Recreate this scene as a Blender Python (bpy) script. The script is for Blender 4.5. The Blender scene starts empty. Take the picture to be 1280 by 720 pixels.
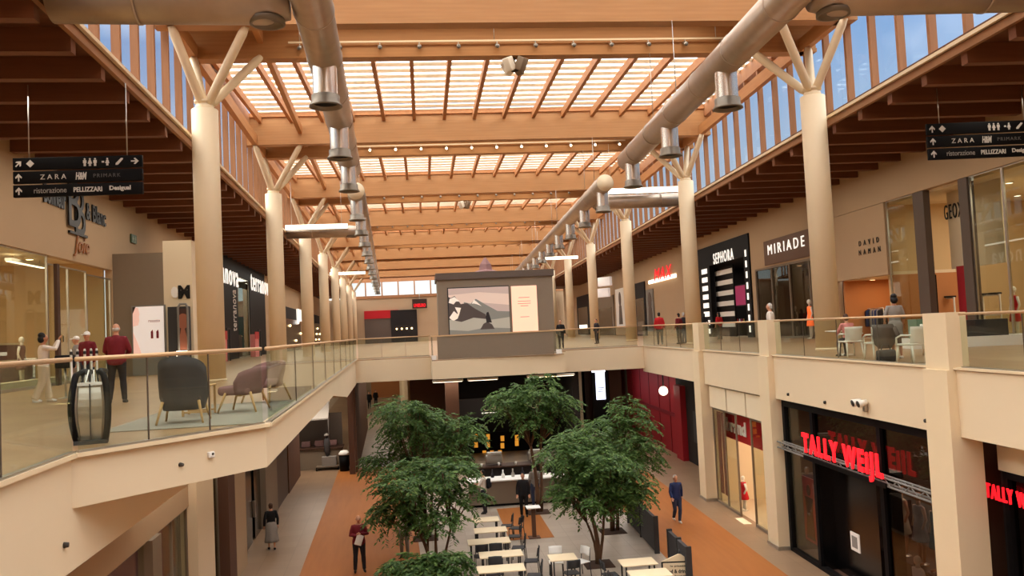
import bpy, math, random
from math import sin, cos, pi, radians, atan2, sqrt
from mathutils import Vector, Matrix

SC = bpy.context.scene
COL = SC.collection
random.seed(7)

# ------------------------------------------------------------------ frames
# The hall fans out slightly: the left gallery runs along frame L, the right
# gallery along frame R, cross beams and bridge along frame C.
YAW, PITCH, ROLL, FPX = radians(6.1), radians(2.87), radians(2.7), 1050.0
EYE = (0.0, 0.0, 1.22)
ANG = {'L': radians(2.35), 'R': radians(-2.3), 'C': 0.0}
GZ = -6.2                      # level of the ground floor; the gallery floor is z = 0


def W(fr, lat, d, z=0.0):
    a = ANG[fr]
    return Vector((lat * cos(a) - d * sin(a), lat * sin(a) + d * cos(a), z))


def INV(fr, p):
    a = ANG[fr]
    return (p[0] * cos(a) + p[1] * sin(a), -p[0] * sin(a) + p[1] * cos(a), p[2])


_f0 = Vector((sin(YAW) * cos(PITCH), cos(YAW) * cos(PITCH), sin(PITCH)))
_r0 = Vector((cos(YAW), -sin(YAW), 0))
_u0 = _r0.cross(_f0)
_R = cos(ROLL) * _r0 - sin(ROLL) * _u0
_U = cos(ROLL) * _u0 + sin(ROLL) * _r0


def _ray(fr, x, y):
    v = _f0 * FPX + _R * (x - 640) - _U * (y - 360)
    return INV(fr, v)


def AZ(fr, x, y, z=0.0):
    """where a sight line meets the level z, as (lat, d, z) in a frame"""
    r = _ray(fr, x, y)
    t = (z - EYE[2]) / r[2]
    return (t * r[0], t * r[1], z)


def AL(fr, x, y, lat):
    """where a sight line meets a long wall, as (d, z)"""
    r = _ray(fr, x, y)
    t = lat / r[0]
    return (t * r[1], EYE[2] + t * r[2])


def AD(fr, x, y, d):
    """where a sight line meets a cross wall, as (lat, z)"""
    r = _ray(fr, x, y)
    t = d / r[1]
    return (t * r[0], EYE[2] + t * r[2])


def CX(fr, lat, d, to):
    """re-express a plan point of one frame in another"""
    p = W(fr, lat, d)
    q = INV(to, p)
    return (q[0], q[1])


# ------------------------------------------------------------------ materials
MATS = {}


def srgb(c):
    if isinstance(c, str):
        c = tuple(int(c[i:i + 2], 16) for i in (0, 2, 4))
    c = [v / 255.0 for v in c]
    return tuple(v / 12.92 if v <= 0.04045 else ((v + 0.055) / 1.055) ** 2.4 for v in c) + (1.0,)


def mat(name, col, rough=0.6, metal=0.0, spec=0.3, emit=None, es=0.0, noise=0.0, nscale=6.0, alpha=None):
    if name in MATS:
        return MATS[name]
    m = bpy.data.materials.new(name)
    m.use_nodes = True
    nt = m.node_tree
    b = nt.nodes['Principled BSDF']
    c = srgb(col)
    b.inputs['Base Color'].default_value = c
    b.inputs['Roughness'].default_value = rough
    b.inputs['Metallic'].default_value = metal
    b.inputs['Specular IOR Level'].default_value = spec
    if emit is not None:
        b.inputs['Emission Color'].default_value = srgb(emit)
        b.inputs['Emission Strength'].default_value = es
    if noise > 0:
        tc = nt.nodes.new('ShaderNodeTexCoord')
        nz = nt.nodes.new('ShaderNodeTexNoise')
        nz.inputs['Scale'].default_value = nscale
        nz.inputs['Detail'].default_value = 4
        cr = nt.nodes.new('ShaderNodeMixRGB')
        cr.inputs[1].default_value = tuple(max(0, v * (1 - noise)) for v in c[:3]) + (1,)
        cr.inputs[2].default_value = tuple(min(1, v * (1 + noise)) for v in c[:3]) + (1,)
        nt.links.new(tc.outputs['Object'], nz.inputs['Vector'])
        nt.links.new(nz.outputs['Fac'], cr.inputs[0])
        nt.links.new(cr.outputs[0], b.inputs['Base Color'])
    MATS[name] = m
    return m


def wood(name, c1, c2, scale=(1, 1, 1), rough=0.55, lines=0.0):
    """long grain: noise stretched along the grain axis, plus laminations"""
    m = bpy.data.materials.new(name)
    m.use_nodes = True
    nt = m.node_tree
    b = nt.nodes['Principled BSDF']
    b.inputs['Roughness'].default_value = rough
    b.inputs['Specular IOR Level'].default_value = 0.25
    tc = nt.nodes.new('ShaderNodeTexCoord')
    mp = nt.nodes.new('ShaderNodeMapping')
    mp.inputs['Scale'].default_value = scale
    nz = nt.nodes.new('ShaderNodeTexNoise')
    nz.inputs['Scale'].default_value = 1.0
    nz.inputs['Detail'].default_value = 5
    mx = nt.nodes.new('ShaderNodeMixRGB')
    mx.inputs[1].default_value = srgb(c1)
    mx.inputs[2].default_value = srgb(c2)
    nt.links.new(tc.outputs['Object'], mp.inputs['Vector'])
    nt.links.new(mp.outputs[0], nz.inputs['Vector'])
    nt.links.new(nz.outputs['Fac'], mx.inputs[0])
    out = mx.outputs[0]
    if lines:
        wv = nt.nodes.new('ShaderNodeTexWave')
        wv.wave_type = 'BANDS'
        wv.bands_direction = 'Z'
        wv.inputs['Scale'].default_value = lines
        wv.inputs['Distortion'].default_value = 0.3
        m2 = nt.nodes.new('ShaderNodeMixRGB')
        m2.blend_type = 'MULTIPLY'
        m2.inputs[0].default_value = 0.05
        nt.links.new(tc.outputs['Object'], wv.inputs['Vector'])
        nt.links.new(out, m2.inputs[1])
        nt.links.new(wv.outputs['Color'], m2.inputs[2])
        out = m2.outputs[0]
    nt.links.new(out, b.inputs['Base Color'])
    MATS[name] = m
    return m


def tiles(name, c1, c2, mortar, sx, sy, rough=0.35, msize=0.006, off=0.0, spec=0.4, axis=None, mort=None):
    m = bpy.data.materials.new(name)
    m.use_nodes = True
    nt = m.node_tree
    b = nt.nodes['Principled BSDF']
    b.inputs['Roughness'].default_value = rough
    b.inputs['Specular IOR Level'].default_value = spec
    tc = nt.nodes.new('ShaderNodeTexCoord')
    br = nt.nodes.new('ShaderNodeTexBrick')
    br.offset = off
    br.inputs['Color1'].default_value = srgb(c1)
    br.inputs['Color2'].default_value = srgb(c2)
    br.inputs['Mortar'].default_value = srgb(mortar)
    br.inputs['Scale'].default_value = 1.0
    br.inputs['Mortar Size'].default_value = msize
    br.inputs['Brick Width'].default_value = sx
    br.inputs['Row Height'].default_value = sy
    v = tc.outputs['Object']
    if axis:
        mp = nt.nodes.new('ShaderNodeMapping')
        mp.inputs['Rotation'].default_value = axis
        nt.links.new(v, mp.inputs['Vector'])
        v = mp.outputs[0]
    nt.links.new(v, br.inputs['Vector'])
    nz = nt.nodes.new('ShaderNodeTexNoise')
    nz.inputs['Scale'].default_value = 0.7
    mx = nt.nodes.new('ShaderNodeMixRGB')
    mx.blend_type = 'MULTIPLY'
    mx.inputs[0].default_value = 0.25
    nt.links.new(v, nz.inputs['Vector'])
    nt.links.new(br.outputs['Color'], mx.inputs[1])
    nt.links.new(nz.outputs['Fac'], mx.inputs[2])
    nt.links.new(mx.outputs[0], b.inputs['Base Color'])
    MATS[name] = m
    return m


def glass(name, tint, refl=0.07, rough=0.0):
    m = bpy.data.materials.new(name)
    m.use_nodes = True
    nt = m.node_tree
    nt.nodes.remove(nt.nodes['Principled BSDF'])
    tr = nt.nodes.new('ShaderNodeBsdfTransparent')
    tr.inputs[0].default_value = tuple(tint) + (1,)
    gl = nt.nodes.new('ShaderNodeBsdfGlossy')
    gl.inputs[0].default_value = (0.9, 0.95, 0.9, 1)
    gl.inputs['Roughness'].default_value = rough
    lw = nt.nodes.new('ShaderNodeLayerWeight')
    lw.inputs['Blend'].default_value = 0.5
    pw = nt.nodes.new('ShaderNodeMath')
    pw.operation = 'POWER'
    pw.inputs[1].default_value = 5.0
    nt.links.new(lw.outputs['Facing'], pw.inputs[0])
    mt = nt.nodes.new('ShaderNodeMath')
    mt.operation = 'MULTIPLY_ADD'
    mt.inputs[1].default_value = 0.45
    mt.inputs[2].default_value = refl * 0.5
    mx = nt.nodes.new('ShaderNodeMixShader')
    nt.links.new(pw.outputs[0], mt.inputs[0])
    nt.links.new(mt.outputs[0], mx.inputs[0])
    nt.links.new(tr.outputs[0], mx.inputs[1])
    nt.links.new(gl.outputs[0], mx.inputs[2])
    nt.links.new(mx.outputs[0], nt.nodes['Material Output'].inputs[0])
    MATS[name] = m
    return m


def diffuser(name, col, trans, clear):
    """light scattering sheet: part translucent, part clear, rest plain diffuse"""
    m = bpy.data.materials.new(name)
    m.use_nodes = True
    nt = m.node_tree
    b = nt.nodes['Principled BSDF']
    b.inputs['Base Color'].default_value = srgb(col)
    b.inputs['Roughness'].default_value = 0.6
    tl = nt.nodes.new('ShaderNodeBsdfTranslucent')
    tl.inputs[0].default_value = srgb(col)
    m1 = nt.nodes.new('ShaderNodeMixShader')
    m1.inputs[0].default_value = trans
    nt.links.new(b.outputs[0], m1.inputs[1])
    nt.links.new(tl.outputs[0], m1.inputs[2])
    out = m1
    if clear:
        tr = nt.nodes.new('ShaderNodeBsdfTransparent')
        m2 = nt.nodes.new('ShaderNodeMixShader')
        m2.inputs[0].default_value = clear
        nt.links.new(m1.outputs[0], m2.inputs[1])
        nt.links.new(tr.outputs[0], m2.inputs[2])
        out = m2
    nt.links.new(out.outputs[0], nt.nodes['Material Output'].inputs[0])
    MATS[name] = m
    return m


def glow(name, col, s):
    if name in MATS:
        return MATS[name]
    return mat(name, col, 0.5, emit=col, es=s)


def leafmat(name, c1, c2):
    m = bpy.data.materials.new(name)
    m.use_nodes = True
    nt = m.node_tree
    b = nt.nodes['Principled BSDF']
    b.inputs['Roughness'].default_value = 0.5
    b.inputs['Specular IOR Level'].default_value = 0.25
    tc = nt.nodes.new('ShaderNodeTexCoord')
    nz = nt.nodes.new('ShaderNodeTexNoise')
    nz.inputs['Scale'].default_value = 3.0
    mx = nt.nodes.new('ShaderNodeMixRGB')
    mx.inputs[1].default_value = srgb(c1)
    mx.inputs[2].default_value = srgb(c2)
    nt.links.new(tc.outputs['Object'], nz.inputs['Vector'])
    nt.links.new(nz.outputs['Fac'], mx.inputs[0])
    nt.links.new(mx.outputs[0], b.inputs['Base Color'])
    tl = nt.nodes.new('ShaderNodeBsdfTranslucent')
    nt.links.new(mx.outputs[0], tl.inputs[0])
    ms = nt.nodes.new('ShaderNodeMixShader')
    ms.inputs[0].default_value = 0.38
    nt.links.new(b.outputs[0], ms.inputs[1])
    nt.links.new(tl.outputs[0], ms.inputs[2])
    nt.links.new(ms.outputs[0], nt.nodes['Material Output'].inputs[0])
    MATS[name] = m
    return m


# ------------------------------------------------------------------ mesh builder
ORG = {}


class MB:
    def __init__(s):
        s.v, s.f, s.m, s.sm = [], [], [], []

    def add(s, vs, fs, mi=0, sm=False):
        b = len(s.v)
        s.v.extend(tuple(v) for v in vs)
        for f in fs:
            s.f.append(tuple(b + i for i in f))
            s.m.append(mi)
            s.sm.append(sm)
        return s

    def box(s, x0, x1, y0, y1, z0, z1, mi=0):
        x0, x1 = min(x0, x1), max(x0, x1)
        y0, y1 = min(y0, y1), max(y0, y1)
        z0, z1 = min(z0, z1), max(z0, z1)
        v = [(x, y, z) for z in (z0, z1) for x, y in ((x0, y0), (x1, y0), (x1, y1), (x0, y1))]
        return s.add(v, [(3, 2, 1, 0), (4, 5, 6, 7), (0, 1, 5, 4), (1, 2, 6, 5), (2, 3, 7, 6), (3, 0, 4, 7)], mi)

    def cbox(s, c, e, mi=0, rot=None):
        """box by centre and full size, optionally rotated by a matrix about its centre"""
        v = []
        for z in (-1, 1):
            for x, y in ((-1, -1), (1, -1), (1, 1), (-1, 1)):
                p = Vector((x * e[0] / 2, y * e[1] / 2, z * e[2] / 2))
                if rot is not None:
                    p = rot @ p
                v.append(tuple(p + Vector(c)))
        return s.add(v, [(3, 2, 1, 0), (4, 5, 6, 7), (0, 1, 5, 4), (1, 2, 6, 5), (2, 3, 7, 6), (3, 0, 4, 7)], mi)

    def rbox(s, c, e, r=0.03, mi=0, rot=None, seg=3):
        """box with rounded vertical and horizontal edges (superellipsoid rings)"""
        hx, hy, hz = e[0] / 2, e[1] / 2, e[2] / 2
        r = min(r, hx * .99, hy * .99, hz * .99)
        rings = []
        prof = [(r * (1 - sin(a)), -hz + r * (1 - cos(a))) for a in [pi / 2 * i / seg for i in range(seg + 1)]]
        prof = [(ins, z) for ins, z in prof]
        prof = prof + [(ins, -z) for ins, z in reversed(prof)]
        for ins, z in prof:
            ring = []
            for qx, qy, a0 in ((1, 1, 0), (-1, 1, pi / 2), (-1, -1, pi), (1, -1, 3 * pi / 2)):
                rr = max(r - ins, 0.0005)
                for i in range(seg + 1):
                    a = a0 + pi / 2 * i / seg
                    p = Vector((qx * (hx - r) + rr * cos(a), qy * (hy - r) + rr * sin(a), z))
                    if rot is not None:
                        p = rot @ p
                    ring.append(tuple(p + Vector(c)))
            rings.append(ring)
        s.rings(rings, mi, True, True)
        return s

    def rings(s, rings, mi=0, sm=True, caps=True, closed=True):
        n = len(rings[0])
        vs = [p for r in rings for p in r]
        fs = []
        for k in range(len(rings) - 1):
            for i in range(n if closed else n - 1):
                j = (i + 1) % n
                fs.append((k * n + i, k * n + j, (k + 1) * n + j, (k + 1) * n + i))
        if caps and closed:
            fs.append(tuple(reversed(range(n))))
            fs.append(tuple((len(rings) - 1) * n + i for i in range(n)))
        return s.add(vs, fs, mi, sm)

    def tube(s, pts, r, n=8, mi=0, caps=True, sm=True, flat=None):
        """swept round section; r one radius or one per point"""
        pts = [Vector(p) for p in pts]
        rs = r if isinstance(r, (list, tuple)) else [r] * len(pts)
        rings = []
        prev = None
        for i, p in enumerate(pts):
            if i == 0:
                t = pts[1] - pts[0]
            elif i == len(pts) - 1:
                t = pts[-1] - pts[-2]
            else:
                t = (pts[i + 1] - pts[i]).normalized() + (pts[i] - pts[i - 1]).normalized()
            if t.length < 1e-9:
                t = Vector((0, 0, 1))
            t.normalize()
            if prev is None:
                a = Vector((0, 0, 1)) if abs(t.z) < 0.9 else Vector((1, 0, 0))
                u = t.cross(a).normalized()
            else:
                u = (prev - t * prev.dot(t))
                if u.length < 1e-6:
                    u = t.orthogonal()
                u.normalize()
            prev = u
            w = t.cross(u)
            rings.append([tuple(p + (u * cos(2 * pi * k / n) + w * sin(2 * pi * k / n)) * rs[i]) for k in range(n)])
        return s.rings(rings, mi, sm, caps)

    def bar(s, p0, p1, w, h, mi=0, up=(0, 0, 1)):
        p0, p1 = Vector(p0), Vector(p1)
        t = (p1 - p0).normalized()
        a = Vector(up)
        u = t.cross(a)
        if u.length < 1e-6:
            u = t.orthogonal()
        u.normalize()
        q = u.cross(t)
        vs = []
        for p in (p0, p1):
            for a_, b_ in ((-1, -1), (1, -1), (1, 1), (-1, 1)):
                vs.append(tuple(p + u * a_ * w / 2 + q * b_ * h / 2))
        return s.add(vs, [(0, 1, 2, 3), (7, 6, 5, 4), (0, 4, 5, 1), (1, 5, 6, 2), (2, 6, 7, 3), (3, 7, 4, 0)], mi)

    def lathe(s, prof, n=24, c=(0, 0, 0), mi=0, sm=True, caps=True):
        rings = [[(c[0] + r * cos(2 * pi * k / n), c[1] + r * sin(2 * pi * k / n), c[2] + z) for k in range(n)] for r, z in prof]
        return s.rings(rings, mi, sm, caps)

    def prism(s, poly, z0, z1, mi=0):
        n = len(poly)
        vs = [(x, y, z0) for x, y in poly] + [(x, y, z1) for x, y in poly]
        fs = [tuple(reversed(range(n))), tuple(range(n, 2 * n))] + [(i, (i + 1) % n, n + (i + 1) % n, n + i) for i in range(n)]
        return s.add(vs, fs, mi)

    def plate(s, poly, y0, y1, mi=0):
        """prism of an (x,z) outline between two y"""
        n = len(poly)
        vs = [(x, y0, z) for x, z in poly] + [(x, y1, z) for x, z in poly]
        fs = [tuple(range(n)), tuple(reversed(range(n, 2 * n)))] + [(i, n + i, n + (i + 1) % n, (i + 1) % n) for i in range(n)]
        return s.add(vs, fs, mi)

    def disc(s, x, z, r, y0, y1, n=20, mi=0, rz=None):
        rz = rz or r
        return s.plate([(x + r * cos(2 * pi * i / n), z + rz * sin(2 * pi * i / n)) for i in range(n)], y0, y1, mi)

    def ball(s, c, r, nu=12, nv=8, mi=0):
        if not isinstance(r, (tuple, list)):
            r = (r, r, r)
        rings = []
        for j in range(1, nv):
            th = pi * j / nv
            rings.append([(c[0] + r[0] * sin(th) * cos(2 * pi * i / nu), c[1] + r[1] * sin(th) * sin(2 * pi * i / nu), c[2] - r[2] * cos(th)) for i in range(nu)])
        b = len(s.v)
        s.rings(rings, mi, True, False)
        n0 = len(s.v)
        s.v.append((c[0], c[1], c[2] - r[2]))
        s.v.append((c[0], c[1], c[2] + r[2]))
        last = b + (nv - 2) * nu
        for i in range(nu):
            j = (i + 1) % nu
            s.f.append((n0, b + j, b + i)); s.m.append(mi); s.sm.append(True)
            s.f.append((n0 + 1, last + i, last + j)); s.m.append(mi); s.sm.append(True)
        return s

    def xf(s, M):
        s.v = [tuple(M @ Vector(p)) for p in s.v]
        return s

    def merge(s, o, M=None, mi=None):
        vs = o.v if M is None else [tuple(M @ Vector(p)) for p in o.v]
        b = len(s.v)
        s.v.extend(vs)
        s.f.extend(tuple(b + i for i in f) for f in o.f)
        s.m.extend(o.m if mi is None else [mi] * len(o.f))
        s.sm.extend(o.sm)
        return s

    def mesh(s, name, mats):
        me = bpy.data.meshes.new(name)
        me.from_pydata(s.v, [], s.f)
        for mt in (mats if isinstance(mats, (list, tuple)) else [mats]):
            me.materials.append(MATS[mt] if isinstance(mt, str) else mt)
        me.polygons.foreach_set('material_index', s.m)
        me.polygons.foreach_set('use_smooth', s.sm)
        me.update()
        return me

    def build(s, name, mats, parent=None, fr='C', org=(0, 0, 0), rz=0.0, label=None):
        """one mesh object. Without a parent the vertices are frame coordinates
        about org; with one they are in the parent's coordinates (less its org)."""
        og = ORG.get(parent.name) if parent is not None else org
        if og and any(og):
            s.v = [(a - og[0], b - og[1], c - og[2]) for a, b, c in s.v]
        me = s.mesh(name, mats)
        o = bpy.data.objects.new(name, me)
        COL.objects.link(o)
        if parent is not None:
            o.parent = parent
            if og:
                ORG[o.name] = og
        else:
            o.location = W(fr, *org)
            o.rotation_euler = (0, 0, ANG[fr] + rz)
            ORG[o.name] = org
        if label:
            o['label'] = label
        return o


def tag(o, label=None, cat=None, group=None, kind=None):
    if label:
        o['label'] = label
    if cat:
        o['category'] = cat
    if group:
        o['group'] = group
    if kind:
        o['kind'] = kind
    return o


def struct(mb, name, mats, fr='C'):
    o = mb.build(name, mats, fr=fr)
    o['kind'] = 'structure'
    return o


def thing(name, label, cat, fr='C', org=(0, 0, 0), rz=0.0, group=None, frame_verts=False):
    """an Empty at the thing's base that parents its parts"""
    o = bpy.data.objects.new(name, None)
    o.empty_display_size = 0.2
    COL.objects.link(o)
    o.location = W(fr, *org)
    o.rotation_euler = (0, 0, ANG[fr] + rz)
    if frame_verts:
        ORG[o.name] = org
    tag(o, label, cat, group)
    return o


def single(mb, name, mats, label, cat, fr='C', org=(0, 0, 0), rz=0.0, group=None, local=True):
    """a thing that is one mesh"""
    if local:
        me = mb.mesh(name, mats)
        o = bpy.data.objects.new(name, me)
        COL.objects.link(o)
        o.location = W(fr, *org)
        o.rotation_euler = (0, 0, ANG[fr] + rz)
    else:
        o = mb.build(name, mats, fr=fr, org=org)
    return tag(o, label, cat, group)


def kids(o):
    return list(o.children)


def dup(root, loc, rz, label=None, group=None):
    r = root.copy()
    COL.objects.link(r)
    r.location = loc
    r.rotation_euler = (0, 0, rz)
    if label:
        r['label'] = label
    if group:
        r['group'] = group
    for ch in list(root.children):
        c = ch.copy()
        COL.objects.link(c)
        c.parent = r
        for g in list(ch.children):
            e = g.copy()
            COL.objects.link(e)
            e.parent = c
    return r


def text(s, w=None, h=None, ext=0.02, bold=0.0, shear=0.0, spacing=1.0):
    """lettering as an MB: x to the right, z up, front towards -y, centred on the origin"""
    cu = bpy.data.curves.new('lettering', 'FONT')
    cu.body = s
    cu.size = 1.0
    cu.extrude = 0.5
    cu.offset = bold
    cu.shear = shear
    cu.space_character = spacing
    cu.resolution_u = 3
    ob = bpy.data.objects.new('lettering', cu)
    me = ob.to_mesh()
    mb = MB()
    vs = [tuple(v.co) for v in me.vertices]
    fs = [tuple(p.vertices) for p in me.polygons]
    ob.to_mesh_clear()
    bpy.data.objects.remove(ob)
    bpy.data.curves.remove(cu)
    if not vs:
        return mb
    x0, x1 = min(v[0] for v in vs), max(v[0] for v in vs)
    y0, y1 = min(v[1] for v in vs), max(v[1] for v in vs)
    kx = (w / (x1 - x0)) if w else None
    kz = (h / (y1 - y0)) if h else None
    kx = kx or kz
    kz = kz or kx
    vs = [((x - (x0 + x1) / 2) * kx, -z * ext, (y - (y0 + y1) / 2) * kz) for x, y, z in vs]
    mb.add(vs, fs)
    return mb


def letters(mb):
    """split lettering into one MB per character (pieces that overlap sideways stay together)"""
    n = len(mb.v)
    par = list(range(n))

    def find(i):
        while par[i] != i:
            par[i] = par[par[i]]
            i = par[i]
        return i
    for f in mb.f:
        r = find(f[0])
        for i in f[1:]:
            par[find(i)] = r
    isl = {}
    for i in range(n):
        isl.setdefault(find(i), []).append(i)
    # merge coincident islands by their sideways extent
    ext = []
    for k, ids in isl.items():
        xs = [mb.v[i][0] for i in ids]
        ext.append([min(xs), max(xs), {k}])
    ext.sort()
    out = []
    for e in ext:
        if out:
            p = out[-1]
            ov = min(p[1], e[1]) - max(p[0], e[0])
            if ov > 0.5 * min(p[1] - p[0], e[1] - e[0]) - 1e-6:
                p[1] = max(p[1], e[1])
                p[2] |= e[2]
                continue
        out.append(e)
    res = []
    for x0, x1, ks in out:
        ids = [i for i in range(n) if find(i) in ks]
        mp = {o: q for q, o in enumerate(ids)}
        m = MB()
        m.add([mb.v[i] for i in ids], [tuple(mp[i] for i in f) for f in mb.f if f[0] in mp])
        res.append(m)
    return res


def build_letters(mb, mats, parent, name='letter'):
    for m in letters(mb):
        m.build(name, mats, parent)


def words(mb, x, y, z, mats, parent, name='letter'):
    for m in letters(mb):
        m.xf(Matrix.Translation((x, y, z)))
        m.build(name, mats, parent)


def put(mb, dst, x=0, y=0, z=0, mi=0):
    dst.merge(mb, Matrix.Translation((x, y, z)), mi)
    return dst
# ------------------------------------------------------------------ the materials of the place
mat('cream_plaster', (222, 201, 168), 0.75, noise=0.04, nscale=0.6)
mat('cream_paint', (226, 204, 168), 0.5, noise=0.03, nscale=1.5)
mat('wall_plaster', (178, 150, 118), 0.8, noise=0.05, nscale=0.5)
mat('taupe', (128, 112, 94), 0.6, noise=0.04)
mat('taupe_dark', (92, 78, 68), 0.6)
wood('glulam', (188, 138, 88), (166, 116, 70), (0.6, 3, 9), lines=2.2)
wood('glulam_long', (200, 144, 90), (174, 118, 70), (6, 0.6, 9))
wood('rafter_wood', (186, 128, 78), (158, 102, 60), (8, 0.7, 8))
wood('mullion_wood', (174, 122, 82), (140, 96, 64), (8, 8, 0.8))
wood('joist_wood_shaded', (128, 80, 54), (100, 60, 40), (0.5, 6, 8))  # beam wood darkened: the gallery shade is put into this colour
wood('soffit_board_shaded', (104, 64, 42), (84, 48, 32), (0.5, 9, 1))  # shade under the gallery roof is put into the board colour
wood('pale_wood', (206, 170, 116), (180, 140, 90), (4, 4, 1))
wood('orange_planks', (172, 106, 48), (150, 87, 36), (6, 0.5, 1), rough=0.6)
diffuser('slat_cream', (246, 236, 218), 0.24, 0.0)
diffuser('skylight_sheet', (246, 247, 250), 0.95, 0.5)
tiles('gallery_tile', (176, 140, 100), (168, 130, 92), (140, 108, 78), 1.2, 0.6, 0.35)
tiles('ground_tile', (154, 124, 96), (146, 116, 89), (120, 96, 76), 0.9, 0.9, 0.4)
tiles('seating_tile', (184, 168, 150), (174, 156, 138), (150, 134, 118), 0.6, 0.6, 0.4)
mat('rug_grey', (150, 142, 128), 0.95, noise=0.15, nscale=40)
mat('duct_metal', (182, 164, 146), 0.36, 0.7, noise=0.12, nscale=3)
mat('nozzle_metal', (214, 204, 190), 0.25, 0.9)
mat('nozzle_dark', (126, 116, 102), 0.45, 0.6)
mat('device_dark', (58, 52, 46), 0.5)
mat('steel', (190, 184, 174), 0.3, 0.9)
mat('black', (14, 12, 13), 0.6, spec=0.12)
wood('trim_wood', (168, 122, 86), (142, 100, 68), (8, 0.6, 8))
mat('black_gloss', (14, 12, 12), 0.2, spec=0.5)
mat('charcoal', (52, 50, 50), 0.7)
mat('dark_brown', (62, 42, 32), 0.6)
mat('white', (236, 232, 224), 0.5)
mat('white_plastic', (232, 226, 212), 0.4)
mat('grey', (130, 126, 120), 0.7)
mat('red', (176, 22, 30), 0.5)
mat('red_dark', (120, 18, 28), 0.5)
mat('magenta', (170, 34, 90), 0.5)
mat('gold_fabric', (190, 140, 60), 0.6)
mat('handrail', (206, 170, 128), 0.35, 0.2)
glass('rail_glass', (0.88, 0.92, 0.88), 0.05)
glass('shop_glass', (0.84, 0.86, 0.80), 0.06)
glass('dark_glass', (0.55, 0.50, 0.47), 0.09)
glass('sky_pane', (0.96, 0.97, 0.97), 0.02)
glow('warm_lamp', (255, 214, 150), 5.0)
glow('white_lamp', (255, 240, 214), 3.0)
glow('spot_lamp', (255, 226, 180), 8.0)
glow('sign_white', (255, 250, 240), 0.7)
glow('sign_red', (255, 30, 40), 1.1)
glow('neon_red', (230, 20, 34), 0.8)
glow('screen_white', (226, 232, 255), 1.6)
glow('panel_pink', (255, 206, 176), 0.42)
glow('poster_white', (238, 230, 226), 0.32)
glow('amber_menu', (226, 150, 50), 0.8)
mat('skin', (206, 150, 118), 0.6)
mat('skin_tan', (176, 120, 88), 0.6)
mat('lips', (160, 80, 70), 0.5)
mat('eye', (30, 22, 18), 0.3)
mat('hair_black', (24, 19, 17), 0.6)
mat('hair_brown', (70, 44, 28), 0.6)
mat('hair_grey', (190, 184, 176), 0.7)
mat('cloth_burgundy', (112, 26, 34), 0.8, noise=0.1, nscale=12)
mat('cloth_dark', (40, 36, 40), 0.85, noise=0.1, nscale=12)
mat('cloth_navy', (40, 52, 96), 0.85, noise=0.1, nscale=12)
mat('cloth_jeans', (52, 60, 84), 0.85, noise=0.1, nscale=12)
mat('cloth_white', (222, 210, 196), 0.85)
mat('cloth_grey', (140, 132, 124), 0.85, noise=0.08, nscale=12)
mat('cloth_black', (22, 20, 22), 0.85)
mat('cloth_red', (190, 30, 36), 0.8)
mat('cloth_pink', (214, 130, 124), 0.85)
mat('cloth_beige', (206, 186, 160), 0.85)
mat('cloth_orange', (240, 100, 44), 0.7)
mat('cloth_mauve', (134, 100, 96), 0.85, noise=0.08, nscale=20)
mat('cloth_slate', (66, 62, 62), 0.85, noise=0.08, nscale=20)
mat('shoe_dark', (34, 26, 24), 0.5)
mat('shoe_white', (230, 226, 220), 0.5)
mat('bark', (98, 70, 50), 0.9, noise=0.2, nscale=10)
leafmat('leaf_mid', (84, 114, 56), (116, 142, 74))
leafmat('leaf_dark', (56, 84, 42), (86, 112, 54))
mat('soil', (66, 46, 34), 0.95)
# ================================================================== PEOPLE
def remesh(mb, vox):
    me = mb.mesh('tmp', ['white'])
    ob = bpy.data.objects.new('tmp', me)
    COL.objects.link(ob)
    md = ob.modifiers.new('r', 'REMESH')
    md.mode = 'VOXEL'
    md.voxel_size = vox
    sm = ob.modifiers.new('s', 'SMOOTH')
    sm.iterations = 2
    dg = bpy.context.evaluated_depsgraph_get()
    ev = ob.evaluated_get(dg)
    m2 = ev.to_mesh()
    out = MB()
    out.add([tuple(v.co) for v in m2.vertices], [tuple(p.vertices) for p in m2.polygons], 0, True)
    ev.to_mesh_clear()
    bpy.data.objects.remove(ob)
    bpy.data.meshes.remove(me)
    return out


def ering(c, rx, ry, n=16, M=None):
    pts = []
    for i in range(n):
        a = 2 * pi * i / n
        p = Vector((c[0] + rx * cos(a), c[1] + ry * sin(a), c[2]))
        pts.append(tuple(M @ p) if M is not None else tuple(p))
    return pts


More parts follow.
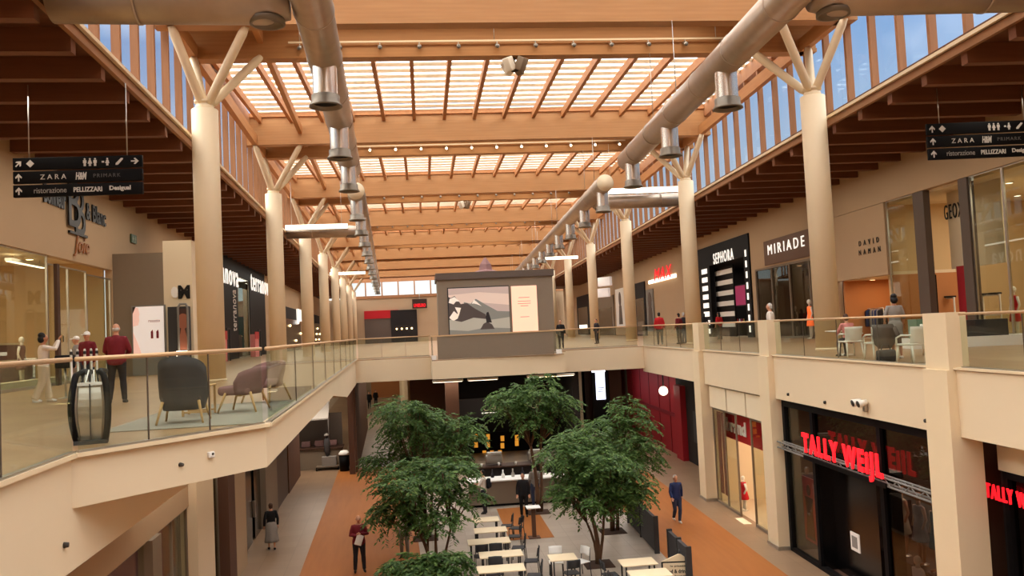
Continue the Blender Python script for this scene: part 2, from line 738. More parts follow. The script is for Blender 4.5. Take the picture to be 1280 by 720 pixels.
def hand(m, wrist, elbow, side, curl=0.5, k=1.0):
    """palm, four unequal bent fingers and a thumb from the side of the palm"""
    w, e = Vector(wrist), Vector(elbow)
    t = (w - e).normalized()
    up = Vector((0, 1, 0)) if abs(t.y) < 0.8 else Vector((0, 0, 1))
    u = t.cross(up).normalized()          # across the palm
    v = u.cross(t).normalized()           # palm normal
    p1 = w + t * 0.085 * k
    for q in (-1.5, -0.5, 0.5, 1.5):
        m.tube([w + u * q * 0.010 * k, p1 + u * q * 0.019 * k], [0.018 * k, 0.0145 * k], 6)
    for i, (q, ln) in enumerate(((-1.5, 0.062), (-0.5, 0.078), (0.5, 0.084), (1.5, 0.074))):
        a = p1 + u * q * 0.021 * k
        b = a + (t + v * 0.25 * curl).normalized() * ln * 0.55 * k
        c = b + (t * (1 - curl * .6) + v * curl).normalized() * ln * 0.5 * k
        m.tube([a - t * 0.02 * k, a, b, c], [0.0115 * k, 0.0115 * k, 0.0105 * k, 0.0085 * k], 6)
    s = -side
    a = w + t * 0.025 * k + u * s * 0.022 * k
    b = a + (t * 0.6 + u * s * 0.7 + v * 0.25).normalized() * 0.045 * k
    c = b + (t * 0.9 + u * s * 0.15 + v * 0.3).normalized() * 0.035 * k
    m.tube([a, b, c], [0.0145 * k, 0.012 * k, 0.0095 * k], 6)


ARM_DOWN = ((0.245, -0.03, 1.15), (0.25, 0.07, 0.90))
LEG_STAND = ((0.10, 0.02, 0.50), (0.105, -0.03, 0.08))


def person(fr, lat, d, z, rz, h, label, top, bottom='trousers', top_m='cloth_dark', bot_m='cloth_dark', shoe='shoe_dark',
           hair='short', hair_m='hair_black', skin_='skin', armL=ARM_DOWN, armR=ARM_DOWN, legL=LEG_STAND, legR=LEG_STAND,
           drop=0.0, lean=0.0, head_turn=0.0, sleeves=True, vox=0.016, group=None, bulk=1.0):
    """figure faces local +y. Arms and legs are (elbow, wrist) and (knee, ankle) with x measured outward."""
    k = h / 1.75
    t = thing('person', label, 'person', fr, (lat, d, z), rz, group)
    S = Matrix.Scale(k, 4)
    PM = Matrix.Translation((0, 0, 0.93 - drop)) @ Matrix.Rotation(-lean, 4, 'X') @ Matrix.Translation((0, 0, -0.93))

    def up(p):
        return PM @ Vector(p)

    def limbs(m, infl_a, infl_l, arms=True, legs=True, hands=True, arm_to=1.0):
        for s, arm, leg in ((-1, armL, legL), (1, armR, legR)):
            if arms:
                sh = up((s * 0.175, 0, 1.41))
                el = up((s * arm[0][0], arm[0][1], arm[0][2]))
                wr = up((s * arm[1][0], arm[1][1], arm[1][2]))
                we = el.lerp(wr, arm_to)
                m.tube([up((s * 0.11, 0, 1.41)), sh, sh.lerp(el, 0.5), el, el.lerp(we, 0.4), we],
                       [0.062 + infl_a, 0.060 + infl_a, 0.050 + infl_a, 0.041 + infl_a, 0.041 + infl_a, 0.029 + infl_a * 1.3], 10)
                if hands:
                    hand(m, wr, el, s)
            if legs:
                hp = Vector((s * 0.092, 0, 0.93 - drop))
                kn = Vector((s * leg[0][0], leg[0][1], leg[0][2]))
                an = Vector((s * leg[1][0], leg[1][1], leg[1][2]))
                m.tube([hp, hp.lerp(kn, 0.15), hp.lerp(kn, 0.6), kn, kn.lerp(an, 0.3), kn.lerp(an, 0.7), an],
                       [0.095 + infl_l, 0.096 + infl_l, 0.072 + infl_l, 0.056 + infl_l, 0.058 + infl_l, 0.044 + infl_l * 1.2, 0.036 + infl_l * 1.5], 12)

    def torso(m, infl, z0=0.84, z1=1.52, front=0.0):
        prof = [(0.84, .150, .108), (0.90, .168, .118), (0.97, .166, .114), (1.08, .146, .103), (1.18, .150, .108), (1.30, .168, .116), (1.38, .172, .104), (1.43, .150, .086), (1.47, .075, .064), (1.52, .054, .056)]
        rings = []
        for zz, a, b_ in prof:
            if z0 <= zz <= z1:
                rings.append(ering((0, 0.0, zz), (a + infl) * bulk, (b_ + infl) * bulk, 18, PM))
        m.rings(rings)

    # body, one continuous surface
    m = MB()
    torso(m, -0.004)
    m.tube([up((0, 0, 1.46)), up((0, 0.012, 1.56))], [0.055, 0.052], 12)
    limbs(m, -0.004, -0.006)
    HM = PM @ Matrix.Translation((0, 0.02, 1.64)) @ Matrix.Rotation(head_turn, 4, 'Z')

    def hd(p):
        return HM @ Vector(p)
    hb = MB()
    hb.ball((0, 0, 0.01), (0.074, 0.094, 0.108), 18, 12)
    hb.ball((0, 0.035, -0.065), (0.048, 0.055, 0.048), 12, 8)
    hb.tube([(0, 0.092, 0.02), (0, 0.112, -0.022)], [0.010, 0.017], 8)
    for s in (-1, 1):
        hb.ball((s * 0.076, -0.005, -0.005), (0.012, 0.022, 0.034), 8, 6)
        hb.ball((s * 0.034, 0.078, -0.02), (0.024, 0.018, 0.02), 8, 6)
    hb.xf(HM)
    m.merge(hb)
    for s, leg in ((-1, legL), (1, legR)):
        an = Vector((s * leg[1][0], leg[1][1], leg[1][2]))
        m.tube([an + Vector((0, -0.04, -0.03)), an + Vector((s * 0.01, 0.08, -0.045)), an + Vector((s * 0.015, 0.15, -0.055))], [0.032, 0.034, 0.024], 8)
    m = remesh(m, vox)
    e = MB()
    for s in (-1, 1):
        e.ball((s * 0.030, 0.092, 0.012), (0.013, 0.008, 0.008), 8, 6, 1)
    e.ball((0, 0.094, -0.055), (0.024, 0.010, 0.007), 8, 6, 2)
    e.xf(HM)
    m.merge(e)
    m.xf(S)
    m.build('body', [skin_, 'eye', 'lips'], t)
    # clothes
    if top:
        m = MB()
        z0 = 0.80 if top in ('jacket', 'shirt') else 0.90
        torso(m, 0.020 if top == 'jacket' else 0.012, 0.90 if top == 'top' else 0.84, 1.47)
        if sleeves:
            limbs(m, 0.016 if top == 'jacket' else 0.010, 0, True, False, False, 0.97 if sleeves is True else 0.25)
        if top == 'jacket':
            m.tube([up((0, -0.005, 1.45)), up((0, 0.0, 1.50))], [0.082, 0.075], 14)
        m = remesh(m, vox)
        m.xf(S)
        m.build('jacket' if top == 'jacket' else 'shirt', top_m, t)
    if bottom == 'trousers' or bottom == 'wide':
        m = MB()
        rings = [ering((0, 0, zz), a, b_, 18, Matrix.Translation((0, 0, -drop))) for zz, a, b_ in ((0.86, .160, .118), (0.92, .180, .128), (0.98, .178, .124), (1.04, .160, .114))]
        m.rings(rings)
        limbs(m, 0, 0.014 if bottom == 'trousers' else 0.04, False, True, False)
        m = remesh(m, vox)
        m.xf(S)
        m.build('trousers', bot_m, t)
    elif bottom in ('skirt', 'short_skirt'):
        m = MB()
        lo = 0.30 if bottom == 'skirt' else 0.58
        fl = 0.27 if bottom == 'skirt' else 0.20
        rings = []
        n = 36
        for q in range(8):
            f = q / 7
            zz = 1.06 + (lo - 1.06) * f
            rx = 0.15 + (fl - 0.15) * f ** 0.8 + 0.03 * sin(pi * min(1, f * 1.8))
            rings.append([((rx + 0.012 * f * cos(7 * 2 * pi * i / n)) * cos(2 * pi * i / n), (rx * 0.8 + 0.012 * f * cos(7 * 2 * pi * i / n)) * sin(2 * pi * i / n), zz) for i in range(n)])
        m.rings(rings)
        m.xf(S)
        m.build('skirt', bot_m, t)
    for s, leg in ((-1, legL), (1, legR)):
        an = Vector((s * leg[1][0], leg[1][1], leg[1][2]))
        m = MB()
        m.tube([an + Vector((0, -0.055, -0.035)), an + Vector((0, 0.0, -0.028)), an + Vector((s * 0.01, 0.08, -0.043)), an + Vector((s * 0.016, 0.165, -0.055))], [0.038, 0.044, 0.041, 0.024], 10)
        m.xf(S)
        m.build('shoe', shoe, t)
    # hair or cap
    m = MB()
    if hair == 'bald':
        m.ball((0, -0.03, -0.01), (0.079, 0.074, 0.06), 14, 8)
    elif hair == 'cap':
        m.ball((0, -0.012, 0.05), (0.084, 0.098, 0.078), 16, 10)
        m.plate([(-0.07, 0.03), (0.07, 0.03), (0.06, 0.045), (-0.06, 0.045)], 0.05, 0.16)
    else:
        m.ball((0, -0.022, 0.03), (0.083, 0.088, 0.102), 16, 10)
        m.ball((0, -0.045, -0.03), (0.076, 0.058, 0.07), 14, 8)
        if hair == 'long':
            m.tube([(0, -0.05, 0.0), (0, -0.075, -0.1), (0, -0.075, -0.2)], [0.08, 0.085, 0.05], 12)
        if hair == 'bun':
            m.ball((0, -0.05, 0.09), (0.085, 0.085, 0.07), 12, 8)
            m.ball((0, -0.06, -0.02), (0.105, 0.085, 0.10), 12, 8)
    m.xf(HM)
    m.xf(S)
    m.build('cap' if hair == 'cap' else 'hair', hair_m, t)
    return t


def held(t, mb, name, m_):
    """something small carried by a person stays its own thing, placed where the hands are"""
    return mb


def foot(fr, x, y, z=0.0):
    return AZ(fr, x, y, z)


# --- upper gallery, left
a, d, _ = foot('L', 147, 504)
person('L', a, d, 0, radians(4), 1.78, 'man in a burgundy jacket and dark trousers standing with his back turned', 'jacket', 'trousers', 'cloth_burgundy', 'cloth_dark', hair='bald', hair_m='hair_grey', bulk=1.08,
       armL=((0.25, 0.06, 1.16), (0.16, 0.24, 1.05)), armR=((0.26, 0.05, 1.16), (0.17, 0.24, 1.05)), legL=((0.12, 0.02, 0.50), (0.15, -0.03, 0.08)), legR=((0.12, 0.02, 0.50), (0.15, 0.0, 0.08)))
a, d, _ = foot('L', 55, 503)
person('L', a, d, 0, radians(-62), 1.66, 'woman in a white shirt raising both hands to her face', 'shirt', 'wide', 'cloth_white', 'cloth_beige', 'shoe_white', 'bun', 'hair_black', 'skin_tan',
       armL=((0.22, 0.26, 1.36), (0.06, 0.36, 1.58)), armR=((0.22, 0.26, 1.36), (0.06, 0.36, 1.58)), legL=((0.11, 0.08, 0.50), (0.12, 0.14, 0.08)), legR=((0.11, -0.05, 0.50), (0.12, -0.22, 0.10)))
person('L', -8.15, 24.4, 0, radians(165), 1.72, 'person in a dark red top and white cap behind the pale barrier posts', 'jacket', 'trousers', 'cloth_burgundy', 'cloth_jeans', hair='cap', hair_m='white')
person('L', -8.7, 25.2, 0, radians(95), 1.62, 'person in grey with a white cap beside the pale barrier posts', 'jacket', 'trousers', 'cloth_grey', 'cloth_grey', hair='cap', hair_m='white')
# --- upper gallery, right
person('R', 11.4, 21.3, 0, radians(-6), 1.66, 'woman in a short grey dress with curly black hair standing by the white chairs', 'top', 'short_skirt', 'cloth_grey', 'cloth_grey', 'shoe_white', 'bun', 'hair_black', 'skin_tan',
       armL=((0.27, 0.0, 1.18), (0.22, 0.16, 1.02)), armR=((0.25, 0.0, 1.15), (0.24, 0.08, 0.92)), sleeves=0.25)
c1 = AZ('R', 1068, 446)
person('R', c1[0], c1[1] + 0.27, 0.0, radians(4), 1.62, 'person in a pink top sitting on the white chair nearest the round column', 'shirt', 'trousers', 'cloth_pink', 'cloth_dark', hair='short', hair_m='hair_brown',
       drop=0.42, lean=radians(8), legL=((0.11, 0.42, 0.50), (0.12, 0.42, 0.08)), legR=((0.11, 0.42, 0.50), (0.12, 0.42, 0.08)), armL=((0.23, 0.18, 1.2), (0.14, 0.40, 1.18)), armR=((0.23, 0.18, 1.2), (0.14, 0.40, 1.18)))
person('R', 10.85, 28.6, 0, radians(60), 1.72, 'white haired person in a pale shirt leaning near the second cream post', 'shirt', 'trousers', 'cloth_white', 'cloth_beige', hair='short', hair_m='hair_grey', bulk=1.1)
person('R', 11.5, 47.5, 0, radians(-10), 1.82, 'person in a bright red jacket behind the far right railing', 'jacket', 'trousers', 'cloth_red', 'cloth_dark', bulk=1.1)
person('R', 12.5, 47.0, 0, radians(30), 1.72, 'person in a burgundy top behind the far right railing, right of the red jacket', 'shirt', 'trousers', 'cloth_burgundy', 'cloth_dark', hair='short')
person('R', 12.95, 47.6, 0, radians(-60), 1.76, 'person with grey hair and jeans beside the third right cream post', 'jacket', 'trousers', 'cloth_dark', 'cloth_jeans', hair_m='hair_grey')
person('R', 16.6, 52.6, 0, radians(20), 1.72, 'person in a red shirt before the black cosmetics shop', 'shirt', 'trousers', 'cloth_red', 'cloth_black', hair='long', sleeves=0.25)
person('R', 16.2, 54.5, 0, radians(-30), 1.72, 'person in black before the black cosmetics shop, left of the red shirt', 'shirt', 'trousers', 'cloth_black', 'cloth_black', hair='long')
person('R', 9.6, 58, 0, radians(120), 1.7, 'dark dressed person far along the right gallery under the white posters', 'jacket', 'trousers', 'cloth_dark', 'cloth_dark', vox=0.02)
person('C', 8.0, 49, 0, radians(170), 1.68, 'dark dressed person at the right edge of the kiosk', 'jacket', 'trousers', 'cloth_black', 'cloth_dark', vox=0.02)

# --- ground floor
a, d, _ = foot('L', 450, 715, GZ)
person('L', a, d, GZ, radians(188), 1.78, 'man in a dark maroon shirt with folded arms standing on the orange floor strip', 'shirt', 'trousers', 'cloth_burgundy', 'cloth_dark', hair='bald', hair_m='hair_brown', bulk=1.15,
       armL=((0.27, 0.08, 1.17), (0.02, 0.23, 1.22)), armR=((0.27, 0.08, 1.17), (0.02, 0.20, 1.15)), legL=((0.12, 0.02, 0.50), (0.14, 0.0, 0.08)), legR=((0.12, 0.02, 0.50), (0.14, -0.03, 0.08)))
a, d, _ = foot('L', 340, 687, GZ)
person('L', a, d, GZ, radians(15), 1.64, 'woman in a black top and long grey skirt walking along the left shops', 'shirt', 'skirt', 'cloth_black', 'cloth_grey', 'shoe_dark', 'short', 'hair_brown',
       legL=((0.09, 0.05, 0.50), (0.09, 0.10, 0.08)), legR=((0.09, -0.02, 0.50), (0.09, -0.12, 0.09)))
a, d, _ = foot('R', 847, 653, GZ)
person('R', a, d, GZ, radians(186), 1.74, 'person in blue walking towards the viewer on the right orange floor strip', 'jacket', 'trousers', 'cloth_navy', 'cloth_jeans', 'shoe_white', 'short', 'hair_grey',
       legL=((0.08, 0.14, 0.50), (0.05, 0.10, 0.08)), legR=((0.08, 0.02, 0.48), (0.06, -0.22, 0.14)), armL=((0.25, -0.10, 1.16), (0.25, -0.10, 0.92)), armR=((0.25, 0.06, 1.16), (0.24, 0.20, 0.96)))
a, d, _ = foot('C', 606, 642, GZ)
person('C', a, d, GZ, radians(75), 1.76, 'waiter in a white shirt and dark apron facing left before the bar front', 'shirt', 'trousers', 'cloth_white', 'cloth_dark', hair='short', sleeves=0.25,
       armL=((0.24, 0.14, 1.17), (0.2, 0.36, 1.16)), armR=((0.24, 0.14, 1.17), (0.2, 0.36, 1.16)))
a, d, _ = foot('C', 669, 664, GZ)
person('C', a - 0.1, 33.6, GZ, radians(170), 1.72, 'person in black standing behind the small high table', 'jacket', 'trousers', 'cloth_black', 'cloth_black')
person('C', 4.35, 35.35, GZ, radians(10), 1.74, 'person in grey-blue jeans standing at the bar front with back turned', 'shirt', 'trousers', 'cloth_grey', 'cloth_jeans', hair='short', hair_m='hair_brown')
person('C', 5.9, 34.4, GZ, radians(200), 1.72, 'dark dressed person between the trees right of the high table', 'jacket', 'trousers', 'cloth_dark', 'cloth_dark')
person('C', -0.95, 28.8, GZ, radians(170), 1.70, 'person in a pale shirt partly hidden under the front left tree', 'shirt', 'trousers', 'cloth_white', 'cloth_grey', hair_m='hair_grey')
for i, (x, y, lb) in enumerate(((462, 511, 'middle dark figure of three in the corridor under the bridge'), (470, 508, 'right dark figure of three in the corridor under the bridge'), (452, 516, 'left dark figure of three in the corridor under the bridge'))):
    a, d, _ = foot('L', x, y, GZ)
    person('L', a, min(d, 100), GZ, radians(180 + 20 * i), 1.75, lb, 'jacket', 'trousers', 'cloth_black', 'cloth_black', vox=0.025, group=None)
# ================================================================== THE SHELL
D_END = 152.0        # far end of the hall
D_BACK = -9.0        # wall behind the camera
WL, WR = -11.9, 19.4  # upper shop walls
GL, GR = -6.5, 13.7   # gutters (where gallery ceilings stop and the high windows begin)
DK = [28.9 + 16.85 * k for k in range(-2, 8)]   # column rows


def poly_w(pts):
    """frame points -> world xy"""
    return [tuple(W(f, a, b)[:2]) for f, a, b in pts]


# --- gallery floors
left_poly = poly_w([('L', WL - 7, D_BACK), ('L', -3.7, D_BACK), ('L', -3.7, 10.47), ('L', -1.83, 12.74), ('L', -1.83, 47), ('L', WL - 7, 47)])
right_poly = poly_w([('R', 10.1, D_BACK), ('R', WR + 9, D_BACK), ('R', WR + 9, 46), ('R', 10.1, 46)])
right_poly_in = poly_w([('R', 10.4, D_BACK), ('R', WR + 9, D_BACK), ('R', WR + 9, 45.9), ('R', 10.4, 45.9)])
bridge_mid = poly_w([('C', 0.3, 39), ('C', 6.5, 39.2), ('C', 6.5, 42.9), ('C', 7.2, 42.9), ('C', 7.2, 48), ('C', 0.3, 48)])
plaza_poly = poly_w([('L', WL - 7, 46.9), ('R', WR + 9, 45.9), ('R', WR + 9, D_END), ('L', WL - 7, D_END)])
struct(MB().prism(left_poly, -0.03, 0.0), 'floor', 'gallery_tile')
struct(MB().prism(right_poly, -0.03, 0.0), 'floor', 'gallery_tile')
struct(MB().prism(bridge_mid, -0.03, 0.001), 'floor', 'gallery_tile')
struct(MB().prism(plaza_poly, -0.03, 0.002), 'floor', 'gallery_tile')
near_poly = poly_w([('L', -3.7, D_BACK), ('R', 10.1, D_BACK), ('R', 10.1, 2.6), ('L', -3.7, 2.6)])
struct(MB().prism(near_poly, -1.0, 0.0), 'floor', 'gallery_tile')

# --- slab edges and beams under the galleries
struct(MB().prism(left_poly, -0.6, -0.03), 'ceiling', 'cream_plaster')
struct(MB().box(-4.3, -3.7, D_BACK, 47, -1.3, -0.6), 'trim_1', 'cream_plaster', 'L')
# deeper edge beam where the left slab runs into the bridge
b = MB()
b.add([(-1.83, 27.5, -0.6), (-1.83, 36, -1.25), (-1.83, 47, -1.25), (-1.83, 47, -0.6),
       (-2.4, 27.5, -0.6), (-2.4, 36, -1.25), (-2.4, 47, -1.25), (-2.4, 47, -0.6)],
      [(0, 3, 2, 1), (4, 5, 6, 7), (0, 1, 5, 4), (1, 2, 6, 5), (2, 3, 7, 6), (0, 4, 7, 3)])
struct(b, 'trim_2', 'cream_plaster', 'L')
struct(MB().prism(right_poly_in, -0.9, -0.03), 'ceiling', 'cream_plaster')
struct(MB().box(10.1, 10.7, D_BACK, 46, -1.38, -0.03), 'trim_3', 'cream_plaster', 'R')
struct(MB().prism(bridge_mid, -0.88, -0.03), 'ceiling', 'cream_plaster')
struct(MB().prism(plaza_poly, -1.2, -0.03), 'ceiling', 'cream_plaster')
# white border along the top of the left slab edge
b = MB()
for (a0, d0), (a1, d1) in (((-3.7, 3), (-3.7, 10.47)), ((-3.7, 10.47), (-1.83, 12.74)), ((-1.83, 12.74), (-1.83, 46.9))):
    b.bar((a0, d0, 0.01), (a1, d1, 0.01), 0.16, 0.05)
struct(b, 'trim_4', 'cream_paint', 'L')
struct(MB().box(10.05, 10.22, 3, 45.8, -0.01, 0.035), 'trim_5', 'cream_paint', 'R')

# --- ground floor
g0 = MB().prism(poly_w([('L', -14, D_BACK), ('R', 24, D_BACK), ('R', 24, D_END), ('L', -14, D_END)]), GZ - 0.2, GZ)
struct(g0, 'floor_ground', 'seating_tile')
struct(MB().box(-6.5, -3.1, D_BACK, 120, GZ, GZ + 0.004), 'floor_ground', 'ground_tile', 'L')
struct(MB().box(-3.1, 0.75, 5, 49, GZ, GZ + 0.005), 'floor_ground', 'orange_planks', 'L')
struct(MB().box(6.25, 9.15, 5, 46, GZ, GZ + 0.005), 'floor_ground', 'orange_planks', 'R')
struct(MB().box(9.15, 16, D_BACK, 90, GZ, GZ + 0.004), 'floor_ground', 'ground_tile', 'R')
struct(MB().box(2.7, 4.3, 30.0, 35.4, GZ, GZ + 0.006), 'floor_ground', 'orange_planks', 'C')

# --- end walls
struct(MB().box(-26, 36, D_BACK - 0.4, D_BACK, GZ, 13.5), 'wall_back', 'wall_plaster')
fw = MB()
fw.box(-30, 45, D_END, D_END + 0.4, -1, 8.0)
struct(fw, 'wall_front', 'wall_plaster')
struct(MB().box(-30, 45, 118, 118.4, GZ, -1.2), 'wall_front', 'wall_plaster')

# --- upper shop walls
wl = MB()
T = 0.3
wl.box(WL - T, WL, D_BACK, 38.9, 4.67, 8.3)          # over the big shop window
wl.box(WL - T, WL, D_BACK, 12, 0, 4.67)
wl.box(WL - T, WL, 38.9, 57, 0, 8.3)
wl.box(WL - T, WL, 85, D_END, 0, 8.3)
struct(wl, 'wall_left', 'wall_plaster', 'L')
wr = MB()
wr.box(WR, WR + T, D_BACK, 54, 6.2, 8.4)
wr.box(WR, WR + T, D_BACK, 22, 0, 6.2)
wr.box(WR, WR + T, 53.4, 54, 0, 6.2)
wr.box(WR, WR + T, 54, 67.5, 6.9, 8.4)
wr.box(WR, WR + T, 67.5, D_END, 0, 8.4)
struct(wr, 'wall_right', 'wall_plaster', 'R')

# --- gallery ceilings: boards with cross joists, an edge board at the gutter
for side, fr, g, w, nm in (('left', 'L', GL, WL, 'ceiling_left'), ('right', 'R', GR, WR, 'ceiling_right')):
    o = struct(MB().box(min(g, w) - (0.6 if w < g else 0), max(g, w) + (0.6 if w > g else 0), D_BACK, D_END, 8.28, 8.5), nm, 'soffit_board_shaded', fr)
    k = 0
    d = 13.5
    while d < 132:
        lo, hi = (w, g - 0.12) if w < g else (g + 0.12, w)
        j = MB().box(lo, hi, d - 0.14, d + 0.14, 7.74, 8.28).build('joist', 'joist_wood_shaded', o)
        d += 1.95
        k += 1
    s = 1 if w < g else -1
    e = MB()
    e.box(g, g - s * 0.12, D_BACK, D_END, 8.06, 8.30, 0)
    e.box(g + s * 0.1, g - s * 0.12, D_BACK, D_END, 8.30, 8.40, 1)
    struct(e, 'trim_6' if side == 'left' else 'trim_7', ['trim_wood', 'cream_paint'], fr)

# --- columns with branching struts
CZ = 9.05


def column_mesh():
    r = 0.43
    shaft = MB().lathe([(r, 0), (r, CZ - 0.02), (r - 0.02, CZ)], 32)
    base = MB().lathe([(r + 0.03, 0), (r + 0.03, 0.06), (r + 0.01, 0.08)], 32)
    cap = MB().lathe([(0.30, CZ - 0.01), (0.30, CZ + 0.12), (0.27, CZ + 0.14), (0.27, CZ + 0.2), (0.33, CZ + 0.22), (0.33, CZ + 0.30), (0.2, CZ + 0.34)], 24)
    return shaft, base, cap


def strut(dx, dy, top=11.36):
    m = MB()
    p0 = Vector((dx * 0.10, dy * 0.10, CZ + 0.2))
    p1 = Vector((dx, dy, top))
    m.tube([p0, p0.lerp(p1, 0.06), p0.lerp(p1, 0.9), p1], [0.10, 0.15, 0.15, 0.11], 12)
    return m


ORD = ['nearest', 'second', 'third', 'fourth', 'fifth', 'sixth', 'seventh', 'eighth', 'ninth']
first_col = {}
for fr, lat in (('L', -5.8), ('R', 13.0)):
    s = 1 if fr == 'L' else -1
    for k, d in enumerate(DK[2:]):
        side = 'left' if fr == 'L' else 'right'
        lb = '%s cream round column with branching struts along the %s gallery' % (ORD[k], side)
        lb = lb[0].lower() + lb[1:]
        if fr not in first_col:
            t = thing('column', lb, 'column', fr, (lat, d, 0), group='columns along the %s gallery' % side)
            a, bb, c = column_mesh()
            a.build('shaft', 'cream_paint', t)
            bb.build('base_ring', 'cream_paint', t)
            c.build('collar', 'cream_paint', t)
            for dx, dy in ((1.65 * s, 1.55), (1.65 * s, -1.5), (-0.65 * s, 1.55), (-0.65 * s, -1.5)):
                strut(dx, dy).build('strut', 'cream_paint', t)
            first_col[fr] = t
        else:
            dup(first_col[fr], W(fr, lat, d), ANG[fr], lb, 'columns along the %s gallery' % side)

# --- roof: pairs of glulam beams on the column rows, skylights between the pairs
HB = 11.35


def x_left(d):
    return CX('L', GL - 0.5, d, 'C')[0]


def x_right(d):
    return CX('R', GR + 0.5, d, 'C')[0]


bi = 0
for k, dk in enumerate(DK):
    for j, off in enumerate((-1.65, 1.65)):
        d = dk + off
        if d < 6:
            continue
        w = MB().box(x_left(d), x_right(d), d - 0.2, d + 0.2, HB, HB + 1.5)
        w.box(x_left(d), x_right(d), d - 0.27, d + 0.27, HB - 0.02, HB + 0.12)
        n = bi
        bi += 1
        pos = ['front beam of the nearest pair', 'rear beam of the nearest pair'] if k == 2 else None
        row = k - 2
        if row < 0:
            lb = 'glulam roof beam high over the near edge of the hall'
            if j:
                lb = 'glulam roof beam just in front of the nearest column row'
        else:
            lb = 'wide glulam roof beam, %s of the pair over the %s column row' % (('front', 'rear')[j], ORD[row])
        single(w, 'roof_beam', 'glulam', lb, 'beam', 'C', (0, 0, 0), group='glulam roof beams', local=False)
    # boarded strip between the two beams
    if dk > 5:
        struct(MB().box(x_left(dk), x_right(dk), dk - 1.5, dk + 1.5, HB + 1.2, HB + 1.5), 'ceiling_ridge', 'glulam', 'C')

wn = 1
for k in range(len(DK) - 1):
    d0, d1 = DK[k] + 1.85, DK[k + 1] - 1.85
    if d1 < 5:
        continue
    z0 = HB + 1.12
    fb = MB()
    fb.box(x_left(d0), x_right(d0), d0 - 0.05, d0 + 0.12, z0 + 0.3, z0 + 0.5)
    fb.box(x_left(d1), x_right(d1), d1 - 0.12, d1 + 0.05, z0 + 0.3, z0 + 0.5)
    win = struct(fb, 'window_%d' % wn, 'rafter_wood')
    wn += 1
    x0, x1 = x_left(d0), x_right(d1)
    n = int((x1 - x0) / 1.58)
    for i in range(n + 1):
        x = x0 + 0.3 + i * 1.58
        MB().box(x - 0.085, x + 0.085, d0 - 0.1, d1 + 0.1, z0, z0 + 0.36).build('rafter', 'rafter_wood', win)
    ns = int((d1 - d0) / 0.8)
    for i in range(ns):
        y = d0 + 0.45 + i * (d1 - d0 - 0.5) / max(1, ns - 1)
        m = MB()
        m.cbox(((x0 + x1) / 2, y, z0 + 0.52), (x1 - x0, 0.32, 0.05), rot=Matrix.Rotation(radians(-12), 3, 'X'))
        m.build('slat', 'slat_cream', win)
    MB().box(x0, x1, d0, d1, z0 + 0.9, z0 + 0.92).build('pane', 'skylight_sheet', win)

# --- high side windows between gutter and roof
for fr, g in (('L', GL), ('R', GR)):
    s = -1 if fr == 'L' else 1
    out = g + s * 0.3
    for k in range(len(DK) - 1):
        d0, d1 = DK[k], DK[k + 1]
        if d1 < 3:
            continue
        fb = MB()
        fb.box(out, out + s * 0.15, d0, d1, 8.34, 8.62)
        fb.box(out - s * 0.12, out + s * 0.25, d0, d1, 12.35, 13.0)
        win = struct(fb, 'window_%d' % wn, 'mullion_wood', fr)
        wn += 1
        for i in range(10):
            d = d0 + (d1 - d0) * (i + 0.5) / 10
            MB().box(g + s * 0.20, g + s * 0.42, d - 0.075, d + 0.075, 8.4, 12.5).build('mullion', 'mullion_wood', win)
        MB().box(g + s * 0.40, g + s * 0.42, d0, d1, 8.5, 12.5).build('pane', 'sky_pane', win)
# long glulam edge beams carrying the roof on the strut tips
for fr, lat in (('L', -6.45), ('R', 13.65)):
    single(MB().box(lat - 0.12, lat + 0.12, 4, D_END - 1, HB - 0.02, HB + 0.5), 'edge_beam', 'glulam_long',
           'long glulam edge beam above the %s high windows' % ('left' if fr == 'L' else 'right'), 'beam', fr, (0, 0, 0), local=False)
for fr, lat in (('L', -4.15), ('R', 11.35)):
    single(MB().box(lat - 0.1, lat + 0.1, 4, D_END - 1, HB + 0.55, HB + 0.95), 'roof_purlin', 'glulam_long',
           'long glulam purlin on the inner strut tips, %s side' % ('left' if fr == 'L' else 'right'), 'beam', fr, (0, 0, 0), local=False)

# far gable above the end wall: glazed band
gb = MB()
gb.box(-14, 28, D_END - 0.1, D_END + 0.1, 8.0, 8.5)
gb.box(-14, 28, D_END - 0.1, D_END + 0.1, 10.9, 13)
win = struct(gb, 'window_%d' % wn, 'mullion_wood')
for i in range(15):
    x = -13 + i * 2.9
    MB().box(x - 0.12, x + 0.12, D_END - 0.12, D_END + 0.12, 8.4, 11).build('mullion', 'mullion_wood', win)
MB().box(-14, 28, D_END + 0.02, D_END + 0.04, 8.4, 11).build('pane', 'sky_pane', win)
# ================================================================== RAILINGS, POSTS
RH = 1.12


def railing(fr, p0, p1, n, label, top=RH, rail='handrail', posts=False):
    v = Vector((p1[0] - p0[0], p1[1] - p0[1]))
    Ln = v.length
    a = atan2(v.y, v.x)
    t = thing('glass_railing', label, 'railing', fr, (p0[0], p0[1], 0), a)
    MB().box(0, Ln, -0.04, 0.04, 0, 0.06).build('base_channel', 'steel', t)
    w = Ln / n
    for i in range(n):
        m = MB().box(i * w + 0.012, (i + 1) * w - 0.012, -0.008, 0.008, 0.06, top - 0.04)
        m.build('glass_panel', 'rail_glass', t)
    MB().tube([(0, 0, top), (Ln, 0, top)], 0.029, 10).build('handrail', rail, t)
    for i in range(1, n):
        m = MB()
        m.box(i * w - 0.006, i * w + 0.006, -0.010, 0.010, 0.06, top - 0.03)
        m.build('joint', 'taupe_dark', t)
    return t


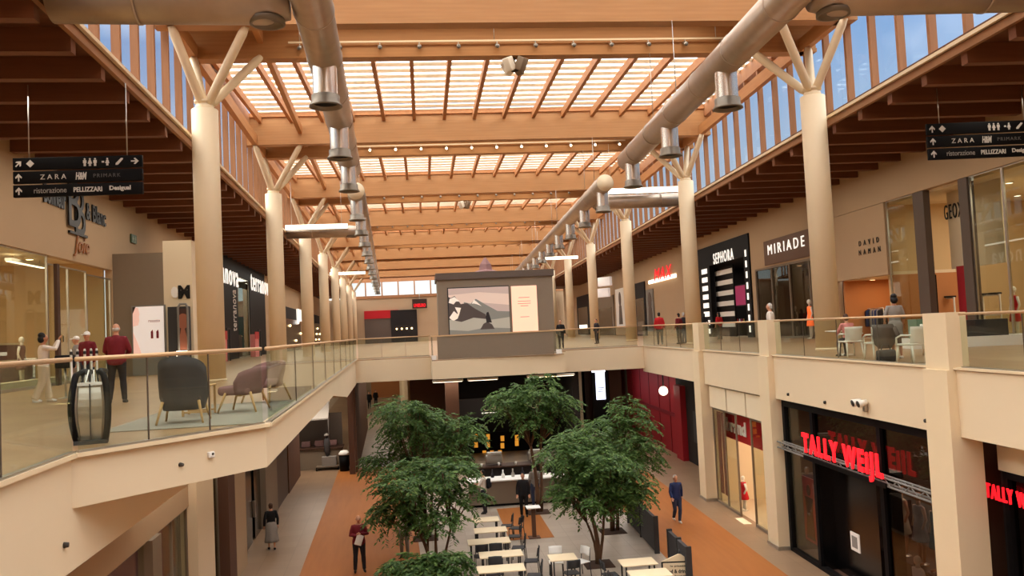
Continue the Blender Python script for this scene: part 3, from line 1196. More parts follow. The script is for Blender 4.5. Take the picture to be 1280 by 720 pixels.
railing('L', (-3.68, 3.2), (-3.68, 10.45), 4, 'glass railing at the near left edge of the gallery, closest to the viewer')
railing('L', (-3.64, 10.5), (-1.86, 12.70), 3, 'slanting glass railing in front of the grey armchair and escalator newel')
railing('L', (-1.80, 12.80), (-1.80, 46.7), 9, 'long glass railing along the left gallery edge running back to the bridge')
railing('R', (10.16, 3.2), (10.16, 16.45), 7, 'glass railing at the right edge of the picture before the nearest cream post')
railing('R', (10.16, 17.65), (10.16, 26.45), 4, 'glass railing in front of the white chairs on the right gallery')
railing('R', (10.16, 27.75), (10.16, 34.3), 3, 'glass railing on the right gallery below the black cosmetics shop')
railing('R', (10.16, 35.5), (10.16, 45.9), 4, 'far glass railing of the right gallery near the people in red')
xl = CX('L', -1.8, 46.95, 'C')[0]
xr = CX('R', 10.16, 46.0, 'C')[0]
railing('C', (xl + 0.05, 47.0), (0.25, 47.0), 3, 'glass railing of the bridge to the left of the taupe kiosk')
railing('C', (0.36, 46.8), (0.36, 39.15), 4, 'glass side railing running back along the left of the kiosk platform')
railing('C', (6.42, 39.3), (6.42, 42.7), 2, 'glass side railing running back along the right of the kiosk platform')
railing('C', (7.3, 46.6), (xr - 0.05, 46.6), 2, 'glass railing of the bridge to the right of the taupe kiosk')

# solid taupe parapet in front of the kiosk
t = thing('parapet', 'solid taupe parapet panel on the bridge edge below the kiosk', 'parapet', 'C', (0.3, 39.08, 0))
MB().box(0.28, 5.72, -0.05, 0.03, 0.02, 1.08).build('panel', 'taupe', t)
MB().box(0.0, 6.2, -0.07, 0.05, 1.08, 1.14).build('handrail', 'handrail', t)
MB().box(0.02, 0.2, -0.04, 0.03, 0.02, 0.22).build('foot_block', 'white', t)
MB().box(5.82, 6.08, -0.04, 0.03, 0.02, 0.22).build('foot_block', 'white', t)

for i, (da, db) in enumerate(((16.6, 17.5), (26.6, 27.5), (34.4, 35.3))):
    m = MB()
    m.box(9.9, 10.55, da, db, GZ, -0.02)
    m.box(9.97, 10.4, da + 0.02, db - 0.02, -0.02, 1.16)
    struct(m, 'trim_%d' % (10 + i), 'cream_paint', 'R')  # square cream posts standing through the slab edge, named with the trim
    struct(MB().box(9.87, 10.58, da - 0.03, db + 0.03, GZ, GZ + 0.12), 'baseboard_%d' % (10 + i), 'steel', 'R')

# ================================================================== AIR DUCTS
ZD, RD = 8.3, 0.43


def nozzle(m_t, lat, d, z, t):
    m = MB()
    m.lathe([(0.30, 0.05), (0.30, -0.68)], 24, (lat, d, z - RD + 0.05), 0, True, False)
    n = m.build('nozzle', 'nozzle_metal', t)
    f = MB()
    f.lathe([(0.30, -0.66), (0.345, -0.68), (0.345, -0.84), (0.40, -0.92), (0.41, -0.96), (0.37, -0.96), (0.30, -0.86)], 24, (lat, d, z - RD + 0.05), 0, True, False)
    f.build('flange', 'nozzle_dark', n)
    g = MB()
    g.lathe([(0.32, -0.87), (0.0, -0.87)], 24, (lat, d, z - RD + 0.05), 0, True, False)
    g.build('mouth', 'black', n)


def duct(fr, lat, d0, d1, label, nz):
    t = thing('air_duct', label, 'duct', fr, (lat, d0, ZD), frame_verts=True)
    m = MB()
    m.tube([(lat, d0, ZD), (lat, d1, ZD)], RD, 28)
    m.build('pipe', 'duct_metal', t)
    d = d0 + 1.5
    while d < d1:
        MB().tube([(lat, d, ZD), (lat, d + 0.06, ZD)], RD + 0.018, 28).build('seam', 'duct_metal', t)
        d += 3.1
    m = MB().tube([(lat, d0 - 0.02, ZD), (lat, d0, ZD)], RD - 0.01, 28)
    m.build('end_cap', 'cream_paint' if d0 > 30 else 'duct_metal', t)
    for dk in DK:
        for off in (-1.65, 1.65):
            if d0 < dk + off < d1:
                MB().tube([(lat, dk + off, ZD + RD - 0.01), (lat, dk + off, HB - 0.02)], 0.015, 6).build('hanger', 'steel', t)
    for d in nz:
        nozzle(m, lat, d, ZD, t)
    return t


duct('L', -1.33, 13.5, 35.6, 'long silvery air duct with nozzles above the left of the hall, nearest run', [21.0 + 6.2 * k for k in range(3)])
duct('L', -1.33, 41.0, 118, 'distant run of the left air duct, a close row of nozzles receding to the bridge', [41.8 + 6.2 * k for k in range(13)])
duct('R', 7.6, 13.5, 35.6, 'long silvery air duct with nozzles above the right of the hall, nearest run', [22.2 + 6.2 * k for k in range(3)])
duct('R', 7.6, 41.0, 118, 'distant run of the right air duct starting with a pale round end cap', [41.9 + 6.2 * k for k in range(13)])


def cross_duct(fr, lat0, lat1, d, label, r=0.52):
    s = 1 if lat1 > lat0 else -1
    a = lat0 + s * 0.455
    t = thing('cross_duct', label, 'duct', fr, (a, d, ZD), frame_verts=True)
    m = MB()
    m.tube([(a, d, ZD), (a + s * 0.5, d, ZD), (lat1, d, ZD)], [r * 0.8, r, r], 28)
    m.build('pipe', 'duct_metal', t)
    MB().tube([(lat1 - s * 1.6, d, ZD), (lat1 - s * 1.66, d, ZD)], r + 0.02, 28).build('seam', 'duct_metal', t)
    m = MB()
    m.lathe([(0.36, 0.1), (0.36, -0.01), (0.30, -0.01), (0.30, 0.04), (0.0, 0.04)], 24, (a + s * 0.45, d, ZD - r), 0, True, False)
    m.build('outlet', 'nozzle_dark', t)
    return t


cross_duct('L', -1.33, GL + 0.1, 17.6, 'wide metal cross duct at the top left corner joining the left air duct')
cross_duct('R', 7.6, GR - 0.1, 17.6, 'wide metal cross duct at the top right corner joining the right air duct')
cross_duct('R', 7.6, GR - 0.1, 47.6, 'metal cross duct under a white bar of painted sky gleam behind the second right column', 0.4)
cross_duct('L', -1.33, GL + 0.1, 56.6, 'metal cross duct under a white bar of painted sky gleam behind the third left column', 0.4)


def gleam_bar(fr, lat0, lat1, d, z, label):  # glowing bar stands for sky reflected on the cross duct; no lamp
    t = thing('gleam_bar', label, 'light', fr, ((lat0 + lat1) / 2, d, z), frame_verts=True)
    MB().box(lat0, lat1, d, d + 0.3, z - 0.15, z + 0.17).build('housing', 'white_plastic', t)
    MB().box(lat0 + 0.03, lat1 - 0.03, d - 0.03, d, z - 0.15, z + 0.15).build('diffuser', 'white_lamp', t)
    for x in (lat0 + 0.4, lat1 - 0.4):
        MB().tube([(x, d + 0.15, z + 0.2), (x, d + 0.15, HB + 0.2)], 0.012, 6).build('hanger', 'steel', t)


gleam_bar('L', -6.4, -2.4, 55.8, 8.55, 'white bar of painted sky gleam across the left side behind the third column')
gleam_bar('L', -6.4, -2.4, 97, 8.55, 'distant white bar of painted sky gleam on the left near the far columns')
gleam_bar('R', 8.6, 13.0, 46.8, 8.8, 'white bar of painted sky gleam across the right side behind the second column')
gleam_bar('R', 8.4, 13.0, 88, 8.6, 'distant white bar of painted sky gleam on the right above the kiosk corner')

# ================================================================== SPOT RAILS ON THE BEAMS
for k, nm in ((2, 'nearest'), (3, 'second'), (4, 'third'), (5, 'fourth')):
    d = DK[k] + 1.28
    t = thing('spot_rail', 'thin spotlight rail along the %s pair of roof beams' % nm, 'spotlight rail', 'C', (3.5, d, 11.85), frame_verts=True)
    MB().box(-4.4, 12.0, d - 0.02, d + 0.02, 11.82, 11.885).build('rail', 'cream_paint', t)
    for x in (-4.0, 3.0, 11.4):
        MB().tube([(x, d, 11.88), (x, d, 12.56)], 0.015, 6).build('hanger', 'steel', t)
    for i in range(12):
        x = -4.0 + i * 1.42
        m = MB()
        m.tube([(x, d, 11.84), (x, d, 11.70)], 0.02, 8)
        m.tube([(x, d + 0.10, 11.72), (x, d - 0.14, 11.60)], 0.075, 12)
        s = m.build('spotlight', 'steel', t)
        MB().tube([(x, d - 0.14, 11.60), (x, d - 0.155, 11.592)], 0.066, 12).build('lens', 'spot_lamp' if k == 3 else 'grey', s)


def horn(d, x, z, label):
    t = thing('loudspeaker_cluster', label, 'loudspeaker', 'C', (x, d, z))
    MB().tube([(0, 0, 0.05), (0, 0, HB - z - 0.03)], 0.03, 8).build('drop_rod', 'steel', t)
    MB().lathe([(0.05, -0.22), (0.14, -0.2), (0.16, -0.1), (0.10, 0.1)], 16).build('hub', 'charcoal', t)
    for i in range(4):
        a = pi / 4 + i * pi / 2
        m = MB()
        R_ = Matrix.Rotation(a, 3, 'Z') @ Matrix.Rotation(radians(28), 3, 'Y')
        m.rbox(Vector((cos(a) * 0.32, sin(a) * 0.32, 0.0)), (0.34, 0.3, 0.5), 0.04, rot=R_)
        m.build('speaker_box', 'taupe' if i in (0, 3) else 'white_plastic', t)


horn(DK[2] + 1.65, 3.75, 11.02, 'cluster of grey and white loudspeakers hanging from the nearest beam pair')
horn(DK[4] + 1.65, 3.5, 11.02, 'distant loudspeaker cluster hanging from the third beam pair')

# ================================================================== SMALL DEVICES ON THE SLAB EDGES
def dot_sensor(fr, lat, d, z, label, r=0.06, m_='device_dark'):
    m = MB()
    m.tube([(0, 0, 0), (-0.05 if fr == 'R' else 0.05, 0, 0)], [r, r * 0.8], 12)
    o = single(m, 'sprinkler', m_, label, 'sprinkler', fr, (lat, d, z))
    return o


v = AL('L', 160, 641, -3.68)
for (x, y), lb in (((200, 590), 'small dark sprinkler head on the slanting left slab edge'),):
    p = AD('L', x, y, 11.6)
t = None
# slanting edge, positions along it
ev = Vector((-1.83 + 3.7, 12.74 - 10.47))
ea = atan2(ev.y, ev.x)
for f, z, lb, big in ((0.50, -0.33, 'small dark sprinkler head on the slanting left slab edge', 0), (0.66, -0.27, 'square white sensor on the slanting left slab edge', 1)):
    px, py = -3.7 + ev.x * f, 10.47 + ev.y * f
    m = MB()
    if big:
        m.rbox((0, -0.025, 0), (0.09, 0.05, 0.08), 0.01)
        m.ball((0.01, -0.05, 0.01), 0.018, mi=1)
        single(m, 'sensor', ['white', 'device_dark'], lb, 'sensor', 'L', (px, py, z), ea)
    else:
        m.tube([(0, 0, 0), (0, -0.05, 0)], [0.03, 0.022], 12)
        single(m, 'sprinkler', 'device_dark', lb, 'sprinkler', 'L', (px, py, z), ea)
dot_sensor('L', -3.7, v[0] if 5 < v[0] < 12 else 10.2, -0.95, 'small sprinkler head low on the near left beam', 0.035)
for x, y, lb in ((985, 493, 'sprinkler head on the right slab edge above the clothes shop corner'), (1031, 503, 'sprinkler head on the right slab edge, centre of the bay'), (1157, 526, 'sprinkler head on the right slab edge beside the big cream post')):
    d, z = AL('R', x, y, 10.08)
    dot_sensor('R', 10.1, d, z, lb, 0.05)
# twin emergency spotlight on the right slab edge
d, z = AL('R', 1080, 505, 10.05)
t = thing('emergency_light', 'white twin spotlight fixed to the right slab edge above the red shop sign', 'lamp', 'R', (10.1, d, z), -pi / 2)
MB().rbox((0.05, -0.05, -0.08), (0.1, 0.1, 0.22), 0.02).build('bracket', 'steel', t)
for x in (-0.13, 0.16):
    m = MB()
    m.tube([(x, -0.06, 0.07), (x, -0.28, 0.02)], [0.06, 0.10], 14)
    h = m.build('lamp_head', 'white_plastic', t)
    MB().tube([(x, -0.28, 0.02), (x, -0.29, 0.018)], 0.085, 14).build('lens', 'device_dark', h)
# dome cameras on the bridge edge
for x, y, d, lb in ((460, 467, 46.88, 'dark dome camera on the bridge edge left of the kiosk'), (776, 447, 46.5, 'dark dome camera on the bridge edge right of the kiosk')):
    lat, z = AD('C', x, y, d)
    t = thing('dome_camera', lb, 'camera', 'C', (lat, d, z))
    MB().tube([(0, 0.12, 0.08), (0, -0.1, 0.08)], 0.16, 16).build('mount', 'device_dark', t)
    MB().ball((0, -0.12, 0.0), 0.15, 14, 10).build('dome', 'black_gloss', t)

# ================================================================== HANGING DIRECTION SIGNS
def arrow(m, x, z, s, ang, y=-0.012):
    pts = [(-0.5, -0.08), (0.1, -0.08), (-0.15, -0.36), (0.05, -0.42), (0.5, 0.0), (0.05, 0.42), (-0.15, 0.36), (0.1, 0.08), (-0.5, 0.08)]
    c, sn = cos(ang), sin(ang)
    m.plate([(x + s * (a * c - b_ * sn), z + s * (a * sn + b_ * c)) for a, b_ in pts], y, 0.0)


def person_icon(m, x, z, s, skirt=False, y=-0.012):
    m.disc(x, z + 0.40 * s, 0.11 * s, y, 0.0, 12)
    if skirt:
        m.plate([(x - 0.12 * s, z + 0.26 * s), (x - 0.26 * s, z - 0.18 * s), (x + 0.26 * s, z - 0.18 * s), (x + 0.12 * s, z + 0.26 * s)], y, 0)
    else:
        m.plate([(x - 0.2 * s, z + 0.26 * s), (x - 0.2 * s, z - 0.1 * s), (x + 0.2 * s, z - 0.1 * s), (x + 0.2 * s, z + 0.26 * s)], y, 0)
    m.plate([(x - 0.13 * s, z - 0.1 * s), (x - 0.13 * s, z - 0.5 * s), (x - 0.02 * s, z - 0.5 * s), (x - 0.02 * s, z - 0.1 * s)], y, 0)
    m.plate([(x + 0.02 * s, z - 0.1 * s), (x + 0.02 * s, z - 0.5 * s), (x + 0.13 * s, z - 0.5 * s), (x + 0.13 * s, z - 0.1 * s)], y, 0)


def dir_sign(fr, lat, d, z, w, label, first_ang, rz=0.0):
    t = thing('direction_sign', label, 'sign', fr, (lat, d, z), rz)
    hs = w * 0.098
    gap = w * 0.012
    for i in range(3):
        zc = -(i - 1) * (hs + gap)
        pb = MB().rbox((0, 0.05, zc), (w, 0.10, hs), 0.012).build('panel', 'black', t)
        y = -0.012
        u = hs * 0.62
        m = MB()
        arrow(m, -w * 0.455, zc, u, first_ang if i == 0 else pi / 2)
        m.build('arrow', 'sign_letter', pb)
        if i == 0:
            x = -w * 0.365
            m = MB()
            m.plate([(x - u * .5, zc), (x, zc - u * .5), (x + u * .5, zc), (x, zc + u * .5)], y, 0)
            m.build('diamond_mark', 'sign_letter', pb)
            for xx, sk in ((0.055, False), (0.095, True), (0.135, False)):
                m = MB()
                person_icon(m, w * xx, zc, u * 1.05, sk)
                m.build('pictogram', 'sign_letter', pb)
            m = MB()
            person_icon(m, w * 0.23, zc, u * 1.0, True)
            m.plate([(w * 0.205 - u * .3, zc - u * .1), (w * 0.205, zc - u * .1), (w * 0.205, zc + u * .12), (w * 0.205 - u * .3, zc + u * .12)], y, 0)
            m.build('pictogram', 'sign_letter', pb)
            x = w * 0.325
            m = MB()
            m.plate([(x - u * .5, zc - u * .45), (x - u * .2, zc - u * .45), (x + u * .45, zc + u * .3), (x + u * .45, zc + u * .45), (x + u * .2, zc + u * .45), (x - u * .5, zc - u * .25)], y, 0)
            m.build('pictogram', 'sign_letter', pb)
            m = MB()
            arrow(m, w * 0.445, zc, u, 0.0)
            m.build('arrow', 'sign_letter', pb)
        elif i == 1:
            words(text('ZARA', w=w * 0.20, h=hs * 0.40, spacing=1.6, ext=0.012), -w * 0.19, -0.006, zc, 'sign_letter', pb)
            words(text('H&M', w=w * 0.085, h=hs * 0.62, bold=0.03, shear=0.2, ext=0.012), w * 0.025, -0.006, zc, 'sign_letter', pb)
            words(text('PRIMARK', w=w * 0.21, h=hs * 0.30, spacing=1.3, ext=0.012), w * 0.225, -0.006, zc, 'sign_letter_dim', pb)
        else:
            words(text('ristorazione', w=w * 0.25, h=hs * 0.42, ext=0.012), -w * 0.215, -0.006, zc, 'sign_letter_dim2', pb)
            words(text('PELLIZZARI', w=w * 0.22, h=hs * 0.40, bold=0.02, ext=0.012), w * 0.075, -0.006, zc, 'sign_letter', pb)
            words(text('Desigual', w=w * 0.165, h=hs * 0.48, bold=0.03, ext=0.012), w * 0.325, -0.006, zc, 'sign_letter', pb)
    top = 8.0 - z
    for x in (-w * 0.38, w * 0.38):
        MB().tube([(x, 0.05, hs * 1.6), (x, 0.05, top)], 0.014, 6).build('hanger', 'steel', t)
    return t


mat('sign_letter', (214, 208, 200), 0.5)
mat('sign_letter_dim', (96, 92, 90), 0.5)
mat('sign_letter_dim2', (160, 154, 148), 0.5)
d = 22.4
lat, z = AD('L', 97.5, 220, d)
dir_sign('L', lat, d, z, 147 * d / 1050, 'black hanging direction sign on the left, its first arrow pointing diagonally up', radians(45), radians(-3))
d = 24.4
lat, z = AD('R', 1230, 174.5, d)
dir_sign('R', lat, d, z, 150 * d / 1050, 'black hanging direction sign at the right edge, all its left arrows pointing up', pi / 2, radians(-2))

# ================================================================== KIOSK ON THE BRIDGE
d = 43.4
l0, zt = AD('C', 546, 342, d)
l1, _ = AD('C', 690, 340, d)
zt = 4.32
t = thing('kiosk', 'big taupe kiosk on the bridge with a mountain picture and a pink text panel', 'kiosk', 'C', ((l0 + l1) / 2, d, 0))
hw = (l1 - l0) / 2
b = MB()
b.box(-hw, hw, 0, 3.4, 0, zt - 0.35)
b.build('body', 'taupe', t)
b = MB()
b.box(-hw - 0.08, hw + 0.08, -0.08, 3.5, zt - 0.35, zt)
b.build('roof_cap', 'taupe_dark', t)
cx_ = (l0 + l1) / 2
x0, z1 = AD('C', 560, 361, d)
x1, z0 = AD('C', 638, 416, d)
x0 -= cx_; x1 -= cx_
fr_ = MB().box(x0 - 0.05, x1 + 0.02, -0.05, 0.0, z0 - 0.05, z1 + 0.05).build('picture_frame', 'charcoal', t)
# mountain picture: sky, far ridge, near ridge, snow, mist and a dark standing figure, as flat printed shapes
pic = MB()
ww, hh = x1 - x0, z1 - z0


def P(u, v_):
    return (x0 + u * ww, z0 + v_ * hh)


def layer(pts, k, mi):
    pic.plate([P(*p) for p in pts], -0.052 - 0.002 * k, -0.05, mi)


layer([(0, 0), (1, 0), (1, 1), (0, 1)], 1, 0)
layer([(0, 0.62), (0.5, 0.68), (1, 0.60), (1, 0.84), (0.5, 0.9), (0, 0.86)], 2, 1)
layer([(0.25, 0.30), (1, 0.24), (1, 0.46), (0.80, 0.48), (0.62, 0.62), (0.45, 0.76), (0.36, 0.66), (0.25, 0.7)], 3, 2)
layer([(0, 0.2), (0.62, 0.2), (0.60, 0.42), (0.42, 0.56), (0.30, 0.68), (0.2, 0.66), (0.1, 0.84), (0.04, 0.80), (0, 0.82)], 4, 3)
layer([(0.02, 0.78), (0.1, 0.82), (0.18, 0.72), (0.12, 0.72), (0.08, 0.66), (0.0, 0.70)], 5, 4)
layer([(0.0, 0.38), (0.08, 0.52), (0.16, 0.42), (0.1, 0.60), (0.2, 0.58), (0.14, 0.36), (0.06, 0.30)], 5, 4)
layer([(0.42, 0.74), (0.46, 0.70), (0.54, 0.60), (0.47, 0.64), (0.42, 0.66), (0.38, 0.66)], 5, 4)
layer([(0, 0), (1, 0), (1, 0.34), (0.7, 0.30), (0.4, 0.36), (0.2, 0.28), (0, 0.34)], 6, 5)
layer([(0, 0), (1, 0), (1, 0.10), (0.6, 0.14), (0.3, 0.08), (0, 0.12)], 7, 2)
layer([(0.50, 0.10), (0.56, 0.22), (0.62, 0.26), (0.70, 0.20), (0.74, 0.10)], 8, 3)
layer([(0.61, 0.24), (0.60, 0.36), (0.62, 0.46), (0.65, 0.47), (0.67, 0.38), (0.70, 0.24)], 9, 6)
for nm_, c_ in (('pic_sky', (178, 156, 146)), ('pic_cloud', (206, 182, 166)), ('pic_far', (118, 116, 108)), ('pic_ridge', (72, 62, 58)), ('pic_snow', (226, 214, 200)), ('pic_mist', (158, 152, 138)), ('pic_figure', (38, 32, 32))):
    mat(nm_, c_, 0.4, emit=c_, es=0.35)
pic.build('picture', ['pic_sky', 'pic_cloud', 'pic_far', 'pic_ridge', 'pic_snow', 'pic_mist', 'pic_figure'], fr_)
x0, z1 = AD('C', 638, 358, d)
x1, z0 = AD('C', 673, 414, d)
x0 -= cx_; x1 -= cx_
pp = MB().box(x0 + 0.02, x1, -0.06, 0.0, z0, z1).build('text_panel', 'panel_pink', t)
m = MB()
mat('panel_ink', (196, 130, 116), 0.6)
for zz, wd in ((0.74, 0.42), (0.66, 0.5), (0.61, 0.5), (0.56, 0.3), (0.32, 0.34)):
    m.box((x0 + x1) / 2 - wd * (x1 - x0) / 2, (x0 + x1) / 2 + wd * (x1 - x0) / 2, -0.064, -0.06, z0 + zz * (z1 - z0), z0 + (zz + 0.012) * (z1 - z0))
m.build('text_lines', 'panel_ink', pp)
mat('mauve_paint', (150, 112, 108), 0.6)
lat, z = AD('C', 607, 337, 45)
m = MB()
m.lathe([(0.62, 0), (0.62, 0.12), (0.36, 0.2), (0.30, 0.5), (0.05, 0.86), (0.0, 0.88)], 4, (0, 0, 0), 0, False)
single(m, 'pyramid_ornament', 'mauve_paint', 'small mauve pyramid ornament on top of the kiosk roof', 'ornament', 'C', (lat, 45, zt))
# ================================================================== SHOPS
LRZ, RRZ = pi / 2, -pi / 2
mat('shop_beige', (206, 176, 132), 0.8)
mat('shop_cream', (226, 208, 176), 0.8)
mat('shop_brown', (96, 66, 50), 0.8)
mat('shop_dark', (34, 28, 26), 0.8)
mat('shop_orange', (186, 124, 76), 0.7)
mat('shop_red', (150, 24, 34), 0.6)
mat('shop_purple', (92, 58, 72), 0.8)
mat('shop_teal', (86, 104, 104), 0.6)
mat('shop_floor', (196, 172, 144), 0.35, spec=0.4)
mat('dark_wood', (70, 46, 34), 0.6)
GARM = ['cloth_black', 'cloth_dark', 'cloth_navy', 'cloth_grey', 'cloth_beige', 'cloth_white', 'cloth_burgundy', 'cloth_red', 'cloth_pink', 'cloth_jeans']


def room(fr, side, lat, d0, d1, z0, z1, depth, wallm, floorm='shop_floor', ceilm='shop_cream', lamps=2, lamp='warm_lamp', power=0, pcol=(1.0, 0.78, 0.5)):
    """open-fronted shop box behind the shopfront plane, with ceiling lamps"""
    s = -1 if side == 'L' else 1
    a, b_ = lat + s * 0.02, lat + s * depth
    m = MB()
    m.box(b_, b_ + s * 0.2, d0 - 0.2, d1 + 0.2, z0, z1, 0)
    m.box(a, b_, d0 - 0.15, d0, z0, z1, 0)
    m.box(a, b_, d1, d1 + 0.15, z0, z1, 0)
    m.box(a, b_, d0, d1, z0 - 0.02, z0 + 0.008, 1)
    m.box(a, b_, d0, d1, z1, z1 + 0.15, 2)
    o = struct(m, 'wall_shop', [wallm, floorm, ceilm], fr)
    for i in range(lamps):
        for j in range(2):
            la = lat + s * depth * (0.3 + 0.42 * j)
            dd = d0 + (d1 - d0) * (i + 0.5) / lamps
            q = MB()
            q.lathe([(0.16, 0), (0.16, -0.04), (0.13, -0.05)], 16, (la, dd, z1), 0, False)
            q2 = MB().lathe([(0.13, -0.051), (0.0, -0.052)], 16, (la, dd, z1), 0, False, False)
            r = q.build('downlight', 'white_plastic', o)
            q2.build('lens', lamp, r)
    if power:
        ld = bpy.data.lights.new('shop_light', 'AREA')
        ld.shape = 'RECTANGLE'
        ld.size, ld.size_y = depth * 0.6, (d1 - d0) * 0.7
        ld.energy = power
        ld.color = pcol
        lo = bpy.data.objects.new('shop_light', ld)
        COL.objects.link(lo)
        lo.location = W(fr, lat + s * depth * 0.5, (d0 + d1) / 2, z1 - 0.12)
        lo.rotation_euler = (0, 0, ANG[fr])
    return o


def pane(fr, lat, d0, d1, z0, z1, label, n=1, frame=None, gm='shop_glass', fw=0.05):
    """shop window: panes in a slim frame"""
    t = thing('shop_window', label, 'window', fr, (lat, (d0 + d1) / 2, z0), frame_verts=True)
    w = (d1 - d0) / n
    for i in range(n):
        MB().box(lat - 0.008, lat + 0.008, d0 + i * w, d0 + (i + 1) * w, z0 + 0.02, z1).build('pane', gm, t)
    m = MB()
    for i in range(n + 1):
        c = min(max(d0 + i * w, d0 + fw * .52), d1 - fw * .52)
        m.box(lat - fw * .7, lat + fw * .7, c - fw / 2, c + fw / 2, z0, z1)
    m.box(lat - fw * .7, lat + fw * .7, d0, d1, z0, z0 + 0.1)
    m.box(lat - fw * .7, lat + fw * .7, d0, d1, z1 - fw, z1)
    m.build('frame', frame or 'steel', t)
    return t


def rack(fr, lat, d, z, L_, label, rz=0.0, group=None, cols=None, n=9):
    """clothes rack: two uprights, a rail, hanging garments"""
    t = thing('clothes_rack', label, 'clothes rack', fr, (lat, d, z), rz, group)
    m = MB()
    for x in (-L_ / 2, L_ / 2):
        m.tube([(x, 0, 0.03), (x, 0, 1.45)], 0.018, 8)
        m.tube([(x, -0.25, 0.02), (x, 0.25, 0.02)], 0.018, 8)
    m.tube([(-L_ / 2, 0, 1.45), (L_ / 2, 0, 1.45)], 0.018, 8)
    m.build('rack_frame', 'steel', t)
    cols = cols or GARM
    for i in range(n):
        x = -L_ / 2 + (i + 0.6) * L_ / (n + 0.2)
        h = 0.8 + 0.2 * random.random()
        g = MB()
        rings = []
        for zz, wx, wy in ((1.40, .02, .05), (1.36, .035, .17), (1.30, .045, .22), (1.42 - h, .05, .24), (1.40 - h, .03, .23)):
            rings.append([(x + wx * cos(2 * pi * k / 10), wy * sin(2 * pi * k / 10), zz) for k in range(10)])
        g.rings(rings)
        g.build('garment', random.choice(cols), t)
    return t


def shelf_unit(fr, lat, d, z, w, h, label, rz=0.0, nsh=4, m_='shop_cream', items=True, group=None):
    t = thing('shelf_unit', label, 'shelf', fr, (lat, d, z), rz, group)
    MB().box(-w / 2, w / 2, 0.34, 0.38, 0, h).build('back_panel', m_, t)
    m = MB()
    for x in (-w / 2, w / 2 - 0.04):
        m.box(x, x + 0.04, 0, 0.38, 0, h)
    m.build('side_panel', m_, t)
    for i in range(nsh + 1):
        zz = 0.08 + i * (h - 0.12) / nsh
        s = MB().box(-w / 2, w / 2, 0.0, 0.36, zz, zz + 0.04).build('shelf', m_, t)
    return t


def mannequin(fr, lat, d, z, dress, label, rz=0.0, h=1.8, skin_='white_plastic', group=None):
    t = thing('mannequin', label, 'mannequin', fr, (lat, d, z), rz, group)
    k = h / 1.8
    m = MB()
    m.lathe([(0.16, 0), (0.16, 0.02), (0.02, 0.03)], 18)
    m.build('stand', 'steel', t)
    m = MB()
    m.ball((0, 0, 1.66 * k), (0.085 * k, 0.10 * k, 0.12 * k))
    m.tube([(0, 0, 1.58 * k), (0, 0, 1.44 * k)], [0.045, 0.06], 10)
    for s in (-1, 1):
        m.tube([(s * 0.09, 0, 0.92 * k), (s * 0.09, 0.02, 0.5 * k), (s * 0.09, 0, 0.07 * k)], [0.085, 0.06, 0.035], 10)
        m.tube([(s * 0.09, -0.02, 0.05 * k), (s * 0.10, -0.16, 0.03)], [0.035, 0.03], 8)
        m.tube([(s * 0.19, 0, 1.42 * k), (s * 0.25, 0.03, 1.14 * k), (s * 0.23, -0.07, 0.90 * k)], [0.05, 0.04, 0.03], 8)
    m.build('body', skin_, t)
    m = MB()
    rings = []
    for zz, wx, wy in ((1.46, .07, .07), (1.43, .19, .10), (1.28, .18, .12), (1.08, .13, .10), (0.94, .18, .13), (0.62, .24, .19), (0.58, .23, .18)):
        rings.append([(wx * cos(2 * pi * i / 16), wy * sin(2 * pi * i / 16), zz * k) for i in range(16)])
    m.rings(rings)
    m.build('dress', dress, t)
    return t


def wall_sign(fr, side, lat, x0, y0, x1, y1, s, label, m_, ext=0.06, bold=0.0, shear=0.0, spacing=1.0, zh=None, name='shop_sign', tip=None):
    """letters on a long wall, spanning two image positions"""
    lt = lat + (0.0 if side == 'L' else 0.0)
    da, za = AL(fr, x0, y0, lt)
    db, zb = AL(fr, x1, y1, lt)
    L_ = abs(db - da)
    t = thing(name, label, 'sign', fr, (lt, (da + db) / 2, (za + zb) / 2), LRZ if side == 'L' else RRZ)
    m = text(s, w=L_, h=zh, ext=ext, bold=bold, shear=shear, spacing=spacing)
    m.xf(Matrix.Translation((0, -ext / 2 - 0.01, 0)))
    build_letters(m, m_, t)
    return t, L_


# ------------------------------------------------------------------ left gallery, nearest shop: big glass front
room('L', 'L', WL - 0.3, 12.2, 38.7, 0, 5.0, 6.5, 'shop_beige', 'shop_floor', 'shop_cream', 5, 'spot_lamp', 760, (1.0, 0.9, 0.74))
dd = [AL('L', x, 420, WL + 0.05)[0] for x in (24, 66, 114, 166)]
pane('L', WL - 0.12, 12.2, dd[1], 0.0, 4.67, 'tall glass shopfront behind the woman in the white shirt', 4)
pane('L', WL - 0.12, dd[1], dd[2], 0.0, 4.40, 'tall glass shop window with a brown door edge behind the escalator newel', 2)
pane('L', WL - 0.12, dd[2], 38.9, 0.0, 4.30, 'tall glass shop window behind the man in the burgundy jacket', 1)
d, z = AL('L', 68, 380, WL - 0.1)
m = MB().box(WL - 0.02, WL + 0.1, d - 0.25, d, 0.002, 4.4)
single(m, 'door_post', 'dark_wood', 'dark brown door post in the left shop glass front', 'post', 'L', (WL - 0.1, d, 0), local=False)
single(MB().box(WL - 0.8, WL - 0.3, 13, 37.5, 0.01, 0.28), 'display_plinth', 'shop_cream', 'low cream display plinth running along inside the left shop glass', 'plinth', 'L', (WL - 0.5, 25, 0), local=False)
for x, wd, lb, c in ((60, 2.4, 'cream shelf unit at the back of the left glass shop, nearest', 'shop_cream'), (120, 2.4, 'brown shelf unit at the back of the left glass shop, farther along', 'shop_brown')):
    d, z = AL('L', x, 420, WL - 5.5)
    shelf_unit('L', WL - 5.6, d, 0.012, wd, 2.4, lb, LRZ, 4, c)
d, z = AL('L', 22, 430, WL - 2.2)
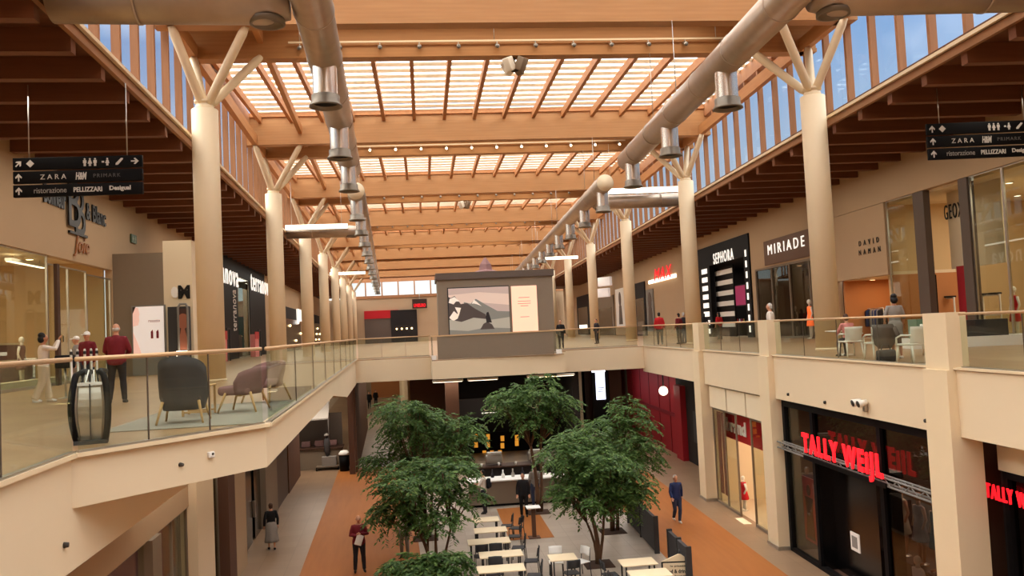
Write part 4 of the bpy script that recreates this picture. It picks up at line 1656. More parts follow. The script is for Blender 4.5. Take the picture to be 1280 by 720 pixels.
t = thing('shop_counter', 'pale two tier counter with framed picture seen through the left shop glass', 'counter', 'L', (WL - 2.2, d, 0.012), LRZ)
MB().box(-1.6, 1.6, 0, 0.7, 0, 0.9).build('body', 'cloth_mauve', t)
MB().box(-1.7, 1.7, -0.06, 0.76, 0.9, 0.97).build('top', 'shop_cream', t)
MB().box(-1.6, 1.6, 0.5, 0.75, 0.97, 1.55).build('back_tier', 'cloth_mauve', t)
MB().box(-1.7, 1.7, 0.45, 0.8, 1.55, 1.62).build('shelf', 'shop_cream', t)
m = MB().box(-0.3, 0.3, -0.02, 0.02, 0, 0.42)
m.box(-0.2, 0.2, -0.03, -0.02, 0.08, 0.34, 1)
single(m, 'picture_frame', ['white', 'cloth_burgundy'], 'white framed picture standing on the counter in the left shop', 'picture', 'L', (WL - 2.28, d + 0.5, 0.99), LRZ)
d, z = AL('L', 96, 395, WL - 4.5)
t = thing('wall_panel', 'tall dark blue-grey display screen inside the left glass shop', 'panel', 'L', (WL - 4.6, d, 0.9), LRZ)
MB().box(-0.75, 0.75, 0, 0.12, 0, 3.1).build('panel', 'charcoal', t)
MB().box(-0.65, 0.65, -0.02, 0, 0.1, 3.0).build('screen', 'cloth_dark', t)
for i, x in enumerate((78, 128, 142)):
    d, z = AL('L', x, 430, WL - 2.5)
    rack('L', WL - 2.6, d, 0.012, 1.6, ['clothes rack just behind the left shop glass near the newel', 'clothes rack in the left shop behind the man in burgundy', 'clothes rack in the left shop beside the lit poster'][i], LRZ, cols=['cloth_beige', 'cloth_grey', 'cloth_mauve', 'cloth_dark'])

for i, (la, d0_, ln) in enumerate(((WL - 2.0, 20.0, 5.0), (WL - 3.6, 28.5, 6.0), (WL - 2.2, 34.0, 3.4))):
    t = thing('ceiling_lamp', 'long white ceiling lamp inside the left glass shop, %s' % ('nearest the viewer', 'middle one', 'farthest, behind the man in burgundy')[i], 'lamp', 'L', (la, d0_, 4.72), frame_verts=True)
    MB().box(la - 0.12, la + 0.12, d0_, d0_ + ln, 4.72, 4.84).build('housing', 'white_plastic', t)
    MB().box(la - 0.1, la + 0.1, d0_ + 0.05, d0_ + ln - 0.05, 4.70, 4.72).build('diffuser', 'white_lamp', t)
    for q in (0.5, ln - 0.5):
        MB().tube([(la, d0_ + q, 4.84), (la, d0_ + q, 4.99)], 0.012, 6).build('hanger', 'steel', t)
mannequin('L', WL - 1.6, 23.6, 0.012, 'cloth_white', 'mannequin in a white dress inside the left glass shop', LRZ, 1.85)
mannequin('L', WL - 1.7, 33.8, 0.012, 'cloth_mauve', 'mannequin in a mauve dress inside the left glass shop near the man in burgundy', LRZ, 1.85)
single(MB().box(WL - 6.55, WL - 6.45, 21.5, 25.5, 0.012, 3.6), 'back_panel', 'gold_fabric', 'tall golden back panel deep inside the left glass shop', 'panel', 'L', (WL - 6.5, 23.5, 0), local=False)

# sign over it: two small words either side of a tall monogram, a script word below
d0_, z0_ = AL('L', 52, 247, WL)
d1_, z1_ = AL('L', 130, 274, WL)
dm, zm = AL('L', 93, 258, WL)
t = thing('shop_sign', 'black lettered sign with tall monogram on the cream wall under the left direction sign', 'sign', 'L', (WL, dm, zm), LRZ)
mat('sign_black', (22, 18, 16), 0.4)
mat('sign_copper', (150, 96, 56), 0.4)
xa = d0_ - dm
xb = d1_ - dm
words(text('Bonheur', w=-xa - 1.1, h=0.72, ext=0.05, bold=0.02), (xa - 1.0) / 2, -0.05, 0.05, 'sign_black', t)
mono = MB()
put(text('B', w=1.25, h=1.9, ext=0.05), MB(), -0.28, -0.10, 0.1).build('monogram_letter', 'sign_black', t)
put(text('B', w=1.1, h=1.9, ext=0.05), MB(), 0.48, -0.04, -0.15).build('monogram_letter', 'sign_black', t)
words(text('& Blanc', w=xb - 1.05, h=0.72, ext=0.05, bold=0.02), (xb + 1.15) / 2, -0.05, 0.0, 'sign_black', t)
m = MB()
m.box(-0.75, 1.15, -0.09, -0.01, -1.12, -1.02)
m.build('underline', 'sign_black', t)
words(text('Joie', w=1.7, h=0.85, ext=0.05, shear=0.3), 0.55, -0.05, -1.55, 'sign_copper', t)

# projecting cosmetics block with lit poster
d = 38.95
la, _ = AD('L', 165, 380, d)
lb_, _ = AD('L', 241, 380, d)
_, zt = AD('L', 190, 316, d)
lm, _ = AD('L', 205, 380, d)
m = MB()
m.box(WL - 0.1, lm, d, d + 6, 0, zt, 0)
m.box(lm, lb_, d, d + 6, 0, 5.9, 1)
struct(m, 'wall_left', ['taupe', 'shop_cream'], 'L')
lat, z = AD('L', 195, 305, d)
t = thing('exit_sign', 'small dark green exit sign on the cream wall above the lit poster', 'sign', 'L', (WL, 42, 6.4), LRZ)
mat('exit_green', (60, 84, 50), 0.5)
MB().box(-0.4, 0.4, -0.08, 0, -0.2, 0.2).build('case', 'exit_green', t)
m = MB()
arrow(m, -0.15, 0, 0.25, pi, -0.09)
person_icon(m, 0.18, 0, 0.26, y=-0.09)
m.build('pictogram', 'exit_icon', t) if 'exit_icon' in MATS else (mat('exit_icon', (150, 160, 130)), m.build('pictogram', 'exit_icon', t))
x0, z1 = AD('L', 166, 384, d - 0.1)
x1, z0 = AD('L', 206, 443, d - 0.1)
t = thing('lit_poster', 'white backlit poster with a face and two dark red lipsticks beside the left column', 'poster', 'L', ((x0 + x1) / 2, d - 0.12, 0))
hw = (x1 - x0) / 2
MB().box(-hw - 0.06, hw + 0.06, 0.0, 0.11, 0.0, z1 + 0.06).build('case', 'grey', t)
f_ = MB().box(-hw, hw, -0.02, 0.0, z0, z1).build('print', 'poster_white', t)
hh = z1 - z0
mat('print_skin', (226, 184, 170), 0.5, emit=(226, 184, 170), es=0.5)
mat('print_hair', (60, 40, 34), 0.5)
mat('print_lip', (120, 28, 36), 0.5)
m = MB()
m.plate([(-hw, z0 + hh * .60), (-hw + .28 * hw * 1.2, z0 + hh * .62), (-hw + .42 * hw, z0 + hh * .72), (-hw + .40 * hw, z0 + hh * .80), (-hw + .44 * hw, z0 + hh * .84), (-hw + .36 * hw, z0 + hh * .98), (-hw, z0 + hh)], -0.03, -0.02, 0)
m.plate([(-hw, z0), (-hw + .55 * hw, z0), (-hw + .3 * hw, z0 + hh * .25), (-hw, z0 + hh * .48)], -0.03, -0.02, 0)
m.plate([(-hw, z0 + hh * .86), (-hw + .2 * hw, z0 + hh), (-hw, z0 + hh)], -0.032, -0.03, 1)
m.build('face_print', ['print_skin', 'print_hair'], f_)
m = MB()
for cx_ in (0.22, 0.58):
    x = cx_ * hw
    m.plate([(x - .05, z0 + hh * .34), (x + .05, z0 + hh * .34), (x + .05, z0 + hh * .46), (x + .03, z0 + hh * .52), (x - .05, z0 + hh * .48)], -0.03, -0.02)
m.build('lipstick_print', 'print_lip', f_)
words(text('rossetto', w=hw * .75, h=hh * .05, ext=0.01), hw * .38, -0.025, z0 + hh * .70, 'print_lip', f_)
# photo display beside it
x0, z1 = AD('L', 210, 381, d - 0.3)
x1, z0 = AD('L', 238, 448, d - 0.3)
t = thing('photo_display', 'grey framed display stand with a portrait photo and small white shelf', 'display', 'L', ((x0 + x1) / 2, d - 0.4, 0))
hw = (x1 - x0) / 2
MB().box(-hw, hw, 0, 0.35, 0, z1 - 0.1).build('body', 'charcoal', t)
m = MB()
m.tube([(hw * 0.0, -0.02, 0.1), (hw * 0.0, -0.02, z1 - 0.15), (hw * .2, -0.02, z1), (hw * .75, -0.02, z1), (hw * .9, -0.02, z1 - 0.15), (hw * .9, -0.02, 0.1)], 0.05, 8)
m.build('frame', 'grey', t)
m = MB()
mat('photo_skin', (150, 92, 70), 0.5)
mat('photo_dark', (70, 44, 36), 0.5)
m.box(-hw * .05, hw * .85, -0.015, 0, z1 - 2.0, z1 - 0.2, 1)
m.disc(hw * .45, z1 - 0.75, 0.24, -0.025, -0.01, 20, 0, 0.34)
m.plate([(hw * .0, z1 - 2.0), (hw * .8, z1 - 2.0), (hw * .8, z1 - 1.5), (hw * .55, z1 - 1.0), (hw * .3, z1 - 1.0), (hw * .05, z1 - 1.5)], -0.022, -0.01, 0)
m.build('portrait_photo', ['photo_skin', 'photo_dark'], t)
MB().box(-hw * .02, hw * .8, -0.35, 0, 0.95, 1.0).build('shelf', 'white_lamp', t)
MB().box(-hw * .1, -hw * .0, -0.35, -0.3, 0.2, 1.0).build('light_strip', 'white_lamp', t)
lat, z = AD('L', 227, 365, d - 0.05)
t = thing('shop_sign', 'small black brand mark on the cream panel above the portrait photo display', 'sign', 'L', (lat, d, z))
m = text('M', w=0.5, h=0.6, ext=0.05, bold=0.05)
m.xf(Matrix.Translation((0.1, -0.03, 0)))
m.build('lettering', 'sign_black', t)
m = text('e', w=0.3, h=0.5, ext=0.05, bold=0.05)
m.xf(Matrix.Translation((-0.3, -0.03, 0.0)))
m.build('lettering', 'white', t)

# ------------------------------------------------------------------ left gallery, black clothes shop with two big signs
m = MB()
da, db = 57.0, 85.0
dg0, dg1 = AL('L', 298, 400, WL)[0], AL('L', 313, 400, WL)[0]
m.box(WL - 0.3, WL, da, dg0, 0, 8.3)
m.box(WL - 0.3, WL, dg1, db, 0, 8.3)
m.box(WL - 0.3, WL, dg0, dg1, 6.6, 8.3)
struct(m, 'wall_left', 'black', 'L')
room('L', 'L', WL - 0.3, dg0, dg1, 0, 6.6, 5, 'shop_teal', 'shop_floor', 'shop_cream', 1, 'white_lamp', 60, (0.9, 0.95, 1.0))
pane('L', WL - 0.1, dg0, dg1, 0, 6.6, 'tall glass entrance strip between the two white signs on the black left shopfront', 1)
wall_sign('L', 'L', WL, 258, 338, 297, 346, 'terranova', 'white lit shop sign on the black left shopfront, half hidden behind the nearest column', 'sign_white', 0.05, 0.0, spacing=1.2, zh=1.35)
wall_sign('L', 'L', WL, 313, 353, 337, 361, 'terranova', 'white lit shop sign on the black left shopfront beside the second column', 'sign_white', 0.05, 0.0, spacing=1.2, zh=1.45)
da, za = AL('L', 292, 362, WL)
_, zb = AL('L', 292, 414, WL)
t = thing('shop_sign', 'tall grey shop name reading upwards on the black left shopfront', 'sign', 'L', (WL, da, (za + zb) / 2), LRZ)
for m in letters(text('terranova', w=za - zb, h=1.45, ext=0.03)):
    m.xf(Matrix.Translation((0, -0.03, 0)) @ Matrix.Rotation(-pi / 2, 4, 'Y'))
    m.build('letter', 'sign_letter', t)
for i, x in enumerate((281, 322)):
    d, z = AL('L', x, 435, WL + 0.8)
    t = thing('sale_stand', ['red and white sale stand by the black left shopfront, nearer', 'red and white sale stand by the black left shopfront, farther'][i], 'stand', 'L', (WL + 0.8, d, 0), LRZ)
    MB().box(-1.2, 0.9, 0, 0.4, 0, 1.9).build('panel', 'cloth_pink', t)
    MB().box(-1.2, 0.9, -0.03, 0, 1.5, 2.1).build('header', 'red', t)
    m = MB()
    for xx in (1.1, 2.2):
        m.box(xx - 0.06, xx + 0.06, 0, 0.1, 0, 2.3)
    m.box(1.1, 2.2, 0, 0.1, 2.2, 2.32)
    m.build('gate', 'charcoal', t)
# farther left shops
for i, (xa_, xb_, c, lb) in enumerate(((341, 374, 'shop_dark', 'dark shop window behind the second and third left columns'), (391, 398, 'shop_dark', 'dark shop window between the third and fourth left columns'))):
    a, _ = AL('L', xa_, 400, WL)
    b_, _ = AL('L', xb_, 400, WL)
    t = thing('shopfront', lb, 'shopfront', 'L', (WL + 0.02, (a + b_) / 2, 0), LRZ)
    h_ = (b_ - a) / 2
    MB().box(-h_, h_, -0.15, 0, 0, 5.2).build('panel', c, t)
    MB().box(-h_ + 0.5, h_ - 0.5, -0.2, -0.15, 0.1, 3.8).build('pane', 'black_gloss', t)
    m = MB()
    for q in range(5):
        x = -h_ + 1.2 + q * (2 * h_ - 2.4) / 4
        m.ball((x, -0.24, 1.2 + (q % 3) * 0.9), 0.14, 8, 6)
    m.build('display_lamp', 'warm_lamp', t)
wall_sign('L', 'L', WL + 0.25, 369, 397, 378, 396, 'JL', 'small white lit letters on the dark shop beyond the second left column', 'sign_white', 0.2, 0.03, zh=2.0)

# ------------------------------------------------------------------ far end of the gallery
for x0_, x1_, y0_, y1_, m_, lb in ((455, 498, 389, 397, 'red_dark', 'dark red shop fascia on the far end wall'),):
    a, z1 = AD('C', x0_, y0_, D_END - 0.3)
    b_, z0 = AD('C', x1_, y1_, D_END - 0.3)
    t = thing('far_shopfront', lb, 'shopfront', 'C', ((a + b_) / 2, D_END - 0.3, 0))
    h_ = (b_ - a) / 2
    MB().box(-h_, h_, 0, 0.28, z0, z1).build('fascia', 'red', t)
    MB().box(-h_, h_, 0.1, 0.28, 0.01, z0).build('panel', 'taupe_dark', t)
a, z1 = AD('C', 488, 388, D_END - 0.4)
b_, z0 = AD('C', 522, 414, D_END - 0.4)
t = thing('far_shopfront', 'black shopfront with small lamps on the far end wall', 'shopfront', 'C', ((a + b_) / 2, D_END - 0.5, 0))
h_ = (b_ - a) / 2
MB().box(-h_, h_, 0, 0.18, 0.01, z1).build('panel', 'shop_dark', t)
m = MB()
for q in range(4):
    m.ball((-h_ + 1.0 + q * (2 * h_ - 2) / 3, -0.1, 2.4), 0.16, 8, 6)
m.build('lamp', 'warm_lamp', t)
a, z1 = AD('C', 515, 374, D_END - 1.2)
b_, z0 = AD('C', 534, 385, D_END - 1.2)
t = thing('shop_sign', 'dark hanging sign with red letters on the far end wall left of the kiosk', 'sign', 'C', ((a + b_) / 2, D_END - 1.2, (z0 + z1) / 2))
MB().box(-(b_ - a) / 2, (b_ - a) / 2, 0, 0.4, -(z1 - z0) / 2, (z1 - z0) / 2).build('panel', 'dark_brown', t)
m = text('UNIEURO', w=(b_ - a) * .8, h=(z1 - z0) * .36, ext=0.1, bold=0.03)
m.xf(Matrix.Translation((0, -0.06, -0.3)))
build_letters(m, 'neon_red', t)
MB().box(-0.1, 0.1, 0.1, 0.3, (z1 - z0) / 2, (z1 - z0) / 2 + 0.9).build('hanger', 'steel', t)

# ------------------------------------------------------------------ right gallery, nearest: glass corner shop
dn = [AL('R', x, 330, WR)[0] for x in (1258, 1216, 1204, 1160, 1146, 1110)]
room('R', 'R', WR + 0.3, 22, dn[5] + 0.5, 0, 6.1, 7, 'shop_beige', 'shop_floor', 'shop_cream', 4, 'white_lamp', 380, (1.0, 0.92, 0.78))
pane('R', WR + 0.1, 22.2, dn[0], 0, 6.2, 'tall greenish shop window at the right edge of the picture', 2)
pane('R', WR + 0.1, dn[0], dn[1], 0, 6.2, 'tall narrow shop window between the right picture edge and the beige panel shop', 1)
single(MB().box(WR, WR + 0.28, dn[1] + .02, dn[2] - .02, 0.002, 6.18), 'pilaster', 'taupe_dark', 'dark pilaster to the right of the beige wall lettered in black', 'pilaster', 'R', (WR, dn[1], 0), local=False)
single(MB().box(WR, WR + 0.28, dn[3] + .02, dn[4] - .02, 0.002, 6.18), 'pilaster', 'taupe_dark', 'dark pilaster to the left of the beige wall lettered in black', 'pilaster', 'R', (WR, dn[3], 0), local=False)
pane('R', WR + 0.1, dn[4], dn[5], 0, 6.2, 'tall greenish glass panel right of the wall with the two-line name', 1)
# wall with letters inside the opening
dw0, dw1 = dn[2], dn[3]
struct(MB().box(WR + 1.3, WR + 1.5, dw0 - 0.6, dw1 + 0.5, 2.9, 6.1), 'wall_shop', 'shop_cream', 'R')
wall_sign('R', 'R', WR + 1.28, 1181, 266, 1203, 261, 'GEOX', 'dark letters high on the beige wall inside the right corner shop', 'sign_black', 0.03, 0.0, spacing=1.3, zh=0.62)
for i, (x, lb) in enumerate(((1176, 'white display frame with black tops in the beige shop, nearer the red panel'), (1230, 'white display frame with shelves behind the greenish right glass'))):
    d, z = AL('R', x, 400, WR + 2.6)
    t = thing('garment_stand', lb, 'display stand', 'R', (WR + 2.6, d, 0.012), RRZ)
    m = MB()
    for xx in (-1.1, 0, 1.1):
        m.box(xx - 0.03, xx + 0.03, 0, 0.05, 0, 1.75)
    for zz in (0.9, 1.72):
        m.box(-1.1, 1.1, 0, 0.05, zz - 0.03, zz + 0.03)
    m.build('frame', 'white', t)
    for q in range(3):
        MB().rbox((-0.8 + q * 0.8, 0.03, 1.78), (0.5, 0.3, 0.08), 0.03).build('folded_top', 'cloth_black', t)
d, z = AL('R', 1207, 380, WR + 1.0)
single(MB().box(-0.45, 0.45, 0, 0.3, 0, 2.95), 'red_panel', 'shop_red', 'tall red-brown standing panel in the right corner shop', 'panel', 'R', (WR + 1.0, d, 0.012), RRZ)
d, z = AL('R', 1165, 370, WR + 0.6)
t = thing('display_screen', 'narrow black and white upright screen beside the left pilaster of the beige shop', 'screen', 'R', (WR + 0.6, d, 0.012), RRZ)
MB().box(-0.22, 0.22, 0, 0.12, 0, 2.7).build('case', 'black', t)
MB().box(-0.2, -0.02, -0.01, 0, 0.3, 2.6).build('screen', 'poster_white', t)
d, z = AL('R', 1269, 395, WR + 1.6)
mannequin('R', WR + 1.6, d, 0.012, 'cloth_red', 'mannequin in red behind the glass at the right picture edge', RRZ, 2.0)
d, z = AL('R', 1274, 420, WR - 1.1)
mannequin('R', WR + 0.8, d + 1.5, 0.012, 'cloth_beige', 'mannequin in a beige dress at the right picture edge', RRZ, 1.9)
a_, d, _z = AZ('R', 1243, 432, 0)
t = thing('display_plinth', 'low white display plinth with green glass boxes seen through the right railing', 'plinth', 'R', (16.0, 26.0, 0), radians(-10))
MB().box(-1.4, 2.4, 0, 1.2, 0, 0.32).build('base', 'white', t)
mat('green_box', (120, 150, 130), 0.3)
MB().box(-1.2, -0.1, 0.2, 1.0, 0.32, 0.95).build('box', 'green_box', t)
MB().box(0.3, 1.6, 0.2, 1.0, 0.32, 0.85).build('box', 'charcoal', t)
MB().ball((0.1, 0.5, 0.5), (0.16, 0.16, 0.2)).build('ornament', 'white', t)

# beige panel shop with the two-line name
dp0, dp1 = dn[5], AL('R', 1048, 340, WR)[0]
m = MB().box(WR, WR + 0.24, dp0 + 0.05, dp1 + 0.28, 2.92, 6.18)
single(m, 'fascia_panel', 'wall_plaster', 'plain beige fascia panel carrying a two-line name in black', 'panel', 'R', (WR, dp0, 0), local=False)
room('R', 'R', WR + 0.25, dp0 + 0.2, dp1, 0, 2.9, 3.0, 'shop_orange', 'shop_floor', 'shop_cream', 2, 'warm_lamp', 55, (1.0, 0.74, 0.46))
wall_sign('R', 'R', WR - 0.01, 1074, 304, 1099, 300, 'DAVID', 'upper line of the black two-line name on the beige fascia', 'sign_black', 0.02, 0.0, spacing=2.4, zh=0.25)
wall_sign('R', 'R', WR - 0.01, 1074, 315, 1101, 312, 'NAMAN', 'lower line of the black two-line name on the beige fascia', 'sign_black', 0.02, 0.0, spacing=2.4, zh=0.25)
for i, x in enumerate((1062, 1086, 1102)):
    d, z = AL('R', x, 390, WR + 1.6)
    rack('R', WR + 1.4, d, 0.012, 1.15, ['clothes rack of dark garments in the orange lit niche, nearest the column', 'clothes rack of dark garments in the middle of the orange lit niche', 'clothes rack of garments at the right of the orange lit niche'][i], RRZ, cols=['cloth_black', 'cloth_dark', 'cloth_navy', 'cloth_grey', 'cloth_burgundy'], n=10)

# brown shop with a white name on a brown band
dm0, dm1 = dp1 + 0.3, 53.4
room('R', 'R', WR + 0.3, dm0 + 0.2, dm1, 0, 4.4, 5, 'shop_brown', 'shop_floor', 'shop_brown', 2, 'warm_lamp', 70)
m = MB()
m.box(WR, WR + 0.3, dm0, dm1, 4.4, 6.2, 0)
m.box(WR, WR + 0.3, dm0, dm0 + 0.4, 0, 4.4, 0)
struct(m, 'wall_right', 'wall_plaster', 'R')
a, za = AL('R', 957, 307, WR)
b_, zb = AL('R', 1016, 302, WR)
mat('brown_band', (104, 76, 58), 0.6)
single(MB().box(WR - 0.06, WR, b_ - 0.5, a + 0.2, zb - 0.75, zb + 0.75), 'sign_band', 'brown_band', 'brown sign band behind the white shop name left of the nearest right column', 'sign', 'R', (WR, (a + b_) / 2, za), local=False)
wall_sign('R', 'R', WR - 0.07, 960, 309, 1006, 305, 'MIRIADE', 'white shop name on the brown band left of the nearest right column', 'sign_white', 0.03, 0.0, spacing=1.5, zh=0.6)
pane('R', WR + 0.1, dm0 + 0.5, dm1, 0, 4.4, 'brownish shop window under the white name on the brown band', 4, 'taupe', 'dark_glass', 0.12)
d, z = AL('R', 1000, 390, WR + 1.5)
mannequin('R', WR + 1.2, d, 0.012, 'cloth_dark', 'mannequin in a dark dress inside the brown shop window', RRZ, 1.9)
d, z = AL('R', 972, 390, WR + 1.2)
shelf_unit('R', WR + 1.0, d, 0.012, 1.6, 3.2, 'brown shelf unit inside the brown shop window', RRZ, 4, 'taupe')
d, z = AL('R', 1014, 420, WR - 0.6)
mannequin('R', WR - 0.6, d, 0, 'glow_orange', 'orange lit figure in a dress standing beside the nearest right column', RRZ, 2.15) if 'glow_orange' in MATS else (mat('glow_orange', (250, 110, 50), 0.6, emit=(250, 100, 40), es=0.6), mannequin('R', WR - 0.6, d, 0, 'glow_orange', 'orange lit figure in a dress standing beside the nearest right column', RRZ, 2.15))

# black cosmetics shop
ds0, ds1 = 54.03, 67.47
m = MB()
m.box(WR - 0.1, WR + 0.2, ds0, ds1, 5.4, 6.88)
m.box(WR - 0.1, WR + 0.2, ds0, ds0 + 1.1, 0, 5.4)
m.box(WR - 0.1, WR + 0.2, ds1 - 4.7, ds1, 0, 5.4)
single(m, 'shopfront', 'black', 'black cosmetics shopfront between the second right column and the brown shop', 'shopfront', 'R', (WR, 60, 0), local=False)
room('R', 'R', WR + 0.2, ds0, ds1, 0, 5.4, 5, 'shop_dark', 'shop_floor', 'shop_dark', 2, 'white_lamp', 160, (1, 0.95, 0.9))
wall_sign('R', 'R', WR - 0.12, 892, 323, 917, 318, 'SEPHORA', 'white lit shop name on the black cosmetics shopfront', 'sign_white', 0.03, 0.01, spacing=1.3, zh=0.8)
t = thing('light_tiles', 'column of white light tiles down the left of the black cosmetics shopfront', 'light', 'R', (WR - 0.12, 64.0, 0), RRZ)
d, zt_ = AL('R', 879, 340, WR - 0.1)
_, zb_ = AL('R', 881, 414, WR - 0.1)
for i in range(8):
    zz = zt_ + (zb_ - zt_) * i / 7
    MB().box(-0.68, 0.68, -0.04, 0, zz - 0.19, zz + 0.19).build('tile', 'sign_white', t)
t = thing('light_tiles', 'column of narrow white lights down the right of the black cosmetics shopfront', 'light', 'R', (WR - 0.12, ds0 + 0.5, 0), RRZ)
for i in range(8):
    zz = 5.6 - i * 0.72
    MB().box(-0.12, 0.12, -0.04, 0, zz - 0.22, zz + 0.22).build('tile', 'sign_white', t)
t = thing('striped_panel', 'black and white striped wall panel inside the cosmetics shop', 'panel', 'R', (WR + 0.5, 61.3, 0.012), RRZ)
MB().box(-2.1, 2.1, 0, 0.1, 0, 5.2).build('panel', 'black', t)
for i in range(6):
    MB().box(-2.0, 2.0, -0.03, 0, 4.6 - i * 0.78, 4.95 - i * 0.78).build('stripe', 'white', t)
t = thing('poster', 'magenta poster inside the black cosmetics shop', 'poster', 'R', (WR + 0.45, 57.6, 2.2), RRZ)
MB().box(-1.2, 1.2, 0, 0.08, -0.05, 1.45).build('frame', 'black', t)
mat('poster_magenta', (150, 36, 84), 0.5, emit=(150, 36, 84), es=0.3)
MB().box(-1.1, 1.1, -0.02, 0, 0.02, 1.38).build('print', 'poster_magenta', t)
for i, dd_ in enumerate((56.2, 59.0, 61.6)):
    t = thing('display_table', 'cosmetics display table in the black shop, %s' % ('nearest the brown shop', 'in the middle', 'nearest the white light tiles')[i], 'table', 'R', (WR + 1.4, dd_, 0.012), RRZ)
    MB().box(-0.9, 0.9, 0, 0.8, 0, 0.95).build('body', 'black', t)
    MB().box(-0.92, 0.92, -0.02, 0.82, 0.95, 1.0).build('top', 'white', t)
    for q in range(4):
        MB().lathe([(0.05, 1.0), (0.05, 1.2), (0.02, 1.26)], 8, (-0.7 + q * 0.45, 0.3, 0)).build('bottle', ['red', 'white', 'magenta', 'gold_fabric'][q], t)

# red neon and farther right shops
t, _ = wall_sign('R', 'R', WR - 0.15, 818, 342, 840, 340, 'MAX', 'red neon shop sign between the second and third right columns', 'neon_red', 0.05, 0.0, 0.2, zh=1.15, spacing=1.15)
d, z = AL('R', 826, 352, WR - 0.1)
single(MB().box(-5.0, 5.4, -0.12, 0, -0.2, 0.12), 'light_strip', 'white_lamp', 'white light strip under the red neon sign', 'light', 'R', (WR - 0.02, d, z + 0.25), RRZ)
for x, y, w_, h_, lb, m_ in ((776, 385, 2.6, 4.6, 'tall white poster with a dark figure beside the third right column', 'white'), (813.5, 388, 1.5, 4.2, 'grey and white window poster below the red neon sign', 'grey')):
    d, z = AL('R', x, y, WR - 0.05)
    t = thing('poster', lb, 'poster', 'R', (WR - 0.02, d, z), RRZ)
    MB().box(-w_, w_, -0.12, 0, -h_ / 2, h_ / 2).build('print', m_, t)
    m = MB()
    m.disc(0.2, h_ * .22, 0.7, -0.15, -0.12, 16, 0, 0.9)
    m.plate([(-0.9, -h_ * .42), (1.3, -h_ * .42), (0.9, h_ * .06), (-0.4, h_ * .06)], -0.15, -0.12)
    m.build('figure_print', 'taupe_dark', t)
for x0_, x1_, z_, m_, lb in ((796, 808, 5.6, 'shop_dark', 'dark doorway left of the red neon sign'), (722, 737, 6.0, 'shop_dark', 'dark shopfront between the fourth and fifth right columns'), (746, 768, 5.0, 'taupe', 'taupe shopfront between the third and fourth right columns')):
    a, _ = AL('R', x0_, 380, WR)
    b_, _ = AL('R', x1_, 380, WR)
    t = thing('shopfront', lb, 'shopfront', 'R', (WR - 0.02, (a + b_) / 2, 0), RRZ)
    h_ = abs(a - b_) / 2
    MB().box(-h_, h_, -0.12, 0, 0, z_).build('panel', m_, t)
    MB().box(-h_ * .8, h_ * .8, -0.15, -0.12, 0.1, z_ * .7).build('pane', 'black_gloss', t)
    if m_ != 'taupe':
        MB().box(-h_ * .6, h_ * .6, -0.2, -0.15, 1.0, 1.5).build('counter_light', 'white_lamp' if x0_ == 722 else 'taupe', t)
for x, y, lb in ((756, 352, 'upper white lit sign box beyond the third right column'), (754, 366, 'lower white lit sign box beyond the third right column')):
    d, z = AL('R', x, y, WR - 1.2)
    single(MB().rbox((0, 0, 0), (0.4, 2.4, 1.1), 0.08), 'sign_box', 'poster_white', lb, 'sign', 'R', (WR - 1.2, d, z), 0.5)

# ------------------------------------------------------------------ ground floor, right side
GC = -1.4
room('R', 'R', 10.95, 8, 16.6, GZ, -2.1, 5, 'shop_dark', 'shop_brown', 'shop_dark', 2, 'white_lamp', 90)
m = MB()
m.box(10.9, 11.1, D_BACK, 16.7, -2.1, -0.6)
struct(m, 'wall_right', 'cream_plaster', 'R')
pane('R', 10.98, 8, 16.55, GZ, -2.1, 'dark framed shop window at the lower right corner of the picture', 3, 'black', 'dark_glass', 0.14)
wall_sign('R', 'R', 10.86, 1235, 628, 1306, 622, 'TALLY WEiJL', 'red lit shop name cut off by the right edge of the picture', 'sign_red', 0.04, 0.01, zh=0.40, spacing=1.25)
# bay with the big red sign
room('R', 'R', 10.5, 17.7, 26.5, GZ, -1.5, 6, 'shop_brown', 'shop_brown', 'shop_dark', 3, 'white_lamp', 260, (1.0, 0.86, 0.7))
dT = [AL('R', x, 600, 10.35)[0] for x in (976, 1022, 1076, 1105, 1168)]
t = thing('shop_window', 'black framed shop window and dark portal below the big red shop sign', 'shopfront', 'R', (10.35, 22, GZ), frame_verts=True)
m = MB()
for c in (17.66, dT[3], dT[1] + 0.02, 26.5):
    m.box(10.27, 10.45, c - 0.09, c + 0.09, GZ, -1.4)
m.box(10.27, 10.45, 17.6, 26.55, -1.62, -1.38)
m.box(10.27, 10.45, 17.6, 26.55, GZ, GZ + 0.12)
m.build('frame', 'black', t)
zs = AL('R', 1055, 582, 10.35)[1]
MB().box(10.34, 10.36, 17.7, dT[3], GZ + 0.1, -1.6).build('pane', 'dark_glass', t)
MB().box(10.34, 10.36, dT[3], dT[1], zs, -1.6).build('pane', 'dark_glass', t)
MB().box(10.34, 10.36, dT[1], 26.4, GZ + 0.1, -1.6).build('pane', 'shop_glass', t)
m = MB()
m.box(10.36, 10.85, dT[1] - 0.1, dT[1] + 0.05, GZ + 0.012, zs)
m.box(10.36, 10.75, dT[3] - 0.05, dT[3] + 0.05, GZ + 0.012, zs)
m.box(10.36, 10.85, dT[3], dT[1], zs, zs + 0.15)
m.box(10.75, 10.85, dT[2], dT[1], GZ + 0.012, zs)
m.build('portal', 'black_gloss', t)
